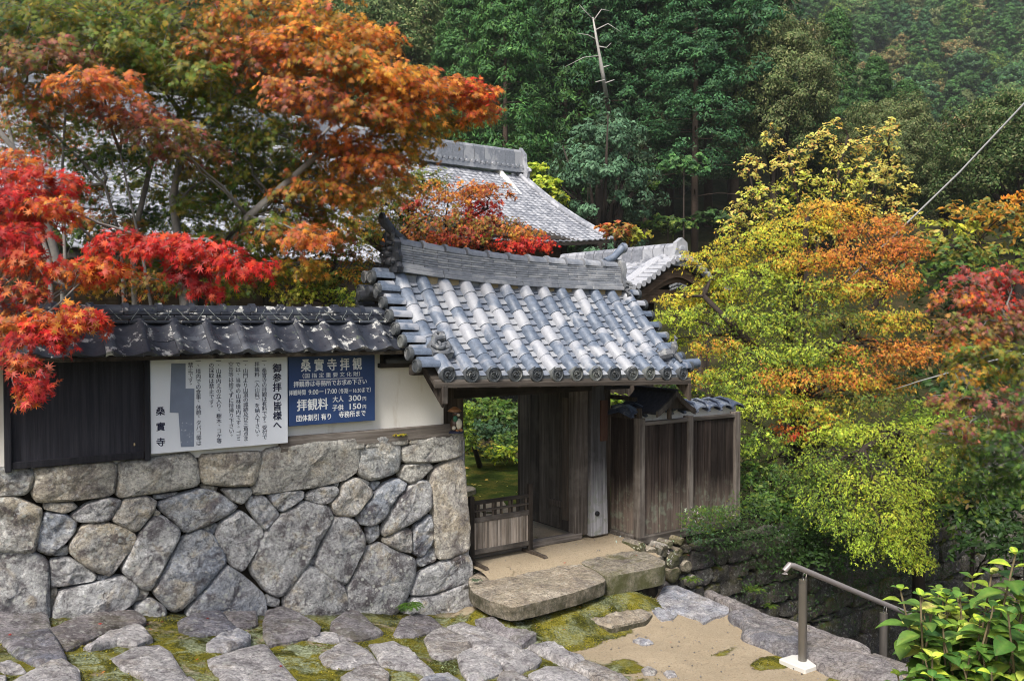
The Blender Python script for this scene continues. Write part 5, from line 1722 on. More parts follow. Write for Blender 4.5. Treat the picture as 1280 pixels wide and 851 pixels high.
m_ = MB(F_); m_.box(5.15, 6.85, -.09, -.075, zB, zT); m_.build('backing_board', M['wood_dark'], fence)
# plaster wall with blue half-round tiles behind the planks
pw = wthing('tile_capped_wall', 6.2, .12, -2.7, 'white plaster wall capped with blue half-round tiles behind the plank fence', 'wall')
P_ = ORG[pw.name]
m_ = MB(P_); m_.box(5.12, 7.0, .02, .24, -2.75, -1.13); m_.build('plaster_panel', M['plaster'], pw)
for k in range(9):
    s = 5.02 + k * .222
    m_ = MB(P_)
    # each tile a cylinder segment falling to the front, with a raised lip on its right edge
    prof = []
    R_ = .125
    for j in range(9):
        th = pi * (.08 + .84 * j / 8)
        prof.append((s + .111 + cos(th) * R_, -1.15 + sin(th) * R_ * .72))
    for d0, d1 in ((-.10, .13), (.13, .36)):
        z_a, z_b = (-.03, .03) if d0 < 0 else (.03, -.03)
        secs = []
        m_.add([(x, d0, z + z_a) for x, z in prof] + [(x, d1, z + z_b) for x, z in prof] + [(x, d0, z + z_a - .02) for x, z in prof] + [(x, d1, z + z_b - .02) for x, z in prof],
               [(j, j + 1, 10 + j - 0, 9 + j) for j in range(8)] and [(j, j + 1, 9 + j + 1, 9 + j) for j in range(8)] + [(18 + j, 27 + j, 27 + j + 1, 18 + j + 1) for j in range(8)] + [(j, 18 + j, 18 + j + 1, j + 1) for j in range(8)] + [(9 + j, 9 + j + 1, 27 + j + 1, 27 + j) for j in range(8)])
    m_.tube([(s + .015, -.105, -1.165), (s + .02, -.02, -1.06), (s + .02, .13, -1.025), (s + .02, .28, -1.06)], [.012, .016, .018, .014], 6)
    m_.build('cap_tile', M['tile_blue'], pw, smooth='auto')
# side bay between gate pillar and fence, running forwards
sb = wthing('side_screen', 5.12, .15, -2.66, 'dark boarded side screen joining the gate pillar to the fence corner', 'screen')
S_ = ORG[sb.name]
m_ = MB(S_); m_.box(5.10, 5.16, -.04, .40, -1.20, -1.14); m_.build('top_rail', M['wood_dark'], sb, bevel=.005)
m_ = MB(S_); m_.box(5.08, 5.18, -.05, .40, -2.70, -2.60); m_.build('bottom_beam', M['wood_greyh'], sb, bevel=.01)
a = -.04
for k in range(3):
    m_ = MB(S_); m_.box(5.112 + .004 * (k % 2), 5.137, a + .003, a + .144, -2.60, -1.20); m_.build('plank', M['wood_fence'], sb, bevel=.003)
    a += .147
m_ = MB(S_); m_.box(5.10, 5.16, -.04, .40, -.98, -.93); m_.build('upper_rail', M['wood_dark'], sb, bevel=.005)
for d in (-.10, .15, .36):
    m_ = MB(S_); m_.box(5.105, 5.155, d - .025, d + .025, -1.2 if d > 0 else -1.24, -1.06); m_.build('strut', M['wood_dark'], sb, bevel=.004)
# the little black board roof over it (gable towards the viewer)
lr = wthing('small_board_roof', 5.05, .05, -1.0, 'small black gabled board roof over the side screen by the pillar', 'canopy roof')
L_ = ORG[lr.name]
RW, RH = .32, .235
def roofslab(side, name, mat):
    m_ = MB(L_)
    sc0 = 5.50
    secs = []
    for i in range(6):
        t = i / 5
        s = sc0 + side * RW * t
        z = -.86 - RH * (t + .10 * sin(pi * t))
        secs.append([(s, -.34, z), (s, .36, z), (s, .36, z - .03), (s, -.34, z - .03)])
    m_.sweep(secs); return m_.build(name, mat, lr, bevel=.002)
roofslab(-1, 'roof_board', M['wood_black']); roofslab(1, 'roof_board', M['wood_black'])
for side in (-1, 1):
    m_ = MB(L_)
    secs = []
    for i in range(6):
        t = i / 5; s = 5.50 + side * (RW * t + .0); z = -.855 - RH * (t + .10 * sin(pi * t))
        secs.append([(s, -.365, z + .01), (s, -.335, z + .01), (s, -.335, z - .06), (s, -.365, z - .06)])
    m_.sweep(secs); m_.build('bargeboard', M['wood_grey'] if side < 0 else M['wood_dark'], lr)
m_ = MB(L_); m_.box(5.47, 5.53, -.36, .36, -.875, -.83); m_.build('ridge_beam', M['wood_black'], lr, bevel=.006)
m_ = MB(L_); m_.add([(5.24, -.30, -1.07), (5.76, -.30, -1.07), (5.50, -.30, -.89), (5.24, -.27, -1.07), (5.76, -.27, -1.07), (5.50, -.27, -.89)], [(0, 1, 2), (3, 5, 4), (0, 3, 4, 1), (1, 4, 5, 2), (2, 5, 3, 0)])
m_.build('gable_board', M['wood_dark'], lr)
m_ = MB(L_); m_.box(5.48, 5.52, -.26, -.21, -1.2, -.88); m_.build('king_post', M['wood_dark'], lr, bevel=.004)

# ------------------------------------------------------------------ handrail
hr = wthing('handrail', 4.5, -2.93, -3.08, 'brown-grey steel handrail on two posts at the top of the descending steps', 'handrail')
H_ = ORG[hr.name]
s1_, d1_ = on_z(1003, 826, -3.07)
top1 = -(726 - 400) / 1100 * (W(s1_, d1_, 0)[1])
zrail1 = top1 + .09
# second post: next step down
X2, Y2 = .4255 * 8.55, 8.55
s2_ = UX * (X2 - OX) + UY * (Y2 - OY); d2_ = -UY * X2 + UX * Y2 - C0
top2 = -(768 - 400) / 1100 * 8.55
m_ = MB(H_); m_.tube([(s1_, d1_, -3.10), (s1_, d1_, top1 - .03)], .0375, 18); m_.tube([(s1_, d1_, top1 - .027), (s1_, d1_, top1)], .036, 18); m_.build('post', M['steel'], hr, smooth='auto')
m_ = MB(H_); m_.tube([(s2_, d2_, -3.75), (s2_, d2_, top2)], .0375, 18); m_.build('post', M['steel'], hr, smooth='auto')
for (s, d, t, dx) in ((s1_, d1_, top1, 0), (s2_, d2_, top2, 0)):
    m_ = MB(H_); m_.tube([(s, d, t - .01), (s, d, t + .05), (s + .03, d - .01, t + .085)], .008, 8); m_.tube([(s + .04, d, t), (s + .05, d, t + .04), (s + .02, d, t + .07)], .006, 6)
    m_.build('bracket', M['chrome'], hr, smooth=True)
e0 = Vector((s1_, d1_, zrail1)); e1 = Vector((s2_, d2_, top2 + .09)); dr = (e1 - e0)
p0 = e0 - dr * .14; p9 = e1 + dr * .6
hk = p0 + Vector((-.055, .02, -.05))
m_ = MB(H_); m_.tube([tuple(hk + Vector((-.0, 0, -.03))), tuple(hk), tuple(p0 + Vector((-.015, .0, .0))), tuple(p0 + dr * .04), tuple(p9)], .025, 14); m_.build('rail', M['rail'], hr, smooth='auto')
m_ = MB(H_)
m_.prism([(s1_ - .15, d1_ - .14), (s1_ + .15, d1_ - .15), (s1_ + .16, d1_ + .14), (s1_ - .14, d1_ + .15)], 'z', -3.12, -3.062); m_.build('base_plate', M['white_plate'], hr, bevel=.008)
# ================================================================== THE MAIN HALL
A2 = atan2(.652, .758)
H2 = empty('temple_hall', (.758 * 14 - .652 * 24, .652 * 14 + .758 * 24, CAMH - 2.7),
           'large temple hall with sweeping silver-grey tiled roof behind the maples', 'temple hall', rz=A2)
HO = (14, 24, -2.7)
ORG[H2.name] = HO
def tiled(mb, P, s0, s1, pitch, rows, amp=.03, step=.03, cols=None):
    """P(s, t) -> point on the roof (t 0 eave .. 1 ridge). Adds rows of wavy stepped tiles"""
    n = max(1, int(round(abs(s1 - s0) / pitch)))
    K = 5
    prof = [0, .75, 1, .55, .1]
    for r in range(rows):
        t0, t1 = r / rows, (r + 1.0) / rows
        line0, line1, line2 = [], [], []
        for i in range(n * K + 1):
            f = i / (n * K); s = s0 + (s1 - s0) * f
            h = amp * prof[i % K]
            a, b = Vector(P(s, t0)), Vector(P(s, t1))
            line0.append((a.x, a.y, a.z + h + step)); line1.append((b.x, b.y, b.z + h * .96)); line2.append((a.x, a.y, a.z + h - .005))
        m = len(line0)
        mb.add(line2 + line0 + line1, [(i, i + 1, m + i + 1, m + i) for i in range(m - 1)] + [(m + i, m + i + 1, 2 * m + i + 1, 2 * m + i) for i in range(m - 1)])
aR, bR, zR_ = 23.7, 27.07, 5.85
bE, zE = 22.1, 2.6
def hallP(s, t):
    b = bE + (bR - bE) * t
    z = zE + (zR_ - zE) * (t * .86 + .14 * t * t)
    z += .35 * (1 - t) ** 2 * max(0, (s - 18) / 5.7) ** 2
    return (s, b, z)
mb = MB(HO); tiled(mb, hallP, 2.0, aR, .285, 26, .032, .034)
mb.mesh
o = link('roof_tiles', mb.mesh('roof_tiles', fix=False), M['tile_far'], H2); o['kind'] = 'stuff'
mb = MB(HO)
def hallB(s, t):
    p = hallP(s, t); return (s, 2 * bR - p[1], p[2])
tiled(mb, hallB, aR, 2.0, .57, 13, .03, .03)
o = link('rear_roof_tiles', mb.mesh('rear', fix=False), M['tile_far'], H2); o['kind'] = 'stuff'
# underside, eave boards
mb = MB(HO)
for i in range(10):
    t0, t1 = i / 10, (i + 1) / 10
    q = [hallP(2.0, t0), hallP(aR, t0), hallP(aR, t1), hallP(2.0, t1)]
    mb.add([(p[0], p[1], p[2] - .12) for p in q], [(3, 2, 1, 0)])
q = [hallP(2.0 + (aR - 2) * i / 12, 0) for i in range(13)]
for i in range(12):
    a, b = q[i], q[i + 1]
    mb.add([(a[0], a[1], a[2] - .02), (b[0], b[1], b[2] - .02), (b[0], b[1], b[2] - .14), (a[0], a[1], a[2] - .14)], [(0, 3, 2, 1)])
mb.build('eave_board', M['wood_darkh'], H2)
# right verge: band of cover tiles
mb = MB(HO)
for off, r_0 in ((-.10, .10), (.10, .085)):
    mb.tube([(hallP(aR + off, t)[0], hallP(aR + off, t)[1], hallP(aR, t)[2] + .10) for t in [k / 10 for k in range(11)]], r_0, 10)
for k in range(24):
    p = hallP(aR, k / 24)
    mb.tube([(aR - .02, p[1], p[2] + .05), (aR + .26, p[1], p[2] + .04)], .075, 8)
mb.build('verge_tiles', M['tile_far'], H2, smooth='auto')['kind'] = 'stuff'
# main ridge
def hz(s): return zR_ + .10 * max(0, (s - 17) / 6.7) ** 2
s = 2.0; k = 0
while s < aR - .1:
    e = min(s + .52, aR)
    mb = MB(HO); z = hz((s + e) / 2)
    mb.box(s, e - .02, bR - .16, bR + .16, z + .30, z + .82)
    mb.box(s, e, bR - .24, bR + .24, z + .02, z + .20)
    mb.tube([(s, bR, z + .84), (e - .03, bR, z + .84)], .12, 8)
    if s > 8: mb.tube([((s + e) / 2 - .13, bR - .26, z + .25), ((s + e) / 2 - .13, bR + .2, z + .25)], .075, 8); mb.tube([((s + e) / 2 + .13, bR - .26, z + .25), ((s + e) / 2 + .13, bR + .2, z + .25)], .075, 8)
    mb.build('ridge_block', M['tile_ridge'], H2)
    s = e
mb = MB(HO); z = hz(aR)
mb.prism([(bR - .42, z - .25), (bR - .50, z + .05), (bR - .30, z + .35), (bR - .28, z + .75), (bR, z + 1.05), (bR + .28, z + .75), (bR + .30, z + .35), (bR + .5, z + .05), (bR + .42, z - .25)], 'x', aR, aR + .14)
for sg in (-1, 1):
    mb.tube([(aR + .1, bR + sg * (.40 + .14 * cos(t)), z + .02 + .14 * sin(t)) for t in [k * .8 for k in range(7)]], .07, 7)
mb.tube([(aR + .05, bR, z + .6), (aR + .22, bR, z + .6)], .14, 10)
mb.build('ridge_end_tile', M['tile_far'], H2, smooth='auto')
# lower pent roof in front, left part
def pentP(s, t):
    return (s, 19.9 + 2.9 * t, 1.5 + 1.35 * t)
mb = MB(HO); tiled(mb, pentP, 5.0, 12.6, .285, 11, .034, .036)
o = link('pent_roof_tiles', mb.mesh('pent', fix=False), M['tile_far'], H2); o['kind'] = 'stuff'
mb = MB(HO); mb.box(5, 12.55, 20.0, 22.6, 1.30, 1.42); mb.build('pent_roof_frame', M['wood_darkh'], H2)
mb = MB(HO)
mb.tube([(12.55, 19.85 + 2.9 * t, 1.62 + 1.35 * t) for t in (0, .5, 1)], .10, 9)
mb.tube([(10.6, 20.5 + 2.3 * t, 1.90 + 1.1 * t) for t in (0, .5, 1)], .12, 9)
mb.build('descending_ridge', M['tile_far'], H2, smooth='auto')
mb = MB(HO)
mb.prism([(10.33, 1.85), (10.33, 2.15), (10.45, 2.32), (10.6, 2.38), (10.75, 2.32), (10.87, 2.15), (10.87, 1.85)], 'y', 20.36, 20.46)
mb.lathe([(.17, .0), (.17, -.05), (.12, -.07), (.10, -.03)], 14, (10.6, 20.36, 2.1), 'y')
mb.build('ornament_tile', M['tile_ridge'], H2, smooth='auto')
# body: posts, plaster, sliding screens
mb = MB(HO); mb.box(3.2, 22.6, 23.4, 31, -2.7, 2.95); mb.build('wall', M['wood_brown'], H2)
for k in range(11):
    s = 3.2 + k * 1.94
    mb = MB(HO); mb.box(s - .10, s + .10, 23.28, 23.42, -2.7, 2.9); mb.build('post', M['wood_dark'], H2)
for z, h_ in ((-2.2, .2), (-.2, .18), (1.6, .2)):
    mb = MB(HO); mb.box(3.1, 22.7, 23.30, 23.44, z, z + h_); mb.build('rail', M['wood_darkh'], H2)
for k in range(10):
    s = 3.2 + k * 1.94
    if k % 3 == 2: continue
    mb = MB(HO); mb.box(s + .12, s + 1.82, 23.36, 23.395, -1.98, -.22); mb.build('shoji_screen', M['paper'] if k % 4 == 1 else M['wood_dark'], H2)
mb = MB(HO)
mb.add([(22.61, 23.4, 2.9), (22.61, 31, 2.9), (22.61, bR, 6.1), (22.5, 23.4, 2.9), (22.5, 31, 2.9), (22.5, bR, 6.1)], [(0, 1, 2), (3, 5, 4), (0, 3, 4, 1), (1, 4, 5, 2), (2, 5, 3, 0)])
mb.build('gable_wall', M['plaster'], H2)
mb = MB(HO); mb.box(12.7, 23.2, 23.1, 23.4, -2.9, -2.4); mb.build('foundation', M['dark_stone'], H2)
mb = MB(HO); mb.box(3.0, 23, 21.9, 23.3, -2.25, -2.12); mb.build('veranda', M['wood_greyh'], H2)

# ================================================================== SMALL CURVED-GABLE ROOF (inner gate)
ig = wthing('inner_gate', 10.97, 6.5, -2.6, 'smaller inner gate with curved gable roof, right of the main ridge', 'gate')
IO = ORG[ig.name]
cs_, w2, zp = 10.97, 1.47, 1.22
def kara(x):
    """x -1..1 -> drop from the peak"""
    a = abs(x)
    return .60 * (0.5 - 0.5 * cos(pi * min(1, a * 1.02))) * .82 + .15 * a
def karaP(side):
    def P(s, t):    # s runs along depth, t 0 eave..1 ridge
        x = (1 - t) * 1.0
        return (cs_ + side * w2 * x, s, zp - kara(x))
    return P
for side in (-1, 1):
    mb = MB(IO)
    tiled(mb, karaP(side), 8.6 if side < 0 else 4.95, 4.95 if side < 0 else 8.6, .25, 9, .028, .03)
    o = link('roof_tiles', mb.mesh('roof', fix=False), M['tile_far'], ig); o['kind'] = 'stuff'
mb = MB(IO)
secs = []
for i in range(25):
    x = -1 + i / 12
    z = zp - kara(x)
    secs.append([(cs_ + w2 * x, 4.92, z - .02), (cs_ + w2 * x, 8.6, z - .02), (cs_ + w2 * x, 8.6, z - .12), (cs_ + w2 * x, 4.92, z - .12)])
mb.sweep(secs); mb.build('roof_bed', M['wood_darkh'], ig)
mb = MB(IO)
for i in range(22):
    x = -1 + (i + .5) / 11
    z = zp - kara(x)
    mb.tube([(cs_ + w2 * x, 4.78, z + .05), (cs_ + w2 * x, 5.15, z + .06)], .062, 8)
mb.build('verge_tiles', M['tile_far'], ig, smooth='auto')['kind'] = 'stuff'
for side in (-1, 1):
    mb = MB(IO); mb.tube([(cs_ + side * w2 * t, 5.22, zp - kara(t) + .10) for t in [k / 10 for k in range(1, 11)]], .075, 9)
    mb.tube([(cs_ + side * w2 * t, 5.40, zp - kara(t) + .08) for t in [k / 10 for k in range(1, 11)]], .06, 9)
    mb.build('descending_ridge', M['tile_far'], ig, smooth='auto')
d = 4.98
while d < 8.6:
    mb = MB(IO)
    mb.box(cs_ - .10, cs_ + .10, d, d + .30, zp + .06, zp + .27); mb.box(cs_ - .15, cs_ + .15, d, d + .315, zp - .0, zp + .06)
    mb.tube([(cs_, d, zp + .28), (cs_, d + .29, zp + .28)], .085, 8)
    mb.build('ridge_block', M['tile_far'], ig); d += .32
mb = MB(IO)
mb.prism([(cs_ - .24, zp - .12), (cs_ - .26, zp + .05), (cs_ - .17, zp + .2), (cs_ - .15, zp + .36), (cs_, zp + .46), (cs_ + .15, zp + .36), (cs_ + .17, zp + .2), (cs_ + .26, zp + .05), (cs_ + .24, zp - .12)], 'y', 4.86, 4.97)
for sg in (-1, 1):
    mb.tube([(cs_ + sg * (.22 + .07 * cos(t)), 4.85, zp + .0 + .07 * sin(t)) for t in [k * .8 for k in range(7)]], .035, 7)
mb.lathe([(.10, 0), (.10, -.04), (.05, -.06)], 12, (cs_, 4.86, zp + .2), 'y')
mb.build('ridge_end_tile', M['tile_ridge'], ig, smooth='auto')
for dd, off, th in ((4.98, .12, .22), (5.08, .30, .16)):
    mb = MB(IO); secs = []
    for i in range(21):
        x = -.97 + i * 1.94 / 20
        z = zp - kara(x) - off
        th_ = th * (1 - .35 * abs(x))
        secs.append([(cs_ + w2 * x, dd, z), (cs_ + w2 * x, dd + .06, z), (cs_ + w2 * x, dd + .06, z - th_), (cs_ + w2 * x, dd, z - th_)])
    mb.sweep(secs); mb.build('curved_bargeboard', M['wood_brown'], ig)
mb = MB(IO)
for k in range(3):
    for sg in (-1, 1):
        mb.tube([(cs_ + sg * (.05 + .07 * k + .05 * cos(t)), 4.97, zp - .52 + .04 * sin(t) - .02 * k) for t in [j * .9 for j in range(7)]], .028, 6)
mb.build('carved_pendant', M['oni_grey'], ig, smooth='auto')
mb = MB(IO); mb.box(cs_ - 1.1, cs_ + 1.1, 5.15, 5.25, .35, .62); mb.build('beam', M['wood_brown'], ig)
for a in (-1.0, 1.0):
    for dd in (5.2, 8.2):
        mb = MB(IO); mb.box(cs_ + a - .09, cs_ + a + .09, dd - .09, dd + .09, -2.7, .7 if a else .7); mb.build('post', M['wood_dark'], ig)
mb = MB(IO); mb.box(cs_ - 1.0, cs_ + 1.0, 6.7, 6.76, -2.7, .6); mb.build('plank_panel', M['wood_dark'], ig)

# low grey plank fence at the back of the garden, seen through the gateway
gf = wthing('garden_fence', 2.5, 9.5, -2.5, 'grey plank fence behind the hedge, seen through the gateway', 'fence')
GO = ORG[gf.name]
for k in range(46):
    s = -1.5 + k * .17
    mb = MB(GO); mb.box(s, s + .155, 9.5 + .01 * (k % 2), 9.525 + .01 * (k % 2), -2.5, -1.12); mb.build('plank', M['wood_grey'], gf)
for z in (-1.35, -2.1):
    mb = MB(GO); mb.box(-1.5, 6.4, 9.53, 9.58, z, z + .07); mb.build('rail', M['wood_greyh'], gf)
# ================================================================== FOLIAGE ENGINE
def maple_tmpl(lobes=7):
    """unit leaf (radius 1) in xy, stem towards -y, folded a little; quads"""
    if lobes == 7:
        angs = [90, 50, 130, 8, 172, -40, 220]; lens = [1.0, .92, .92, .76, .76, .42, .42]; wid = 19
    elif lobes == 5:
        angs = [90, 42, 138, -8, 188]; lens = [1.0, .9, .9, .62, .62]; wid = 26
    else:
        angs = [90, 25, 155]; lens = [1.0, .85, .85]; wid = 30
    V, F = [(0, 0, .04)], []
    for a, l in zip(angs, lens):
        a = radians(a)
        b = len(V)
        for da, r in ((-wid, .30), (0, 1.0), (wid, .30)):
            t = a + radians(da)
            rr = r * l if r == 1 else r
            V.append((cos(t) * rr, sin(t) * rr, -.16 * rr * rr))
        F.append((0, b, b + 1, b + 2))
    return np.array(V, float), np.array(F)
def quad_tmpl(w=.45, fold=.12):
    return np.array([(0, -1, -.1), (w, 0, fold), (0, 1, -.15), (-w, 0, fold)], float), np.array([(0, 1, 2, 3)])
def oval_tmpl(w=.42):
    V = [(0, -1, 0), (w, -.25, .10), (w * .8, .45, .06), (0, 1, -.22), (-w * .8, .45, .06), (-w, -.25, .10), (0, -.2, 0), (0, .4, -.04)]
    return np.array(V, float), np.array([(0, 1, 2, 6), (6, 2, 3, 7), (0, 6, 4, 5), (6, 7, 3, 4)])
TM7, TM5, TM3, TQ, TO = maple_tmpl(7), maple_tmpl(5), maple_tmpl(3), quad_tmpl(), oval_tmpl()

def norm(a): return a / np.maximum(1e-9, np.linalg.norm(a, axis=-1, keepdims=True))
def leaves_mesh(name, P, Nn, size, C, tmpl, rng, updir=None):
    n = len(P)
    T, F = tmpl
    Nn = norm(Nn)
    if updir is None: updir = rng.normal(size=(n, 3))
    X = norm(np.cross(updir, Nn)); Y = np.cross(Nn, X)
    k = len(T)
    V = P[:, None, :] + size[:, None, None] * (T[None, :, 0:1] * X[:, None, :] + T[None, :, 1:2] * Y[:, None, :] + T[None, :, 2:3] * Nn[:, None, :])
    Fa = (F[None] + (np.arange(n) * k)[:, None, None]).reshape(-1, F.shape[1])
    Cc = np.repeat(np.clip(C, 0, 1), k, axis=0)
    return fast_mesh(name, V.reshape(-1, 3), Fa, Cc)

def sprigs(center, rad, ns, nl, rng, droop=.35, spread=.5, L=.55):
    """leaves sitting along twigs that fan out of a pad; returns P, N, updir, twig lines"""
    c = np.array(center); rad = np.array(rad)
    a = rng.uniform(0, 2 * pi, ns); r = np.sqrt(rng.uniform(0, 1, ns)) * .8
    z = rng.uniform(-1, 1, ns)
    st = np.stack([np.cos(a) * r, np.sin(a) * r, z * np.sqrt(np.maximum(0, 1 - r * r))], -1)
    dr = norm(st * np.array([1, 1, .35]) + rng.normal(size=(ns, 3)) * np.array([.5, .5, .22]) + 1e-3)
    start = c + st * rad
    Ls = L * rng.uniform(.6, 1.2, ns)[:, None] * rad.mean()
    t = np.linspace(.08, 1, nl)[None, :, None]
    side = norm(np.cross(dr, np.array([0, 0, 1.])))[:, None, :]
    sgn = np.where(np.arange(nl) % 2 == 0, 1, -1)[None, :, None]
    P = start[:, None, :] + dr[:, None, :] * Ls[:, :, None] * t
    P = P + side * sgn * (spread * Ls[:, :, None] * .22) * rng.uniform(.3, 1.2, (ns, nl, 1))
    P[..., 2] -= (droop * Ls[:, :] * t[..., 0] ** 2)
    P += rng.normal(size=P.shape) * .018
    N = np.array([0, 0, .55]) + dr[:, None, :] * (.35 + .5 * t) + rng.normal(size=P.shape) * .36 + np.array([-.08, -.50, 0])
    up = -(dr[:, None, :] * .8 + side * sgn * .7 + rng.normal(size=P.shape) * .25) * -1.0
    up = np.broadcast_to(up, P.shape)
    lines = np.stack([start, start + dr * Ls * .5 - np.array([0, 0, 1]) * droop * Ls * .2, start + dr * Ls * .95 - np.array([0, 0, 1]) * droop * Ls * .85], 1)
    return P.reshape(-1, 3), N.reshape(-1, 3), up.reshape(-1, 3), lines

def tubes_np(lines, r0, r1, n=3):
    """lines (m,k,3) -> verts, quads"""
    m, k, _ = lines.shape
    tng = norm(np.gradient(lines, axis=1))
    a = norm(np.cross(tng, np.array([0.13, .21, .97]))); b = np.cross(tng, a)
    rr = np.linspace(r0, r1, k)[None, :, None, None]
    th = np.arange(n) * 2 * pi / n
    ring = a[:, :, None, :] * np.cos(th)[None, None, :, None] + b[:, :, None, :] * np.sin(th)[None, None, :, None]
    V = (lines[:, :, None, :] + ring * rr).reshape(-1, 3)
    idx = np.arange(m * k * n).reshape(m, k, n)
    q = np.stack([idx[:, :-1, :], np.roll(idx[:, :-1, :], -1, 2), np.roll(idx[:, 1:, :], -1, 2), idx[:, 1:, :]], -1)
    return V, q.reshape(-1, 4)

def bez(p0, p1, p2, n=8):
    return [tuple(Vector(p0) * (1 - t) ** 2 + Vector(p1) * 2 * t * (1 - t) + Vector(p2) * t * t) for t in [i / (n - 1) for i in range(n)]]
def wob(pts, amp, seed):
    out = []
    for i, p in enumerate(pts):
        k = amp if 0 < i < len(pts) - 1 else 0
        out.append((p[0] + k * mn.noise((p[2] * 1.7, i * .9, seed)), p[1] + k * mn.noise((p[2] * 1.7, i * .9, seed + 7)), p[2] + k * .4 * mn.noise((p[0], i * .9, seed + 3))))
    return out

PAL = {
 'orange': [(.50, .15, .02), (.56, .24, .03), (.47, .105, .025), (.40, .09, .05), (.50, .21, .03), (.34, .20, .03)],
 'rust':   [(.42, .10, .035), (.32, .075, .04), (.50, .16, .03), (.22, .10, .03)],
 'scarlet': [(.38, .014, .012), (.46, .028, .016), (.28, .010, .016), (.46, .075, .022)],
 'crimson': [(.22, .011, .016), (.30, .013, .018), (.38, .022, .018), (.16, .016, .018)],
 'purple': [(.20, .05, .06), (.30, .09, .08), (.14, .05, .04), (.12, .09, .03), (.36, .12, .07)],
 'green':  [(.065, .135, .02), (.10, .18, .025), (.045, .105, .018), (.15, .19, .028)],
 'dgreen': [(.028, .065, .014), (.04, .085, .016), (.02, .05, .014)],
 'olive':  [(.14, .16, .022), (.21, .18, .028), (.10, .13, .02), (.30, .20, .03)],
 'ygreen': [(.30, .37, .03), (.42, .45, .04), (.22, .32, .025), (.48, .46, .05)],
 'yellow': [(.60, .42, .035), (.52, .40, .04), (.42, .38, .04), (.66, .36, .03)],
 'lime':   [(.30, .42, .035), (.40, .50, .05), (.20, .31, .03)],
 'amber':  [(.52, .28, .03), (.48, .20, .025), (.42, .30, .035), (.55, .19, .03)],
 'pale':   [(.52, .50, .13), (.44, .45, .10), (.34, .38, .08), (.60, .48, .12), (.50, .26, .08)],
 'conifer': [(.030, .092, .024), (.048, .130, .030), (.022, .065, .022), (.075, .165, .036)],
 'conifer_b': [(.022, .075, .030), (.038, .105, .036), (.016, .052, .024), (.05, .13, .04)],
 'oak':    [(.075, .115, .035), (.12, .15, .05), (.05, .085, .026), (.17, .17, .075)],
 'brown':  [(.20, .13, .05), (.14, .12, .04), (.26, .16, .07)],
 'bluegreen': [(.055, .12, .06), (.075, .14, .075), (.04, .09, .05)],
 'hyd':    [(.07, .165, .028), (.10, .20, .032), (.045, .115, .024), (.13, .22, .035)],
 'hydy':   [(.42, .44, .09), (.50, .48, .12), (.36, .42, .06)],
 'ivy':    [(.05, .10, .03), (.08, .14, .05), (.03, .065, .02)],
}
LEAFK = 1.3
def pal(keys, n, rng):
    """keys 'a' or 'a/b' ; weights equal"""
    ks = keys.split('/')
    cols = np.array([c for k in ks for c in PAL[k]])
    C = cols[rng.integers(0, len(cols), n)]
    C2 = cols[rng.integers(0, len(cols), n)]
    f = rng.uniform(0, .6, (n, 1))
    return (C * (1 - f) + C2 * f) * rng.uniform(.78, 1.22, (n, 1)) * LEAFK

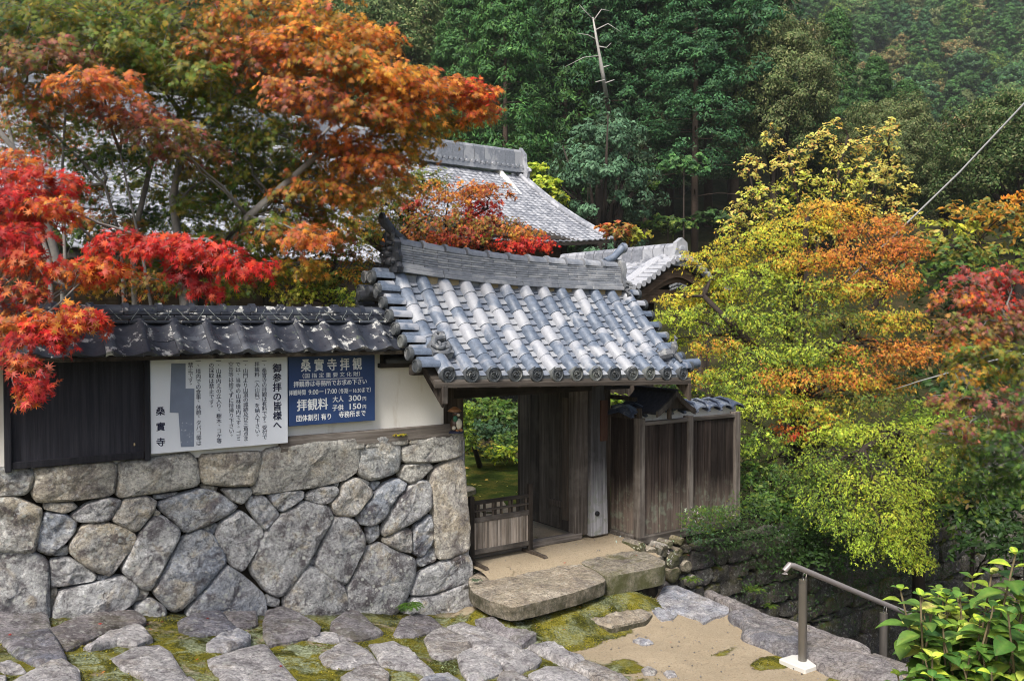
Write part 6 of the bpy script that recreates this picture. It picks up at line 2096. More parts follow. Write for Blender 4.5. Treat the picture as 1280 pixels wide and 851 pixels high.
def pad_tree(name, base, label, cat, pads, trunk_pts, leaf, tmpl, seed, bark, group=None, trunk_r=.09, stems=None, droop=.35, nl=11, dens=1.0, twig=.004, mat='leaf', branch_r=.03, fol='crown'):
    """pads: (px, py, Y, rx_px, rz_px, palette, count). trunk_pts: list of polylines (world)"""
    rng = np.random.default_rng(seed)
    root = empty(name, base, label, cat, group, 'thing')
    bz = np.array(base)
    for i, tp in enumerate(trunk_pts):
        r0 = trunk_r * max(.38, 1 - .12 * i)
        mb = MB(base)
        pts = wob(tp, .05, seed + i)
        mb.tube(pts, [r0 * (1 - .62 * k / (len(pts) - 1)) for k in range(len(pts))], 8)
        mb.build('trunk', bark, root, smooth=True)
    allp = [Vector(p) for tp in trunk_pts for p in tp[len(tp) // 3:]]
    Ps, Ns, Us, Cs, Ls = [], [], [], [], []
    for j, (px, py, Y, rx, rz, key, cnt) in enumerate(pads):
        c = at(px, py, Y)
        R = rx / FPX * Y; Rz = rz / FPX * Y
        cnt = int(cnt * dens)
        ns = max(4, cnt // nl)
        P, N, U, L = sprigs(c, (R, R * .8, Rz * .62), ns, nl, rng, droop, .5, min(.6, .32 / max(R, .2) + .15))
        Ps.append(P); Ns.append(N); Us.append(U); Ls.append(L)
        Cc = pal(key, len(P), rng)
        # per-spray tint: whole twigs turn together
        tw = np.repeat(rng.uniform(.75, 1.25, (ns, 1)), nl, 0)
        Cs.append(Cc * tw)
        # branch to the pad
        cv = Vector(c)
        q = min(allp, key=lambda p: (p - cv).length + max(0, p.z - cv.z) * 1.5)
        mid = q.lerp(cv, .5) + Vector((0, 0, -.04 * (cv - q).length))
        mb = MB(base)
        pts = wob(bez(q, mid + Vector((0, 0, .10 * (cv - q).length)), cv, 7), .07, seed + j)
        mb.tube(pts, [branch_r * (1 - .75 * k / 6) for k in range(7)], 5)
        # side twigs of the branch
        for _ in range(3):
            e = cv + Vector((random.uniform(-1, 1) * R * .8, random.uniform(-1, 1) * R * .6, random.uniform(-.5, .6) * Rz))
            s_ = Vector(pts[3 + _])
            mb.tube(wob(bez(s_, s_.lerp(e, .5) + Vector((0, 0, .05)), e, 5), .05, seed + j + _), [branch_r * .42, branch_r * .36, branch_r * .28, branch_r * .2, branch_r * .12], 4)
        mb.build('branch', bark, root, smooth=True)
    P, N, U, C, L = map(np.concatenate, (Ps, Ns, Us, Cs, Ls))
    size = leaf * rng.uniform(.55, 1.25, len(P))
    me = leaves_mesh(fol, P - bz, N, size, C, tmpl, rng, U)
    o = link(fol, me, M[mat], root); o['kind'] = 'stuff'
    if twig:
        V, F = tubes_np(L - bz, twig, twig * .35)
        o = link('twigs', fast_mesh('twigs', V, F), bark, root); o['kind'] = 'stuff'
    return root

def garden_z(): return CAMH - 2.62
def trunk_line(px_list):
    """[(px,py,Y)...] -> world polyline, extended down to the ground"""
    return [at(*p) for p in px_list]
# ================================================================== MAPLES
GZ = CAMH - 2.64
def down(p, z=GZ, dx=0.0):
    return (p[0] + dx, p[1], z)
# 1. big orange / green maple behind the wall on the left
t1 = at(228, 335, 9.3); t2 = at(165, 300, 9.6); t3 = at(78, 350, 8.9)
tr = [[down(t1, GZ, .25), t1, at(215, 250, 9.3), at(230, 150, 9.4), at(260, 60, 9.6)],
      [down(t1, GZ, .25), at(240, 345, 9.2), at(310, 270, 9.0), at(400, 190, 8.9), at(470, 120, 8.9)],
      [down(t2, GZ, .1), t2, at(190, 200, 9.8), at(130, 90, 9.9)],
      [down(t1, GZ, .25), at(225, 350, 9.3), at(290, 300, 9.6), at(350, 230, 10.0), at(420, 150, 10.3)],
      [down(t3), at(60, 320, 9.0), at(28, 220, 9.0), at(0, 110, 9.2)], [down(t3), at(82, 340, 9.0), at(78, 220, 9.1), at(84, 100, 9.3)],
      [down(t2), at(150, 300, 9.4), at(130, 230, 9.3), at(60, 160, 9.2), at(20, 120, 9.0)], [down(t1, GZ, .1), at(180, 320, 9.2), at(165, 260, 9.2), at(150, 190, 9.2)],
      [down(t1, GZ, .5), at(262, 330, 9.4), at(300, 290, 9.3), at(340, 250, 9.2), at(380, 235, 9.2)]]
pads = [
 (40, 20, 8.2, 90, 34, 'green/olive', 420), (130, 30, 8.6, 90, 34, 'green/olive', 420), (220, 25, 8.8, 90, 34, 'green/olive', 400), (310, 18, 8.6, 76, 28, 'orange/olive', 400),
 (390, 25, 8.6, 70, 30, 'olive/orange/amber', 430), (60, 72, 8.0, 76, 22, 'purple/olive', 330), (120, 105, 7.8, 60, 20, 'rust/orange', 280), (190, 80, 8.8, 76, 28, 'green/olive', 380),
 (270, 62, 8.6, 66, 22, 'rust/olive', 330), (340, 75, 8.5, 70, 26, 'purple/orange', 360), (420, 80, 8.4, 66, 28, 'olive/orange', 400), (480, 95, 8.5, 56, 24, 'orange/amber', 360),
 (535, 108, 8.8, 46, 22, 'orange', 300), (590, 118, 9.0, 36, 20, 'orange/scarlet', 240), (595, 142, 9.1, 28, 16, 'orange', 130), (455, 140, 8.5, 60, 22, 'olive/orange/rust', 330),
 (375, 120, 8.3, 60, 22, 'purple/orange', 300), (300, 120, 8.9, 60, 24, 'olive/green', 260), (225, 120, 8.9, 64, 22, 'olive/green', 240), (165, 142, 8.3, 56, 18, 'purple/rust', 230),
 (205, 165, 8.2, 50, 15, 'purple/olive', 200), (280, 165, 9.0, 60, 20, 'green/olive', 220), (350, 170, 9.0, 60, 22, 'olive/green', 240), (425, 178, 8.8, 50, 20, 'rust/orange', 240),
 (465, 205, 8.8, 48, 18, 'orange/rust', 240), (505, 165, 8.9, 46, 20, 'amber/olive', 240), (545, 150, 9.1, 40, 18, 'amber/olive', 200), (505, 192, 9.1, 42, 14, 'amber/olive', 160),
 (180, 350, 9.3, 50, 14, 'olive/rust', 110), (250, 350, 9.4, 50, 16, 'olive/green', 140), (310, 345, 9.3, 50, 18, 'green/olive', 150), (370, 335, 9.2, 40, 18, 'olive/amber', 140), (300, 300, 9.2, 60, 18, 'green/olive', 150), (350, 290, 9.0, 50, 16, 'olive/rust', 140), (415, 295, 9.2, 30, 14, 'rust/olive', 110), (190, 300, 9.4, 50, 14, 'green/olive', 100), (130, 275, 9.2, 50, 14, 'rust/olive', 90), (260, 255, 9.2, 50, 14, 'olive/green', 120),
 (120, 190, 9.4, 60, 18, 'dgreen/green', 150), (60, 130, 9.2, 66, 24, 'green/rust', 220), (300, 215, 9.3, 60, 20, 'green/olive', 200), (380, 235, 9.1, 50, 20, 'olive/rust', 220),
 (260, 225, 9.6, 50, 18, 'olive', 100), (330, 270, 9.0, 50, 18, 'olive/green', 150), (385, 295, 8.6, 34, 20, 'rust/orange', 150), (440, 250, 9.0, 34, 16, 'amber/olive', 130),
 (20, 110, 8.6, 60, 26, 'olive/rust', 240), (150, 60, 8.3, 70, 22, 'green/olive', 260), (460, 50, 8.8, 46, 26, 'orange/amber', 260), (250, 95, 8.3, 50, 16, 'olive/green', 160),
 (30, 60, 8.4, 70, 26, 'dgreen/olive', 280), (500, 130, 8.6, 44, 20, 'orange', 220), (370, 50, 8.2, 60, 22, 'orange/amber', 240), (420, 235, 8.8, 46, 16, 'orange/olive', 170),
 (230, 190, 8.6, 56, 16, 'purple/olive', 170), (60, -30, 8.6, 120, 34, 'green/olive', 300), (220, -40, 8.6, 120, 34, 'olive/rust', 300), (360, -25, 8.6, 80, 26, 'orange', 240),
 (150, 225, 10.2, 70, 20, 'green/olive', 130), (60, 180, 10.0, 60, 26, 'rust/green', 200), (300, 180, 10.2, 90, 26, 'green/olive', 260), (200, 270, 10.2, 70, 22, 'green/dgreen', 170), (120, 290, 10.0, 60, 26, 'dgreen/green', 190),
 (300, 300, 10.2, 60, 24, 'olive/green', 230), (250, 330, 10.4, 60, 20, 'olive/green', 190), (340, 335, 10.2, 50, 22, 'olive/ygreen', 220), (180, 340, 10.4, 60, 18, 'dgreen/olive', 150), (100, 345, 10.2, 50, 18, 'olive/amber', 130),
 (440, 200, 9.2, 50, 22, 'amber/olive', 220), (350, 215, 9.4, 60, 20, 'olive/green', 200), (480, 230, 9.8, 50, 20, 'olive/amber', 200), (20, 160, 9.4, 60, 22, 'rust/green', 160), (420, 270, 9.8, 30, 12, 'olive/ygreen', 70), (350, 250, 10.2, 60, 14, 'green/olive', 160),
 (240, 200, 9.6, 60, 20, 'green/olive', 200), (330, 200, 9.8, 60, 20, 'green/olive', 220), (270, 250, 9.9, 50, 16, 'green', 130), (380, 270, 9.8, 40, 18, 'olive/rust', 150), (200, 320, 10.3, 60, 16, 'green/olive', 150), (290, 355, 10.3, 60, 12, 'ygreen/olive', 150), (140, 330, 9.9, 50, 14, 'rust/olive', 90), (90, 240, 9.6, 40, 18, 'green/rust', 150), (150, 195, 9.6, 50, 14, 'green/olive', 150), (220, 240, 10.0, 60, 22, 'green/olive', 190), (310, 235, 10.1, 60, 22, 'green/olive', 210), (170, 270, 10.0, 50, 20, 'dgreen/green', 130), (370, 300, 10.0, 50, 16, 'olive/green', 150), (30, 330, 9.6, 50, 24, 'dgreen/rust', 120), (400, 215, 9.6, 50, 22, 'olive/amber', 200), (320, 150, 9.6, 60, 18, 'green/olive', 170), (90, 160, 9.6, 60, 18, 'green/olive', 150), (250, 290, 10.0, 50, 16, 'green/ygreen', 120)
]
pad_tree('maple_tree', (t1[0] + .25, t1[1], GZ), 'large many-stemmed maple turning from green to orange behind the plaster wall', 'tree', pads, tr, .049, TM7, 101, M['bark_grey'], trunk_r=.06, branch_r=.018, dens=3.3, droop=.4)

# 2. scarlet maple at the left edge, overhanging the wall roof
t = at(82, 362, 8.0)
tr = [[down(t, GZ), t, at(60, 280, 7.9), at(25, 200, 7.6), at(-30, 130, 7.4)],
      [down(t, GZ), at(86, 350, 7.9), at(120, 310, 7.4), at(180, 300, 7.0), at(260, 300, 6.7)],
      [down(t, GZ), at(80, 360, 8.0), at(20, 330, 7.2), at(-20, 380, 6.6), at(20, 430, 6.2)]]
pads = [
 (10, 200, 6.9, 44, 24, 'scarlet/orange', 230), (50, 225, 6.8, 50, 22, 'scarlet', 280), (15, 250, 6.6, 50, 26, 'scarlet/crimson', 300), (60, 260, 6.6, 46, 22, 'scarlet/orange', 250),
 (20, 300, 6.4, 46, 24, 'scarlet/crimson', 280), (40, 330, 6.3, 40, 20, 'scarlet/rust', 200), (15, 365, 6.2, 36, 22, 'rust/crimson', 170), (95, 340, 6.6, 40, 18, 'scarlet/orange', 200),
 (130, 335, 6.6, 34, 16, 'scarlet/orange', 170), (150, 302, 6.6, 42, 17, 'scarlet', 220), (200, 305, 6.5, 46, 17, 'scarlet', 250), (255, 318, 6.4, 44, 20, 'scarlet', 260),
 (305, 332, 6.3, 36, 18, 'scarlet', 210), (235, 345, 6.5, 30, 16, 'crimson', 130), (258, 362, 6.5, 20, 15, 'crimson/scarlet', 80), (80, 395, 6.0, 46, 20, 'scarlet/orange', 240),
 (115, 402, 6.0, 24, 16, 'scarlet', 110), (50, 420, 5.9, 40, 20, 'crimson/scarlet', 200), (20, 410, 6.0, 34, 24, 'rust/orange', 160), (30, 455, 5.8, 30, 18, 'crimson/rust', 140),
 (40, 480, 5.7, 22, 17, 'scarlet/crimson', 100), (28, 495, 5.7, 16, 12, 'crimson/orange', 50), (15, 280, 7.2, 40, 24, 'scarlet', 170), (-30, 300, 6.6, 60, 50, 'scarlet/rust', 260), (-30, 400, 6.2, 50, 50, 'rust/crimson', 200),
]
pad_tree('maple_tree', (t[0], t[1], GZ), 'scarlet maple at the far left, its red sprays hanging over the wall roof', 'tree', pads, tr, .047, TM7, 102, M['bark_grey'], trunk_r=.05, branch_r=.013, dens=1.9, droop=.5)

# 3. small maple right behind the gate ridge
t = at(500, 330, 11.6)
tr = [[down(t, GZ), t, at(510, 280, 11.6), at(530, 225, 11.6)], [down(t, GZ), at(505, 330, 11.5), at(560, 290, 11.4), at(610, 260, 11.3)]]
pads = [(470, 245, 11.4, 46, 20, 'olive/amber', 260), (520, 225, 11.4, 46, 20, 'olive/green', 280), (560, 240, 11.3, 50, 18, 'amber/rust', 280), (610, 238, 11.2, 36, 13, 'orange/rust', 180),
 (500, 265, 11.5, 44, 20, 'green/olive', 240), (550, 275, 11.2, 50, 20, 'olive/rust', 300), (600, 265, 11.4, 30, 24, 'scarlet', 240), (620, 285, 11.1, 40, 16, 'rust/olive', 240), (655, 292, 11.0, 24, 10, 'rust/amber', 110),
 (580, 295, 11.2, 44, 16, 'rust/crimson', 260), (530, 300, 11.5, 50, 18, 'rust/orange', 260), (445, 285, 11.6, 36, 20, 'olive/amber', 170), (515, 255, 11.1, 14, 9, 'scarlet/purple', 50),
 (668, 305, 10.9, 26, 12, 'scarlet', 150), (640, 310, 10.9, 22, 10, 'scarlet', 90), (470, 300, 11.8, 40, 20, 'olive/green', 160)]
pad_tree('maple_tree', (t[0], t[1], GZ), 'small mixed red and green maple standing just behind the gate ridge', 'tree', pads, tr, .038, TM5, 103, M['bark_dark'], trunk_r=.05, branch_r=.015, dens=3.2)

# 4. shrub behind the end of the wall roof, left of the demon tile
t = at(415, 380, 9.6)
tr = [[down(t, GZ), t, at(415, 350, 9.6), at(420, 320, 9.6)]]
pads = [(405, 350, 9.5, 30, 20, 'green/olive', 220), (440, 345, 9.6, 28, 18, 'amber/green', 220), (380, 365, 9.4, 30, 12, 'ygreen/olive', 160), (430, 370, 9.4, 30, 12, 'ygreen/green', 160), (415, 320, 9.7, 30, 16, 'green/rust', 150), (360, 372, 9.3, 26, 8, 'olive', 70), (445, 320, 9.9, 22, 16, 'olive/amber', 100)]
pad_tree('maple_sapling', (t[0], t[1], GZ), 'low green and pink-tinged maple sapling between the wall roof and the gate', 'tree', pads, tr, .034, TM5, 104, M['bark_dark'], trunk_r=.04, branch_r=.012, dens=2.4)

# 5. the big maple on the right, green inside, yellow and orange at the tips
BZ = CAMH - 4.4
t = at(1000, 560, 13.4)
tr = [[down(t, BZ), t, at(985, 430, 13.4), at(1000, 350, 13.4), at(1010, 270, 13.5)],
      [down(t, BZ), at(1000, 500, 13.3), at(1060, 420, 12.9), at(1110, 360, 12.8)],
      [down(t, BZ), at(995, 480, 13.4), at(930, 420, 13.2), at(880, 370, 13.3)]]
pads = [
 (1040, 265, 13.6, 50, 20, 'amber/yellow', 420), (1000, 285, 13.6, 60, 20, 'yellow/ygreen', 430), (1090, 285, 13.4, 50, 20, 'amber/orange', 400), (950, 300, 13.6, 60, 20, 'yellow/ygreen/lime', 430),
 (1125, 310, 13.2, 40, 24, 'orange', 420), (1060, 320, 13.1, 60, 22, 'orange/amber', 460), (1000, 325, 13.2, 50, 20, 'amber/ygreen', 400), (900, 325, 13.8, 50, 22, 'yellow/ygreen', 400),
 (940, 345, 13.5, 60, 24, 'ygreen/lime', 480), (892, 368, 13.8, 44, 22, 'ygreen/lime/yellow', 400), (1000, 365, 13.2, 60, 26, 'green/ygreen', 520), (1060, 360, 12.9, 56, 24, 'amber/ygreen', 460),
 (1110, 350, 12.9, 44, 24, 'orange/amber', 420), (850, 398, 13.6, 38, 18, 'lime/ygreen', 260), (910, 395, 13.4, 60, 26, 'ygreen/lime/green', 480), (980, 405, 13.1, 60, 28, 'green/lime/ygreen', 540),
 (1050, 400, 12.8, 60, 24, 'olive/green', 460), (1110, 400, 12.7, 50, 24, 'amber/ygreen', 420), (1140, 440, 12.5, 38, 24, 'orange/amber', 350), (1095, 440, 12.6, 56, 24, 'orange/olive', 460),
 (1030, 440, 12.7, 60, 26, 'lime/ygreen/green', 500), (960, 445, 12.9, 60, 26, 'lime/ygreen/green', 500), (900, 430, 13.2, 40, 20, 'amber/ygreen', 260), (1000, 470, 12.5, 60, 18, 'orange/amber/ygreen', 400),
 (1070, 470, 12.5, 50, 18, 'amber/orange/ygreen', 340), (930, 475, 12.8, 54, 24, 'lime/ygreen/green', 460), (880, 470, 13.3, 30, 16, 'amber/ygreen', 200), (960, 505, 12.5, 50, 24, 'lime/ygreen', 420), (1020, 510, 12.4, 56, 22, 'lime/ygreen/amber', 420),
 (1085, 500, 12.4, 50, 22, 'olive/green', 380), (990, 540, 12.4, 30, 18, 'scarlet/orange', 120), (950, 550, 12.4, 46, 24, 'green/lime', 360), (1050, 540, 12.2, 56, 22, 'lime/ygreen', 400),
 (860, 500, 13.6, 40, 14, 'ygreen/green', 220), (900, 510, 13.4, 36, 16, 'ygreen/green', 240), (980, 590, 12.4, 56, 24, 'green/dgreen', 340), (1030, 585, 12.2, 50, 20, 'green/olive', 300),
 (935, 590, 12.8, 36, 20, 'green/dgreen', 220), (1110, 480, 12.9, 40, 20, 'amber/olive', 260), (838, 425, 14.0, 22, 18, 'ygreen', 140), (850, 374, 13.8, 30, 10, 'ygreen/yellow', 200), (884, 350, 14.0, 20, 10, 'yellow/ygreen', 140),
]
pads = [(a, b, c, d, e * .8, f, g) for a, b, c, d, e, f, g in pads]
pad_tree('maple_tree', (t[0], t[1], BZ), 'broad maple right of the gate, green within and orange at its outer sprays', 'tree', pads, tr, .038, TM3, 105, M['bark_dark'], trunk_r=.12, branch_r=.03, dens=3.6, droop=.25)

# 6. yellow-green drooping maple below it, over the gully
t = at(1150, 600, 12.6)
tr = [[down(t, CAMH - 5.2), t, at(1120, 540, 12.2), at(1080, 560, 11.6)], [down(t, CAMH - 5.2), at(1150, 570, 12.6), at(1190, 530, 12.5)]]
pads = [(1100, 540, 12.0, 60, 20, 'lime/ygreen', 420), (1050, 575, 11.7, 56, 22, 'lime/green', 420), (1150, 560, 12.0, 56, 22, 'lime/ygreen', 420), (1090, 600, 11.4, 60, 24, 'lime/ygreen', 500),
 (1040, 620, 11.4, 50, 22, 'green/lime', 380), (1105, 640, 11.1, 50, 24, 'lime/ygreen', 460), (1065, 650, 11.1, 44, 22, 'lime/green', 340), (1130, 675, 10.9, 32, 20, 'lime/ygreen', 300),
 (1095, 680, 10.9, 34, 16, 'lime', 220), (1150, 700, 10.8, 22, 16, 'lime/ygreen', 160), (1170, 585, 12.3, 50, 18, 'lime/green', 320), (1010, 600, 11.9, 40, 20, 'green', 260), (1130, 610, 11.6, 50, 22, 'lime/ygreen', 380),
 (1060, 540, 12.2, 46, 16, 'lime/green', 260), (1160, 530, 12.6, 40, 14, 'lime', 200), (1015, 640, 11.6, 30, 18, 'dgreen/green', 160), (1140, 648, 11.2, 30, 20, 'lime/ygreen', 240)]
pad_tree('maple_tree', (t[0], t[1], CAMH - 5.2), 'yellow-green maple with drooping sprays hanging over the dark gully', 'tree', pads, tr, .031, TM3, 106, M['bark_dark'], trunk_r=.10, branch_r=.02, dens=3.6, droop=.7)

# 7. red-purple and green maple at the right edge, near
t = at(1290, 560, 9.2)
tr = [[down(t, CAMH - 5.0), t, at(1275, 460, 9.1), at(1260, 400, 9.0)], [down(t, CAMH - 5.0), at(1290, 540, 9.2), at(1240, 500, 9.0), at(1200, 470, 9.0)]]
pads = [(1225, 350, 9.2, 50, 20, 'scarlet/purple', 160), (1262, 345, 9.2, 34, 18, 'crimson/purple', 130), (1200, 372, 9.1, 40, 18, 'orange/purple', 130), (1245, 378, 9.0, 46, 20, 'purple/scarlet', 180),
 (1215, 405, 9.0, 46, 20, 'purple/olive', 180), (1265, 410, 9.0, 40, 22, 'purple/olive', 170), (1200, 428, 9.0, 36, 16, 'orange/olive', 120), (1235, 440, 8.9, 50, 20, 'olive/green', 200),
 (1275, 455, 8.9, 36, 22, 'green/olive', 150), (1220, 468, 8.9, 44, 16, 'green/amber', 150), (1190, 500, 8.8, 36, 12, 'purple/olive', 110), (1240, 500, 8.8, 46, 16, 'purple/green', 160),
 (1275, 520, 8.7, 36, 18, 'purple/green', 140), (1210, 532, 8.7, 40, 12, 'purple/olive', 110), (1250, 545, 8.7, 46, 18, 'green/dgreen', 170), (1195, 560, 9.0, 40, 18, 'green/olive', 140), (1240, 580, 8.9, 50, 20, 'green/dgreen', 180),
 (1280, 590, 8.8, 40, 26, 'dgreen/green', 170), (1310, 400, 9.0, 50, 60, 'purple/olive', 200), (1310, 520, 8.8, 50, 60, 'green', 180), (1215, 610, 9.2, 44, 20, 'dgreen/green', 150), (1165, 540, 9.6, 30, 14, 'green/olive', 80)]
pad_tree('maple_tree', (t[0], t[1], CAMH - 5.0), 'purple-red and green maple cut by the right edge of the photo', 'tree', pads, tr, .046, TM7, 107, M['bark_grey'], trunk_r=.08, branch_r=.015, dens=2.6, droop=.4)

# 8. pale yellow upright tree behind the big maple
t = at(1010, 330, 17.5)
tr = [[down(t, CAMH - 3.4), t, at(1000, 260, 17.5), at(985, 190, 17.5)], [down(t, CAMH - 3.4), at(1015, 330, 17.5), at(1040, 250, 17.5), at(1060, 170, 17.5)],
      [down(t, CAMH - 3.4), at(1020, 330, 17.5), at(1080, 270, 17.4), at(1110, 180, 17.4)], [down(t, CAMH - 3.4), at(1005, 335, 17.5), at(950, 270, 17.5), at(935, 210, 17.6)]]
pads = [(965, 170, 17.6, 12, 22, 'pale', 50), (940, 210, 17.6, 20, 22, 'pale', 90), (985, 200, 17.5, 26, 26, 'pale', 130), (1030, 180, 17.5, 26, 28, 'pale', 140), (1060, 190, 17.5, 22, 26, 'pale', 100),
 (1100, 175, 17.4, 26, 28, 'pale', 130), (1112, 160, 17.4, 12, 16, 'pale', 40), (1115, 210, 17.4, 22, 26, 'pale', 110), (1085, 220, 17.4, 28, 26, 'pale', 130), (1050, 225, 17.4, 32, 26, 'pale/ygreen', 150), (1000, 235, 17.5, 36, 28, 'pale/ygreen', 190),
 (950, 245, 17.5, 30, 26, 'pale/ygreen', 150), (930, 262, 17.5, 24, 20, 'pale', 90), (975, 265, 17.4, 34, 22, 'pale/ygreen', 150), (1030, 262, 17.4, 34, 22, 'pale/olive', 140), (1090, 255, 17.3, 34, 24, 'pale/olive', 150),
 (1125, 245, 17.3, 20, 24, 'pale', 80), (1115, 280, 17.2, 30, 18, 'pale/olive', 100), (930, 285, 17.5, 36, 16, 'ygreen/pale', 130), (1050, 290, 17.2, 40, 18, 'pale/olive', 120), (1045, 155, 17.5, 8, 14, 'pale', 24), (1140, 270, 17.0, 14, 16, 'pale', 40)]
pad_tree('persimmon_tree', (t[0], t[1], CAMH - 3.4), 'slender upright tree with sparse pale yellow leaves before the dark forest', 'tree', pads, tr, .040, TO, 108, M['bark_dark'], trunk_r=.06, branch_r=.018, dens=2.6, droop=.15, nl=8, mat='leaf')

# 9-14. loose leafy trees and shrubs at the right and in the middle distance
def bush(name, base, label, cat, pads, leaf, tmpl, seed, mat='leaf', bark='bark_dark', group=None, dens=1.0, droop=.3, trunk_r=.05, nl=9):
    b = Vector(base)
    top = Vector(at(*pads[0][:3]))
    tr_ = [[tuple(b), tuple(b.lerp(top, .45)), tuple(b.lerp(top, .9))]]
    return pad_tree(name, base, label, cat, pads, tr_, leaf, tmpl, seed, M[bark], group, trunk_r, None, droop, nl, dens, 0, mat, .018)
b0 = at(1220, 330, 19)
bush('leafy_tree', (b0[0], b0[1], CAMH - 4.5), 'yellowing young tree at the upper right beside the overhead cable', 'tree',
     [(1220, 265, 19, 50, 18, 'olive/amber', 260), (1262, 275, 19, 34, 26, 'amber/olive', 260), (1190, 285, 19, 36, 16, 'olive/ygreen', 180), (1245, 305, 18.8, 50, 22, 'olive/green', 300), (1180, 310, 18.6, 44, 18, 'green/olive', 240), (1275, 250, 19, 24, 14, 'amber', 90),
      (1200, 335, 18.4, 50, 20, 'green/dgreen', 260), (1255, 335, 18.4, 40, 20, 'green/olive', 220), (1160, 300, 18.8, 24, 14, 'olive/pale', 90)], .07, TO, 111, dens=1.6)
b0 = at(1180, 400, 20)
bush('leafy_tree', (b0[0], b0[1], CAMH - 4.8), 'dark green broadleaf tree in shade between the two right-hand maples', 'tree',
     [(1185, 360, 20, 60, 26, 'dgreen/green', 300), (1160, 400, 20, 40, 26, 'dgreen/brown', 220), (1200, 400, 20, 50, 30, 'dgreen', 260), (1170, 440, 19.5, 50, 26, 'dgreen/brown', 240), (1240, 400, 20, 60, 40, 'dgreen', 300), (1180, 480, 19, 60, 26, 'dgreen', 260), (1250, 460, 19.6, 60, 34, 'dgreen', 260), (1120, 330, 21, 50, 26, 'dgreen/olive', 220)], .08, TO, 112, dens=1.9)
b0 = at(1190, 560, 15)
bush('azalea_bush', (b0[0], b0[1], CAMH - 4.9), 'rounded bright green clipped shrub below the lower cable', 'shrub',
     [(1170, 512, 15, 44, 14, 'green/lime', 420), (1150, 530, 14.8, 44, 16, 'green/lime', 420), (1200, 530, 14.8, 44, 18, 'green', 380), (1180, 550, 14.6, 50, 16, 'green/dgreen', 360)], .035, TQ, 113, dens=1.7)
b0 = at(1210, 640, 13)
bush('leafy_tree', (b0[0], b0[1], CAMH - 5.3), 'shaded green tree above the dark masonry wall at the right', 'tree',
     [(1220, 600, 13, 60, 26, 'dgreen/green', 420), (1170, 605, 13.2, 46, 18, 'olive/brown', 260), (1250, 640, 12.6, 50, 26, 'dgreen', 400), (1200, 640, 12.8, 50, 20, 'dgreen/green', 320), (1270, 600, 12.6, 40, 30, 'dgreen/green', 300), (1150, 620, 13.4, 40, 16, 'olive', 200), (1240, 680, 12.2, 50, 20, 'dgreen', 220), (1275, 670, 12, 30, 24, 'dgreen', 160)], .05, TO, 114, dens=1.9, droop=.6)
b0 = at(820, 300, 30)
bush('shrub', (b0[0] - 1.5, b0[1], CAMH + .1), 'low yellow and russet shrub at the foot of the forest beside the hall roof', 'shrub',
     [(775, 288, 30, 22, 12, 'olive/rust', 180), (755, 285, 30, 12, 9, 'orange/rust', 60), (795, 292, 30, 20, 9, 'ygreen/olive', 120)], .10, TQ, 115, dens=2.0)
b0 = at(690, 260, 39)
bush('young_tree', (b0[0], b0[1], CAMH - .6), 'bright yellow-green young tree just right of the hall ridge end', 'tree',
     [(668, 212, 39, 16, 12, 'ygreen/lime', 160), (680, 230, 39, 20, 14, 'ygreen/lime', 220), (693, 248, 39, 18, 14, 'ygreen/green', 180), (700, 262, 39, 14, 12, 'green', 100)], .13, TQ, 116, dens=2.2)
# hedge and shrubs in the garden behind the gateway
b0 = at(600, 560, 15)
bush('garden_shrub', (b0[0], b0[1], CAMH - 2.5), 'bright green upright shrub just inside the gateway, beside the left post', 'shrub',
     [(580, 520, 14.4, 14, 20, 'green/lime', 240), (583, 548, 14.2, 14, 18, 'green/lime', 240), (570, 510, 14.6, 20, 24, 'green', 200)], .035, TQ, 117, dens=2.0)
b0 = at(620, 560, 16)
bush('garden_shrub', (b0[0], b0[1], CAMH - 2.45), 'wide dark clipped shrub at the back of the moss garden', 'shrub',
     [(620, 512, 16.5, 36, 12, 'dgreen/green', 700), (650, 520, 16.4, 34, 16, 'dgreen/green', 700), (610, 535, 16, 34, 16, 'dgreen/bluegreen', 700), (645, 550, 15.6, 30, 14, 'green/dgreen', 600), (605, 560, 15.4, 24, 10, 'dgreen/olive', 360), (630, 563, 15.2, 24, 9, 'green/ygreen', 300), (600, 505, 16.6, 30, 10, 'green', 300), (670, 540, 16, 34, 26, 'dgreen', 500)], .045, TQ, 118, dens=1.6)
b0 = at(760, 490, 14)
bush('garden_shrub', (b0[0], b0[1], CAMH - 2.5), 'green shrub glimpsed between the gate pillar and the side screen', 'shrub',
     [(768, 500, 14, 16, 10, 'green/lime', 160), (790, 505, 14.5, 16, 12, 'green', 150), (845, 480, 15, 24, 16, 'dgreen/green', 200), (865, 495, 15, 20, 12, 'green', 140)], .04, TQ, 119, dens=2.0)

b0 = at(960, 640, 12)
bush('leafy_shrub', (b0[0], b0[1] + .6, CAMH - 3.2), 'dense green shrub filling the corner right of the fence end', 'shrub',
     [(945, 590, 12.3, 26, 24, 'green/dgreen', 420), (960, 625, 12.0, 34, 20, 'green/dgreen', 460), (1000, 640, 12.0, 40, 20, 'dgreen/green', 420), (985, 610, 12.2, 40, 20, 'green/dgreen', 420), (1040, 660, 11.9, 36, 20, 'dgreen', 360), (935, 560, 12.5, 20, 24, 'green', 260), (1020, 690, 11.8, 40, 20, 'dgreen', 300)], .035, TO, 120, dens=1.5, droop=.6)
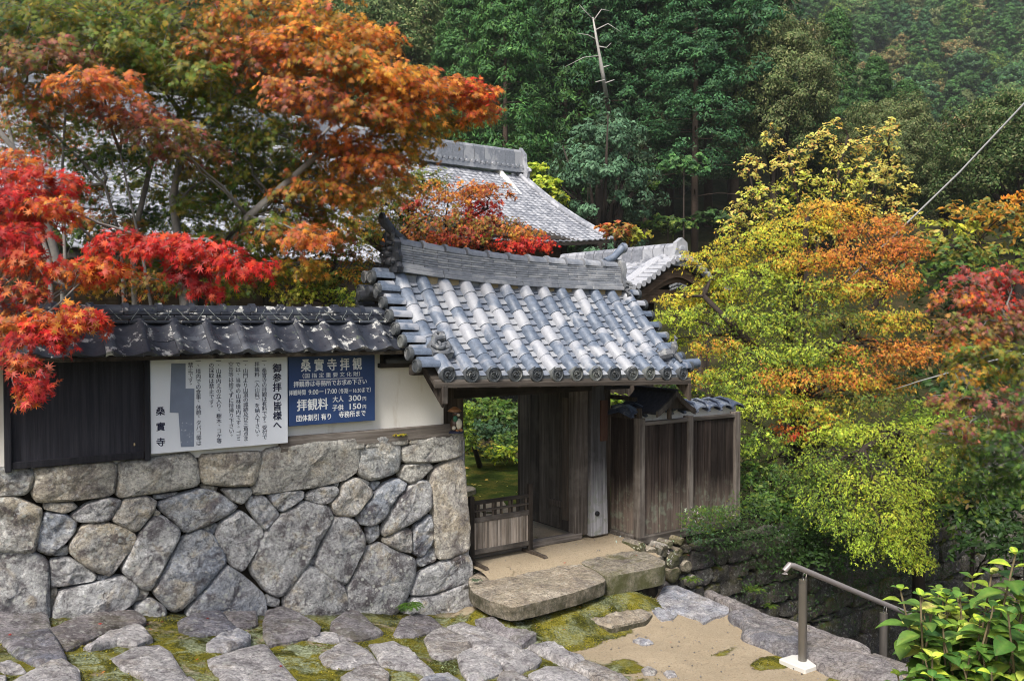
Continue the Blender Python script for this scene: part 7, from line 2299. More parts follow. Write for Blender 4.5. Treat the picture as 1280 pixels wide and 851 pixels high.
# ivy and ferns on the gully wall by the fence
iv = wthing('ivy', 6.5, -.3, -2.75, 'variegated ivy and weeds spilling over the wall top at the fence foot', 'ivy')
rng = np.random.default_rng(55)
Ps, Cs = [], []
for (px, py, ax, ay, n, key, dd) in [(880, 648, 32, 16, 700, 'ivy/green', -.42), (900, 672, 40, 12, 500, 'dgreen/ivy', -.45), (905, 640, 40, 10, 420, 'ivy/green', -.4), (870, 665, 18, 14, 200, 'ivy/bluegreen', -.45), (890, 690, 26, 16, 110, 'dgreen', -.38),
                                     (950, 655, 50, 20, 500, 'dgreen/ivy', -.5), (1000, 680, 50, 26, 1100, 'dgreen', -.5), (950, 665, 60, 24, 700, 'dgreen/ivy', -.48), (1040, 660, 60, 40, 1500, 'dgreen', -.6), (980, 700, 50, 16, 380, 'dgreen', -.5), (1090, 690, 60, 50, 1500, 'dgreen', -.6), (1150, 680, 60, 60, 1400, 'dgreen', -.6), (1060, 760, 60, 30, 420, 'dgreen', -.5), (960, 715, 40, 26, 180, 'dgreen', -.45), (1060, 700, 50, 30, 300, 'dgreen', -.5), (1000, 740, 60, 24, 150, 'dgreen', -.45), (1100, 720, 60, 30, 200, 'dgreen', -.5), (940, 625, 30, 12, 260, 'green/dgreen', -.5), (940, 740, 20, 12, 60, 'ivy', -.4)]:
    for _ in range(n):
        a, r = rng.uniform(0, 2 * pi), sqrt(rng.uniform(0, 1))
        s, z = wp(px + cos(a) * r * ax, py + sin(a) * r * ay, dd)
        Ps.append(W(s, dd + rng.uniform(-.16, .08), z))
        Cs.append(pal(key, 1, rng)[0])
P = np.array(Ps); n = len(P)
N = np.tile(np.array([UY * .6, -UX * .6, .7]), (n, 1)) + rng.normal(size=(n, 3)) * .45
me = leaves_mesh('foliage', P - np.array(W(6.5, -.3, -2.75)), N, rng.uniform(.018, .040, n), np.array(Cs), TM3, rng)
o = link('foliage', me, M['leaf'], iv); o['kind'] = 'stuff'; o.rotation_euler = (0, 0, -A35)
Ps = []
for (px, py, ax, ay, n) in [(868, 642, 12, 9, 14), (880, 655, 10, 10, 10), (905, 640, 14, 6, 8), (770, 672, 5, 5, 7), (838, 690, 5, 16, 16), (800, 682, 8, 4, 8), (975, 668, 8, 14, 18)]:
    for _ in range(n):
        s, z = wp(px + rng.uniform(-ax, ax), py + rng.uniform(-ay, ay), -.5); Ps.append(W(s, -.5 + rng.uniform(-.04, .04), z))
P = np.array(Ps); n = len(P)
N = np.tile(np.array([UY, -UX, .5]), (n, 1)) + rng.normal(size=(n, 3)) * .35
me = leaves_mesh('pale_leaves', P - np.array(W(6.5, -.3, -2.75)), N, rng.uniform(.022, .032, n), np.clip(rng.normal((.50, .55, .46), .06, (n, 3)), 0, 1), TM3, rng)
o = link('pale_leaves', me, M['leaf'], iv); o['kind'] = 'stuff'; o.rotation_euler = (0, 0, -A35)

def fern(s, d, z, L, n, label, seed, nm='fern', key='green', lab_cat='fern'):
    rng = np.random.default_rng(seed)
    loc = W(s, d, z)
    root = empty(nm, loc, label, lab_cat)
    Ps, Ns, Us, Cs = [], [], [], []
    for k in range(n):
        a = 2 * pi * k / n + rng.uniform(-.3, .3)
        dv = np.array([cos(a), sin(a), 0])
        l = L * rng.uniform(.7, 1.1)
        for j in range(14):
            t = (j + 1) / 14
            p = dv * l * t * .8 + np.array([0, 0, l * (.75 * t - .65 * t * t)])
            sd = np.array([-dv[1], dv[0], 0])
            for sg in (-1, 1):
                w_ = l * .13 * (1 - t) + .006
                Ps.append(p + sd * sg * w_ * .6); Ns.append(np.array([0, 0, 1]) + rng.normal(size=3) * .25); Us.append(sd * sg + dv * .5)
                Cs.append(pal(key, 1, rng)[0])
    n_ = len(Ps)
    me = leaves_mesh('fronds', np.array(Ps), np.array(Ns), np.full(n_, L * .075), np.array(Cs), TQ, rng, -np.cross(np.array(Ns), np.array(Us)) * 0 + np.array(Us))
    o = link('fronds', me, M['leaf'], root); o['kind'] = 'stuff'
    return root
s, z = wp(510, 760, -.16); fern(s, -.20, z + .01, .17, 34, 'bright green fern tuft at the foot of the stone wall', 61, key='hyd')
s, z = wp(500, 545, -.02); fern(s, .0, z - .0, .10, 22, 'small green weed tuft on top of the stone wall below the plaster', 62, nm='weed_tuft', key='lime/yellow', lab_cat='weed')
s, z = wp(598, 725, -.35); fern(s, -.30, z - .02, .08, 14, 'tiny weed tuft in the corner by the landing slab', 63, nm='weed_tuft', key='bluegreen', lab_cat='weed')
for (px, py, L, lb, sd) in ((862, 722, .16, 'dark fern in the gap behind the flat stepping stone', 64), (940, 735, .20, 'fern clump growing from the gully wall beyond the kerb', 65), (960, 755, .14, 'small fern low on the kerb edge, left of the handrail', 66)):
    s, z = wp(px, py, -.45); fern(s, -.48, z - .03, L, 16, lb, sd, key='green')

# ================================================================== HYDRANGEA IN THE FOREGROUND
def big_leaf():
    V, F = [], []
    n = 6
    for i in range(n + 1):
        t = i / n
        w = .74 * sin(pi * min(1, t * .97 + .03)) ** .8 * (1 - .25 * t) if 0 < i < n else 0.0
        y = -1 + 2 * t
        z = .14 * sin(pi * t) - .30 * t * t
        V += [(-w, y, z + w * .30), (-w * .5, y + .02, z + w * .10), (0, y, z - .03), (w * .5, y + .02, z + w * .10), (w, y, z + w * .30)]
    for i in range(n):
        for k in range(4):
            F.append((i * 5 + k, i * 5 + k + 1, (i + 1) * 5 + k + 1, (i + 1) * 5 + k))
    return np.array(V, float), np.array(F)
TB = big_leaf()
hy_base = at(1215, 851, 4.3); hy_base = (hy_base[0], hy_base[1], CAMH - 3.1)
hy = empty('hydrangea_bush', hy_base, 'hydrangea bush with large glossy green leaves in the lower right foreground', 'shrub')
rng = np.random.default_rng(77)
heads = [(1125, 735, 4.2), (1165, 765, 4.1), (1200, 745, 4.2), (1240, 715, 4.1), (1270, 690, 4.0), (1275, 735, 4.2), (1225, 775, 4.0), (1180, 800, 4.0), (1158, 815, 4.1), (1250, 800, 3.9), (1122, 842, 4.2),
         (1205, 835, 3.9), (1165, 845, 3.8), (1270, 850, 3.8), (1235, 760, 4.3), (1215, 720, 4.4), (1260, 765, 3.8), (1180, 740, 4.4), (1240, 840, 3.8), (1140, 858, 3.9), (1290, 790, 3.8), (1300, 720, 4.0), (1190, 875, 3.8), (1260, 890, 3.7), (1130, 890, 3.9), (1150, 785, 4.5), (1205, 800, 4.4), (1280, 810, 4.3)]
_hr = random.Random(3)
heads = heads + [(x_, y_, z_) for x_, y_, z_ in [(_hr.uniform(1150, 1300), _hr.uniform(735, 880), _hr.uniform(3.9, 4.7)) for _ in range(110)] if y_ > 1640 - .78 * x_]
Ps, Ns, Us, Cs, Sz = [], [], [], [], []
for j, h in enumerate(heads):
    c = np.array(at(*h))
    bs_ = np.array(hy_base) + np.array([rng.uniform(-.25, .35), rng.uniform(-.15, .25), 0])
    mid = bs_ * .35 + c * .65 + np.array([rng.uniform(-.08, .08), rng.uniform(-.05, .05), -.08])
    pts = bez(tuple(bs_), tuple(mid), tuple(c), 7)
    mb = MB(hy_base); mb.tube(pts, [.009, .008, .007, .006, .0055, .005, .004], 6); mb.build('stem', M['stem'], hy, smooth=True)
    spin = rng.uniform(0, pi)
    axis = norm(np.array(pts[-1]) - np.array(pts[-3]) + np.array([0, -.02, .1]))
    for lvl in range(5):
        pc = c - axis * (.012 + .062 * lvl)
        ln = (.028, .046, .060, .066, .064)[lvl] * rng.uniform(.9, 1.15)
        for q_ in range(3 if lvl < 1 else 2):
            a = spin + lvl * pi / 2 + q_ * (pi if lvl else 2 * pi / 3) + rng.uniform(-.3, .3)
            dv = np.array([cos(a), sin(a), 0])
            tilt = (.55, .22, .0, -.15, -.3)[lvl] + rng.uniform(-.15, .15)
            U_ = norm(dv + np.array([0, 0, tilt]))
            N_ = norm(np.array([0, 0, 1.0]) - U_ * U_[2] + rng.normal(size=3) * .14 + np.array([0, -.1, 0]))
            Ps.append(pc + U_ * ln * 1.12); Us.append(U_); Ns.append(N_); Sz.append(ln)
            k = 'hydy' if rng.uniform() < .06 else ('hyd/lime' if lvl <= 1 else ('hyd' if lvl < 4 else 'green'))
            Cs.append(pal(k, 1, rng)[0])
P, N, U = np.array(Ps), norm(np.array(Ns)), np.array(Us)
X = norm(np.cross(U, N)); N = np.cross(X, U)
Szz = np.array(Sz)
T, F = TB
VEIN = np.array([[.85, .9, .9], [.95, 1, 1], [1.6, 1.35, 1.5], [.95, 1, 1], [.85, .9, .9]] * 7)
_near = np.argsort(P[:, 1] + (P[:, 2] < CAMH - 1.75) * 3)[:295]
_rest = np.setdiff1d(np.arange(len(P)), _near)
Vr = P[_rest][:, None, :] + Szz[_rest][:, None, None] * (T[None, :, 0:1] * X[_rest][:, None, :] + T[None, :, 1:2] * U[_rest][:, None, :] + T[None, :, 2:3] * N[_rest][:, None, :])
Fr = (F[None] + (np.arange(len(_rest)) * len(T))[:, None, None]).reshape(-1, 4)
o = link('inner_leaves', fast_mesh('inner_leaves', Vr.reshape(-1, 3) - np.array(hy_base), Fr, np.repeat(np.clip(np.array(Cs)[_rest], 0, 1), len(T), 0), smooth=True), M['leaf_gloss'], hy); o['kind'] = 'stuff'
for i in _near:   # large leaves one by one
    V = P[i] + Szz[i] * (T[:, 0:1] * X[i] + T[:, 1:2] * U[i] + T[:, 2:3] * N[i])
    me = fast_mesh('leaf', V - np.array(hy_base), F, np.clip(np.tile(Cs[i], (len(T), 1)) * VEIN, 0, 1), smooth=True)
    link('leaf', me, M['leaf_gloss'], hy)

# ================================================================== THE FOREST
def clump_crown(name, clumps, nq, qs, tmpl, key, rng, flat=.45, out=.6, down_=.25):
    """clumps (n,4): x,y,z,r around the trunk axis; foliage fans spread over each clump's upper outer shell"""
    n = len(clumps)
    c = clumps[:, None, :3]; r = clumps[:, None, 3:4]
    v = norm(rng.normal(size=(n, nq, 3)) + np.array([0, 0, .45]))
    outv = norm(clumps[:, :3] * np.array([1, 1, 0]) + 1e-4)[:, None, :]
    v = norm(v + outv * .55)
    P = c + v * r * np.array([1, 1, flat]) * rng.uniform(.55, 1.05, (n, nq, 1))
    P[..., 2] -= down_ * r[..., 0] * ((v[..., :2] ** 2).sum(-1))
    N = v * np.array([.8, .8, 1.0]) + outv * .3 + rng.normal(size=v.shape) * .35
    U = v * np.array([1, 1, -.25]) + rng.normal(size=v.shape) * .35
    C = pal(key, n * nq, rng).reshape(n, nq, 3) * rng.uniform(.7, 1.3, (n, 1, 1))
    sz = qs * rng.uniform(.6, 1.3, n * nq)
    return leaves_mesh(name, P.reshape(-1, 3), N.reshape(-1, 3), sz, C.reshape(-1, 3), tmpl, rng, U.reshape(-1, 3))
TS = quad_tmpl(.34, .05)
def conifer_proto(h, base, R, n, nq, qs, key, seed, trunk_r=.28, lean=0.0):
    rng = np.random.default_rng(seed)
    t = rng.uniform(0, 1, n) ** .8
    z = base + (h - base) * t
    prof = R * (1 - t) ** .62 * (.55 + .45 * np.minimum(1, t * 6)) + .25
    a = rng.uniform(0, 2 * pi, n)
    rr = prof * rng.uniform(.45, 1.0, n)
    cl = np.stack([np.cos(a) * rr, np.sin(a) * rr, z - .12 * rr, .45 + .42 * rng.uniform(.5, 1.2, n) * (1.1 - .5 * t)], -1)
    crown = clump_crown('crown', cl, nq, qs, TS, key, rng, .50, .6, .45)
    crown.materials.append(M['leaf_far'])
    mb = MB()
    mb.tube([(0, 0, -2.5), (.05, 0, h * .3), (-.04, .03, h * .6), (0, 0, h * .96)], [trunk_r, trunk_r * .85, trunk_r * .55, .04], 9)
    for k in range(46):
        a = rng.uniform(0, 2 * pi); zz = base + (h - base) * rng.uniform(-.12, .9); t = max(0, (zz - base) / (h - base)); L = R * (1 - t) ** .62 * .75
        mb.tube([(0, 0, zz), (cos(a) * L * .5, sin(a) * L * .5, zz + .12), (cos(a) * L, sin(a) * L, zz - .1)], [.05, .035, .015], 4)
    tk = mb.mesh('trunk', smooth=True); tk.materials.append(M['bark_cedar'])
    return crown, tk
def dome_proto(h, R, n, nq, qs, key, seed, flat=.7, trunk_r=.3, tmpl=TO):
    rng = np.random.default_rng(seed)
    v = norm(rng.normal(size=(n, 3)) * np.array([1, 1, .8]) + np.array([0, 0, .35]))
    rr = rng.uniform(.55, 1.0, (n, 1))
    # big lobes
    lob = norm(rng.normal(size=(9, 3)) + np.array([0, 0, .3]))
    bump_ = np.maximum(0, (v @ lob.T)).max(1, keepdims=True) ** 6
    P = v * np.array([R, R, h * .5 * flat]) * (rr * (.72 + .34 * bump_)) + np.array([0, 0, h - h * .5 * flat])
    cl = np.concatenate([P, (.30 + .26 * rng.uniform(.4, 1.3, (n, 1))) * R / 3.2], 1)
    crown = clump_crown('crown', cl, nq, qs, tmpl, key, rng, .75, .5, .15)
    crown.materials.append(M['leaf_far'])
    mb = MB()
    mb.tube([(0, 0, -2), (.1, 0, h * .3), (0, .1, h * .7)], [trunk_r, trunk_r * .8, trunk_r * .4], 8)
    for k in range(16):
        a = rng.uniform(0, 2 * pi); L = R * rng.uniform(.4, .8)
        mb.tube([(0, 0, h * rng.uniform(.25, .55)), (cos(a) * L * .5, sin(a) * L * .5, h * .6), (cos(a) * L, sin(a) * L, h * rng.uniform(.6, .9))], [.12, .07, .02], 5)
    tk = mb.mesh('trunk', smooth=True); tk.materials.append(M['bark_dark'])
    return crown, tk
def plant(proto, name, x, y, z, label, cat='tree', group=None, s=1.0, sz=None, rz=0.0, parts=True):
    r = empty(name, (x, y, z), label, cat, group)
    r.rotation_euler = (0, 0, rz); r.scale = (s, s, sz or s)
    for nm, me in zip(('crown', 'trunk'), proto):
        if nm == 'trunk' and not parts: continue
        o = link(nm, me, None, r)
        if nm == 'crown': o['kind'] = 'stuff'
    return r
def put(proto, name, px, pybase, Y, label, **k):
    """stand a tree on the terrain at picture column px, distance Y"""
    x = at(px, 400, Y)[0]
    if 'top' in k:
        t_ = k.pop('top'); k['sz'] = max(.3, ((400 - t_) / FPX * Y - terr(x, Y) + .3) / k.pop('h')); w_ = k.pop('w', .68); k['s'] = k['sz'] * (w_ if proto in (DA, DB, DC) else w_ / max(.5, k['sz']))
    return plant(proto, name, x, Y, CAMH + terr(x, Y) - .3, label, **k)

CA = conifer_proto(23, 3.0, 4.3, 520, 90, .15, 'conifer', 201)
CB = conifer_proto(25, 6.6, 4.3, 480, 90, .15, 'conifer_b', 202)
CH = conifer_proto(25, 8.5, 4.0, 300, 80, .17, 'conifer_b', 204)
CC = conifer_proto(20, 2.0, 3.6, 380, 80, .16, 'conifer/dgreen', 203)
DA = dome_proto(14, 3.7, 420, 130, .085, 'oak', 211, tmpl=TQ)
DB = dome_proto(12, 4.2, 380, 130, .09, 'dgreen/oak', 212, tmpl=TQ)
DC = dome_proto(9, 2.0, 130, 110, .075, 'bluegreen', 213, tmpl=TQ)
near = [
 (CA, 'cypress_tree', 632, 43, -60, 'tall bright green cypress rising directly behind the hall ridge'),
 (CA, 'cypress_tree', 585, 50, -60, 'cypress half hidden behind the orange maple, left of the tall bright one'),
 (CC, 'cypress_tree', 706, 46, -40, 'dark cypress standing left of the bare dead trunk'),
 (CB, 'cedar_tree', 868, 44, -90, 'tall dark cedar with a bare lower trunk in the middle of the forest edge'),
 (CB, 'cedar_tree', 806, 47, -60, 'dense cedar right of the bare dead trunk'),
 (CH, 'cedar_tree', 760, 54, -60, 'dark cedar rising behind the bare dead trunk'),
 (CH, 'cypress_tree', 912, 58, -60, 'cedar just behind the round olive-brown tree'),
 (DA, 'oak_tree', 968, 45, 2, 'round olive-brown evergreen oak at the right end of the forest edge'),
 (CC, 'cypress_tree', 1042, 62, 12, 'pointed bright green conifer right of the olive-brown oak'),
 (DA, 'oak_tree', 1112, 44, 108, 'grey-olive rounded oak to the right of the pale yellow tree'),
 (DB, 'broadleaf_tree', 1180, 44, 150, 'dark green rounded tree above the yellowing tree at the right'),
 (CC, 'cypress_tree', 1092, 72, 70, 'green conifer behind the pale yellow tree, above the grey-olive oak'),
 (CC, 'cypress_tree', 1130, 66, 100, 'bright green conifer right of the grey-olive oak top'),
 (DB, 'broadleaf_tree', 1272, 38, 100, 'dark broadleaf tree crossed by the overhead cable at the right edge'),
 (DA, 'oak_tree', 1345, 44, 90, 'olive oak beyond the right edge, behind the cable'),
 (DB, 'broadleaf_tree', 480, 56, -30, 'dark rounded tree behind the top of the orange maple'),
 (DA, 'oak_tree', 530, 62, -20, 'dull green oak high behind the orange maple'),
 (CC, 'cypress_tree', 560, 66, -60, 'conifer at the top of the frame between maple and cypress'),
 (DA, 'oak_tree', 440, 60, -10, 'greyish oak at the top edge behind the left maple'),
 (CH, 'cedar_tree', 945, 64, -60, 'tall cedar at the top edge above the olive-brown oak'),
 (DB, 'broadleaf_tree', 370, 60, -40, 'dark tree showing through the leaves of the left maple'),
 (DB, 'broadleaf_tree', 250, 62, -40, 'second dark tree behind the left maple, above the hall ridge'),
 (CC, 'cypress_tree', 150, 62, -60, 'conifer behind the hall roof at the left'),
 (CA, 'cypress_tree', 40, 60, -60, 'conifer behind the hall roof at the far left edge'),
 (CB, 'cedar_tree', 664, 58, -60, 'cedar filling the gap behind the tall bright cypress'),
 (CH, 'cypress_tree', 838, 66, -60, 'cypress high on the slope behind the forest edge'),
 (CC, 'cypress_tree', 1015, 54, 120, 'dark conifer in the hollow between the round oak and the grey-olive oak'),
 (DB, 'broadleaf_tree', 1060, 48, 150, 'dull brown-green tree directly behind the pale yellow tree'),
 (DB, 'broadleaf_tree', 1225, 50, 190, 'dark tree filling the hollow left of the cable'),
 (DC, 'broadleaf_tree', 752, 40, 114, 'small grey-green tree standing below the bare dead treetop'),
]
HT = {id(DC): 9, id(CH): 25, id(CA): 23, id(CB): 25, id(CC): 20, id(DA): 14, id(DB): 12}
for i, (pr, nm, px, Y, tp, lb) in enumerate(near):
    put(pr, nm, px, 0, Y, lb, top=tp, h=HT[id(pr)] * 1.02, w={0: .75, 7: .85, 9: 1, 10: .95, 29: 1}.get(i, 1.0 if pr in (DA, DB, DC) else .72), rz=i * 1.37)
# bare trunks and understorey in the dark gap
rr_ = random.Random(8)
gapc = CB
for i, (px, Y, lb) in enumerate([(726, 52, 'thin straight trunk in the dark gap, left of centre'), (742, 47, 'slim leaning trunk in the dark gap'), (772, 54, 'pale thin trunk in the dark gap'), (836, 53, 'trunk left of the big cedar trunk'),
                                 (885, 50, 'trunk right of the big cedar trunk'), (918, 46, 'light grey trunk at the right end of the dark gap'), (700, 56, 'trunk at the left end of the dark gap'), (852, 60, 'far trunk deep inside the dark gap'), (790, 60, 'far thin trunk between the cedars')]):
    put(CH, 'cedar_tree', px, 0, Y, lb, s=rr_.uniform(.8, 1.05), rz=rr_.uniform(0, 6))
# dead pale snag
c = at(760, 120, 46); c0 = at(768, 200, 46)
dt = empty('dead_tree', (c0[0], 46, CAMH + terr(c0[0], 46)), 'bare bleached dead tree top sticking out of the dark conifers', 'tree')
dz = (c0[0], 46, CAMH + terr(c0[0], 46))
mb = MB(dz)
mb.tube([dz, at(764, 160, 45), at(758, 122, 42.7)], [.16, .14, .118], 7)
mb.build('lower_trunk', M['bark_dark'], dt, smooth=True)
mb = MB(dz)
mb.tube([at(758, 122, 42.7), at(752, 85, 42), at(746, 50, 42), at(741, 22, 42)], [.115, .095, .065, .03], 7)
mb.build('trunk', M['bark_pale'], dt, smooth=True)
for pl in ([(741, 24, 42), (731, 14, 42), (724, 6, 41.8)], [(742, 26, 42), (752, 12, 42), (762, 14, 42)], [(744, 38, 42), (760, 30, 42), (776, 40, 41.8)], [(746, 50, 42), (735, 44, 42), (722, 42, 41.9)], [(750, 70, 42), (730, 72, 41.8), (706, 84, 41.6)],
           [(752, 85, 42), (762, 82, 42)], [(757, 104, 42), (768, 100, 42)], [(747, 58, 42), (758, 60, 42), (764, 54, 42)], [(756, 100, 42), (744, 103, 42)]):
    mb = MB(dz); mb.tube([at(*p) for p in pl], [.032, .022, .01][:len(pl)], 5); mb.build('branch', M['bark_pale'], dt, smooth=True)
# small understorey trees and shrubs at the forest foot
for i, (px, py, Y, rx, ry, key, lb) in enumerate([
   (835, 275, 42, 34, 12, 'dgreen/green', 'low layered dark shrub at the forest foot, right of centre'), (760, 240, 43, 20, 10, 'dgreen', 'sparse dark shrub among the trunks left of centre'), (800, 225, 43, 20, 10, 'dgreen/green', 'thin dark green sapling among the trunks'),
   (740, 160, 41, 26, 18, 'bluegreen', 'grey-green small tree in front of the dark gap'), (735, 185, 41, 20, 14, 'bluegreen', 'second tier grey-green sapling before the dark gap'), (895, 270, 42, 26, 12, 'dgreen', 'dark shrub under the round oak'),
   (855, 200, 41, 30, 14, 'conifer', 'low hanging cedar bough before the gap'), (720, 275, 41, 24, 12, 'dgreen', 'dark shrub at the forest foot beside the hall roof')]):
    x, y_, z_ = at(px, py, Y)
    bush('understorey_shrub', (x, Y, CAMH + terr(x, Y) - .2), lb, 'shrub', [(px, py, Y, rx, ry, key, 260), (px - rx * .5, py + 6, Y + .5, rx * .7, ry, key, 160), (px + rx * .5, py + 4, Y - .4, rx * .7, ry * .8, key, 160)], .15, TO, 300 + i, mat='leaf_far', dens=1.0, trunk_r=.06)

# far hillside: domed crowns, individually placed copies
FP = [dome_proto(11, 5.0, 190, 60, .27, k, 220 + i, .8, .2, TQ) for i, k in enumerate(['conifer/oak', 'dgreen/conifer', 'oak', 'bluegreen/conifer', 'green/dgreen', 'oak/brown'])]
FC = [conifer_proto(15, 2.0, 3.6, 150, 56, .27, k, 230 + i) for i, k in enumerate(['conifer', 'conifer_b'])]
rr_ = random.Random(19)
cnt = 0
Y = 104.0
while Y < 275 and cnt < 298:
    half0, half1 = .24, .64
    if Y < 100: half0 = -.1
    step = 5.6 + (Y - 74) * .010
    x = half0 * Y + rr_.uniform(0, 4)
    while x < half1 * Y and cnt < 298:
        # leave out what the near forest hides
        u_ = x / Y
        if not (u_ < .20 and Y > 100):
            xx, yy = x + rr_.uniform(-2, 2), Y + rr_.uniform(-2.5, 2.5)
            hq = 'upper' if yy > 185 else 'lower'
            if rr_.random() < .72:
                kq = rr_.randrange(6); pr, nm = FP[kq], 'hillside_tree'
                lb = ('mixed green', 'dark green', 'olive-brown', 'blue-green', 'fresh green', 'russet-tinged')[kq] + ' rounded tree on the ' + hq + ' part of the far hillside'
            else:
                kq = rr_.randrange(2); pr, nm = FC[kq], 'hillside_conifer'
                lb = ('bright', 'dark blue')[kq] + '-green pointed conifer on the ' + hq + ' part of the far hillside'
            s = rr_.uniform(.65, 1.1)
            plant(pr, nm, xx, yy, CAMH + terr(xx, yy) - 1.5, lb, 'tree', 'trees of the far hillside' if nm == 'hillside_tree' else 'conifers of the far hillside', s, s * rr_.uniform(.85, 1.15), rr_.uniform(0, 6), parts=False)
            cnt += 1
        x += step * rr_.uniform(.8, 1.25)
    Y += step * .92
print('far trees', cnt)

# ------------------------------------------------------------------ cables
cb = empty('overhead_cable', at(1280, 128, 14), 'pale taut overhead cable crossing the upper right corner', 'cable')
mb = MB(at(1280, 128, 14)); mb.tube([at(1330, 62, 13.5), at(1280, 130, 14), at(1200, 215, 14.8), at(1115, 297, 15.6), at(1050, 360, 16.2)], .016, 6); mb.build('line', M['wire'], cb, smooth=True)
cb = empty('stay_cable', at(1200, 462, 11.5), 'short slanting cable with a white insulator by the purple-red maple', 'cable')
mb = MB(at(1200, 462, 11.5)); mb.tube([at(1040, 512, 13.6), at(1120, 486, 12.6), at(1150, 476, 11.8), at(1185, 466, 11.6), at(1215, 456, 11.4), at(1290, 440, 11)], .008, 6); mb.build('line', M['wire'], cb, smooth=True)
mb = MB(at(1200, 462, 11.5)); c = at(1216, 455, 11.4); mb.tube([(c[0] - .05, c[1], c[2] - .015), c, (c[0] + .05, c[1], c[2] + .015)], [.016, .032, .016], 8); mb.build('insulator', M['ceramic_white'], cb, smooth=True)

# ------------------------------------------------------------------ moss cushions, clover and fallen leaves on the path
rng = np.random.default_rng(91)
P_, C_, S_z = [], [], []
while len(P_) < 30000:
    s = rng.uniform(-1.9, 5.0); d = rng.uniform(-4.6, -.02)
    mo = min(1, blob(s, d, MOSSB) * 1.25)
    pav = max(0, min(1, (3.1 - s - 0.30 * (d + 2.0)) / 0.25))
    mo = max(mo, pav * .75)
    nz = mn.noise((s * 2.3, d * 2.3, 3.3)) + .5 * mn.noise((s * 7, d * 7, 1.3))
    if rng.uniform() > mo * (.55 + nz * 1.3): continue
    P_.append(W(s, d, gz(s, d) + rng.uniform(.0, .022)))
    k = mn.noise((s * 1.7, d * 1.7, 9.1)) + rng.uniform(-.25, .25)
    C_.append(np.array([(.30, .27, .03), (.17, .165, .02), (.09, .10, .018), (.24, .30, .15)][0 if k > .18 else (1 if k > -.02 else (2 if k > -.25 else 3))]) * rng.uniform(.6, 1.25))
P_ = np.array(P_); n = len(P_)
N_ = np.tile(np.array([0, 0, 1.0]), (n, 1)) + rng.normal(size=(n, 3)) * .6
mo_ = link('moss_tufts', leaves_mesh('moss_tufts', P_, N_, rng.uniform(.005, .012, n), np.array(C_), TQ, rng), M['leaf'])
tag(mo_, 'olive and yellow moss with tiny clover between the paving stones', 'moss', kind='stuff')
lf_me = []
for k, c in enumerate([(.55, .03, .02), (.45, .08, .03), (.60, .22, .05), (.35, .03, .02)]):
    V, F = TM7
    me = fast_mesh('fallen_leaf', V * .028 + np.array([0, 0, .006]), F, np.tile(np.array(c), (len(V), 1))); me.materials.append(M['leaf']); lf_me.append(me)
for k, (px, py) in enumerate([(125, 782), (185, 782), (188, 788), (259, 775), (12, 795), (247, 826), (130, 842), (203, 779), (700, 745), (652, 768), (670, 785), (743, 748), (838, 804), (614, 772), (780, 700), (768, 680), (706, 727), (795, 735), (725, 760), (690, 775),
                              (640, 790), (440, 770), (520, 780), (350, 835), (470, 840), (560, 800), (818, 722), (860, 735), (705, 790), (760, 765)]):
    s, d, z = on_ground(px, py, .03)
    if d > -.9 and s > 2.6: z = -2.70
    o = link('fallen_leaf', lf_me[k % 4]); o.location = W(s, d, z + .012); o.rotation_euler = (rng.uniform(-.3, .3), rng.uniform(-.3, .3), rng.uniform(0, 6)); o.scale = (rng.uniform(.7, 1.1),) * 3
    tag(o, 'small fallen red maple leaf lying on the path or paving', 'leaf', 'fallen maple leaves on the ground')

# ------------------------------------------------------------------ the moist air of the valley
mb = MB()
mb.box(-275, 435, -95, 440, CAMH - 8.5, CAMH + 235)
hz_ = mb.build('haze', None); hz_.data.materials.clear()
hm = bpy.data.materials.new('valley_air'); hm.use_nodes = True
hm.node_tree.nodes.clear()
ho = hm.node_tree.nodes.new('ShaderNodeOutputMaterial'); hv = hm.node_tree.nodes.new('ShaderNodeVolumePrincipled')
hv.inputs['Color'].default_value = (.84, .91, .93, 1); hv.inputs['Density'].default_value = .00032; hv.inputs['Anisotropy'].default_value = 0.0
hm.node_tree.links.new(hv.outputs[0], ho.inputs['Volume'])
hz_.data.materials.append(hm)
tag(hz_, kind='stuff', label='thin pale blue haze filling the valley')

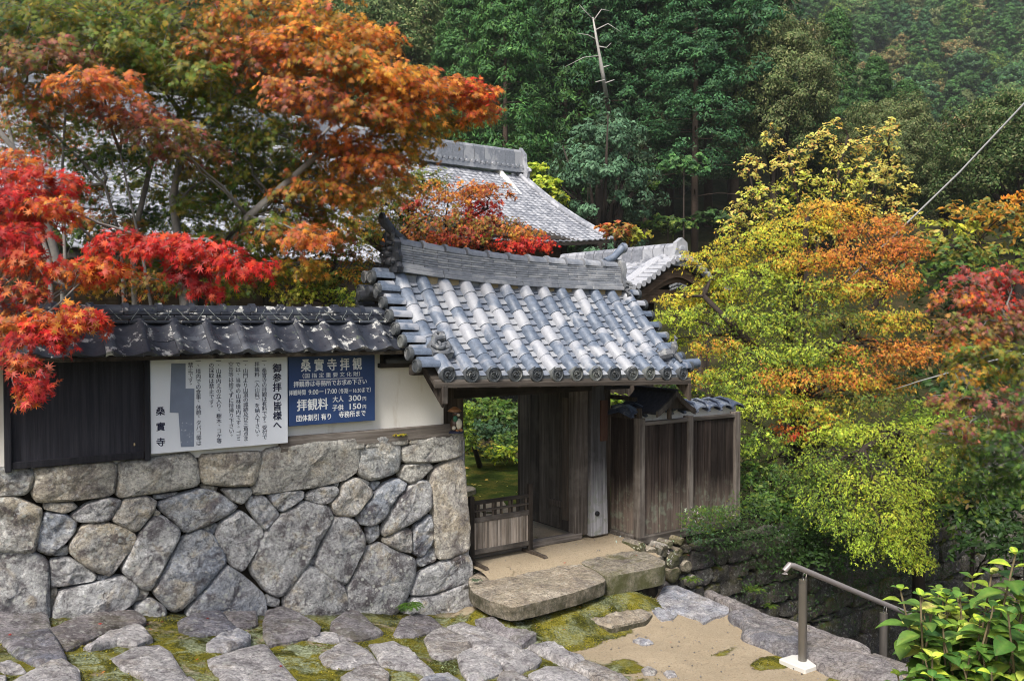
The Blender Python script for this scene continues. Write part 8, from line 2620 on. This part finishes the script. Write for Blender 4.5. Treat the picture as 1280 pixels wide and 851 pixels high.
# loose grit on the sandy part
rng = np.random.default_rng(93)
V0 = np.array([(1, 0, 0), (-.6, .8, 0), (-.6, -.8, 0), (0, 0, .8), (.1, .1, -.5)]); F0 = np.array([(0, 1, 3), (1, 2, 3), (2, 0, 3), (1, 0, 4), (2, 1, 4), (0, 2, 4)])
Vg, Fg, n_ = [], [], 0
while n_ < 2600:
    s = rng.uniform(2.4, 5.0); d = rng.uniform(-4.0, 1.2)
    z = gz(s, d) if d < -.9 else -2.665
    if -.95 < d < -.2: continue
    r_0 = .0035 + .011 * rng.uniform() ** 5
    a = rng.uniform(0, 6.3)
    R_ = np.array([[cos(a), -sin(a), 0], [sin(a), cos(a), 0], [0, 0, 1]])
    Vg.append(np.array(W(s, d, z + .002)) + (V0 * rng.uniform(.6, 1.2, (5, 3)) @ R_.T) * r_0); Fg.append(F0 + 5 * n_); n_ += 1
gr = link('gravel', fast_mesh('gravel', np.concatenate(Vg), np.concatenate(Fg)), M['granite'])
tag(gr, 'loose grit scattered over the sandy path', 'gravel', kind='stuff')

for k in range(9):
    s = rng.uniform(2.6, 5.2); d = rng.uniform(2.2, 6.5)
    z = -2.68 + (.035 * min(d - 3, 9) if d > 3 else 0)
    r_0 = rng.uniform(.10, .24)
    pl = [(s + cos(t_ * pi / 3.5) * r_0 * rng.uniform(.8, 1.2), d + sin(t_ * pi / 3.5) * r_0 * rng.uniform(.7, 1.1)) for t_ in range(7)]
    V, F = rock_patch(pl, r_0 * .5, .1, 900 + k, N=20, facet=.5, amp=.01, rings=[1, 1, .92, .7, .35])
    mb = MB(W(s, d, z)); mb.add([W(p[0], p[1], z + p[2]) for p in V], F)
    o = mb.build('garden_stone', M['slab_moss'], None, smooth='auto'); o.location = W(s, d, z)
    tag(o, 'mossy grey stone lying in the moss garden inside the gate', 'stone', 'stones in the moss garden')
yl = []
P_ = np.array([W(s, d, -2.655 + (.035 * min(d - 3, 9) if d > 3 else 0)) for s, d in zip(rng.uniform(2, 6, 260), rng.uniform(1.8, 8, 260))])
o = link('leaf_litter', leaves_mesh('leaf_litter', P_, np.tile([0, 0, 1.], (260, 1)) + rng.normal(size=(260, 3)) * .3, rng.uniform(.025, .045, 260), pal('yellow/pale', 260, rng), TO, rng), M['leaf'])
tag(o, 'scattered yellow fallen leaves on the garden moss', 'leaf litter', kind='stuff')
